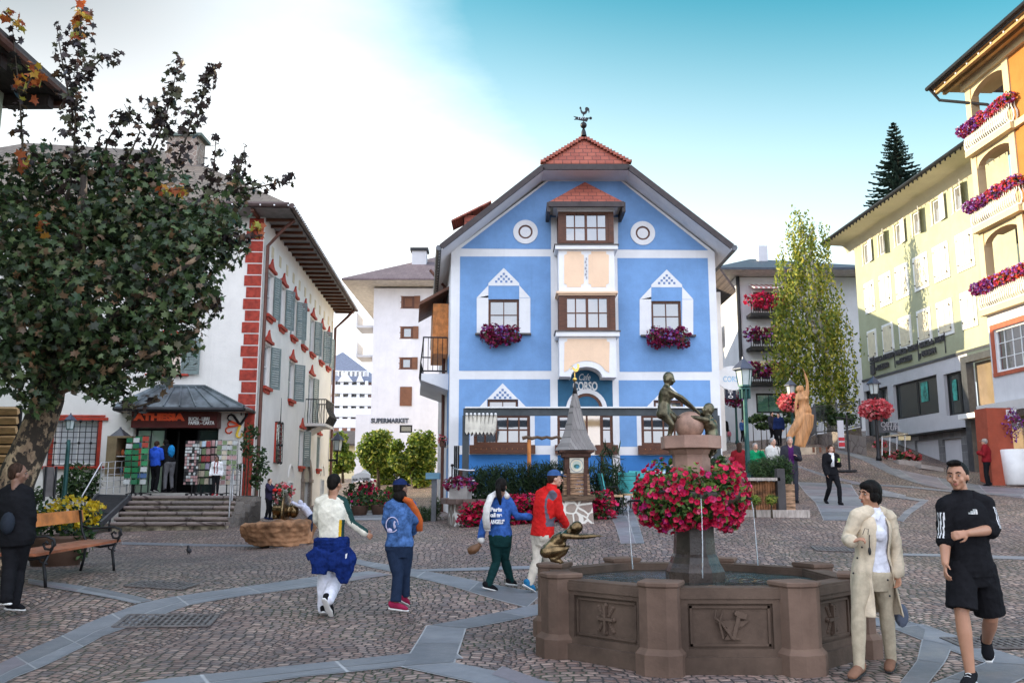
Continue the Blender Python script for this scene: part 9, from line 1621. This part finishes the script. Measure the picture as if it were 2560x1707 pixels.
b.obj('seat_slab', SW_, bn);b=MB();b.prism([W_(-.35, .56, .74), W_(Lb+.12, .56, .74), W_(Lb+.12, .60, .92), W_(-.35, .60, .92)], v*.035);b.obj('backrest', BW_, bn)
for a in(0, Lb):
 b=MB();C_=lambda pts, r:b.tube([W_(a, y, z)for y, z in pts], r, 8)
 C_([(-.02, 0), (-.0, .15), (.03, .3), (-.02, .42)], .022);C_([(.50, 0), (.46, .2), (.44, .42), (.52, .6), (.58, .92)], .022);C_([(.54, .68), (.4, .64), (.2, .65), (.02, .66), (-.08, .62), (-.10, .55), (-.04, .49), (.03, .50), (.06, .56), (.02, .59), (-.01, .56)], .018);C_([(-.06, .6), (-.07, .5), (-.03, .43)], .016);C_([(-.02, .4), (.22, .36), (.44, .4)], .018);C_([(-.02, .3), (.08, .33), (.1, .38)], .012);b.obj('iron_side_frame', DARKM, bn, True)
tg=H(A('tr', 870, 1440, 20.3).x, 20.3);tr=thing('stone_trough', 'boat shaped sandstone trough with a bronze wheel, children climbing on it', 'trough', (A('tr', 870, 1440, 20.3).x, 20.3, tg));SAND=mat('orange_sandstone', (.36, .19, .10), .85, 0, .4, 2.2, .8, 12, .2, (1, 1, 1), .5);mb=MB()
for i in range(13):
 f=i/12;x0=360+f*1020;wv=math.sin(PI*(.12+.8*f));top=1035-70*f+10*math.sin(9*f);bot=1395-150*(1-min(1, f*3.2))**2-60*max(0, f-.9)*8
 c_=A('tr', x0+(30 if f<.1 else 0), (top+bot)/2, 20.5);hh=(A('tr', x0, top, 20.5).z-A('tr', x0, bot, 20.5).z)/2;[mb.box(c_+UP*hh*(1-k_/5), (.16, (.8+.6*wv)*(1-.09*k_), 2*hh*k_/5), 0)for k_ in(1, 2, 3, 4, 5)]
o=mobj('trough_body', remesh(mb, .03, 5, .012, 4, .3), SAND, tr);b=MB();p, q=A('tr', 760, 1470, 20.3), A('tr', 1365, 1380, 20.3);b.box2((p.x, 20.2, tg-.05), (q.x, 20.9, q.z+.03));b.obj('foot_slab', STEP, tr)
wl=thing('bronze_wheel', 'bronze mill wheel and axle on top of the stone trough', 'wheel', A('tr', 1000, 820, 20.6));mb=MB();M_=Matrix.Rotation(PI/2, 3, 'Y');c=A('tr', 1010, 850, 20.6)
mb.ball(c, (.07, .42, .45), 22);mb.tube([A('tr', 800, 800, 20.6), A('tr', 1160, 830, 20.6)], [.11, .13], 14);mb.ball(A('tr', 1140, 830, 20.6), (.12, .14, .16), 14);mb.tube([A('tr', 850, 960, 20.6), A('tr', 840, 760, 20.6)], .08, 10);mobj('wheel', remesh(mb, .02, 1), BRP, wl)
t=thing('flower_bunch', 'bunch of pink and white flowers behind the child on the trough', 'flowers', A('tr', 930, 600, 21));b=MB();b.tube([A('tr', 930, 980, 21), A('tr', 930, 650, 21)], .06, 8);b.obj('stem', BARKD, t);foliage('leaves', LM['dark'], t, [tuple(A('tr', 930, 570, 21))], [(.28, .25, .3)], 300, .08, 'oval', 95);foliage('blossoms', LM['pink'], t, [tuple(A('tr', 930, 540, 21))], [(.3, .25, .25)], 90, .07, 'petal', 96, .8)
CY=mat('turquoise_cushion', (.06, .36, .36), .8, 0, .2);TANC=mat('wicker_tan', (.50, .33, .18), .8, 0, .2, 20, .4)
def chair(label, p, rz, m_, bm):
 t=thing('cafe_chair', label, 'chair', (0, 0, 0), 'cafe chairs by the hedge');b=MB();b.box((0, 0, .45), (.46, .46, .05));b.obj('seat', TANC, t);b=MB();b.box((0, .23, .72), (.46, .04, .5), 0, 0, Matrix.Rotation(R(-12), 3, 'X'));b.obj('backrest', bm, t);b=MB()
 for i in range(5):z=.52+.09*i;b.tube([(-.22, .20+.02*i, z), (.22, .20+.02*i, z)], .008, 4)
 for x in(-.22, .22):b.tube([(x, .2, .45), (x, .3, .98)], .014, 6);b.tube([(x, .22, .65), (x, -.1, .66), (x, -.2, .5)], .014, 6)
 b.obj('back_frame', DARKM, t)
 for x, y in((-.2, -.2), (.2, -.2), (-.2, .2), (.2, .2)):b=MB();b.tube([(x*1.15, y*1.15, 0), (x, y, .44)], .014, 6);b.obj('leg', DARKM, t)
 t.location=p;t.rotation_euler=(0, 0, rz);return t
def gp_(x, y, Y):q=A('bs', x, y, Y);return(q.x, Y, H(q.x, Y))
chair('cafe chair with a turquoise backrest seen from the side beside the hedge', gp_(215, 1500, 21.4), R(100), CY, CY);chair('cafe chair with a turquoise checked backrest left of the small table', gp_(400, 1500, 21.8), R(175), CY, CY);chair('cafe chair with a turquoise backrest behind the small table', gp_(575, 1450, 23.3), R(20), CY, CY);chair('tan backed cafe chair near the seated man', gp_(700, 1440, 23.6), R(-20), TANC, TANC);chair('cafe chair the man in the blue jacket sits on', (J['hA'].x if 0 else A('bs', 895, 1400, 24).x, 24, H(A('bs', 895, 1400, 24).x, 24)), R(-90), TANC, TANC)
for i, (x, Y, lab)in enumerate(((520, 22.4, 'small round cafe table between the turquoise chairs'), (790, 22.9, 'cafe table with a pale menu card near the seated man'))):
 q=gp_(x, 1450, Y);t=thing('cafe_table', lab, 'table', q, 'cafe tables');b=MB();b.lathe([(.0, .70), (.38, .70), (.38, .73), (0, .73)], q, 20);b.obj('table_top', mat('pale_table', (.45, .5, .48), .4), t);b=MB();b.lathe([(.22, 0), (.03, .05), (.025, .7)], q, 12);b.obj('leg', DARKM, t)
 if i:b=MB();b.box(Vector(q)+Vector((0, 0, .86)), (.3, .02, .24), .2, 0);tag(b.obj('menu_card', mat('pale_blue_card', (.45, .6, .68))), 'pale blue menu card standing on the cafe table', 'menu')
b=MB();q=gp_(330, 1400, 25.6);t=thing('bench_seat', 'long wooden bench against the blue plinth of the house', 'bench', q);b.box(Vector(q)+Vector((1.4, .6, .45)), (4.2, .4, .06));b.obj('seat', ORW, t);[MB().box(Vector(q)+Vector((x, .6, .2)), (.08, .35, .42)).obj('leg', ORW, t)for x in(-.4, 1.4, 3.2)]
t=thing('newspaper_stand', 'info panel and newspaper rack below the grille window', 'stand', T_(330, 820, 22));b=MB();b.prism([T_(280, 735, 22), T_(348, 735, 22), T_(348, 540, 22), T_(280, 540, 22)], (0, .06, 0));b.obj('panel', mat('grey_panel_sign', (.22, .2, .2)), t);b=MB();[b.prism([T_(275+i*16, 800, 21.9), T_(288+i*16, 800, 21.9), T_(288+i*16, 765, 21.9), T_(275+i*16, 765, 21.9)], (0, .03, 0))for i in range(7)];b.obj('papers_stripe', WHITEF, t);b=MB();x=T_(282, 800, 22).x;b.tube([(x, 22, H(x, 22)), (x, 22, T_(282, 538, 22).z)], .03, 6);x=T_(348, 800, 22).x;b.tube([(x, 22, H(x, 22)), (x, 22, T_(350, 538, 22).z)], .03, 6);b.obj('post', DARKM, t)
t=thing('pigeon', 'small dark pigeon standing on the cobbles', 'pigeon', G('g', 867, 342));q=G('g', 867, 342);mb=MB();mb.ball(q+UP*.09, (.05, .09, .055), 12, 0, Matrix.Rotation(R(-25), 3, 'X'));mb.ball(q+Vector((0, -.06, .17)), .03, 10);mb.tube([q+Vector((0, -.03, .1)), q+Vector((0, -.06, .16))], .028, 8);mb.tube([q+Vector((0, .05, .08)), q+Vector((0, .15, .05))], [.03, .012], 8);[mb.tube([q+Vector((x, 0, 0)), q+Vector((x, 0, .07))], .01, 5)for x in(-.02, .02)];mobj('body', remesh(mb, .008, 1), mat('pigeon_grey', (.04, .04, .045), .7), t)
t=thing('mail_box', 'flat blue-grey steel box on a post beside the left wall of the blue house', 'box', A('tw', 250, 660, 23));b=MB();p, q=A('tw', 145, 705, 23), A('tw', 350, 610, 23);b.box2((p.x, 23, p.z), (q.x, 23.4, q.z));b.obj('box', mat('blue_grey_steel', (.12, .24, .32), .5, .4), t);b=MB();x=A('tw', 265, 800, 23).x;b.box2((x-.06, 23.1, H(x, 23)), (x+.06, 23.3, p.z));b.obj('post', GREYMET, t)
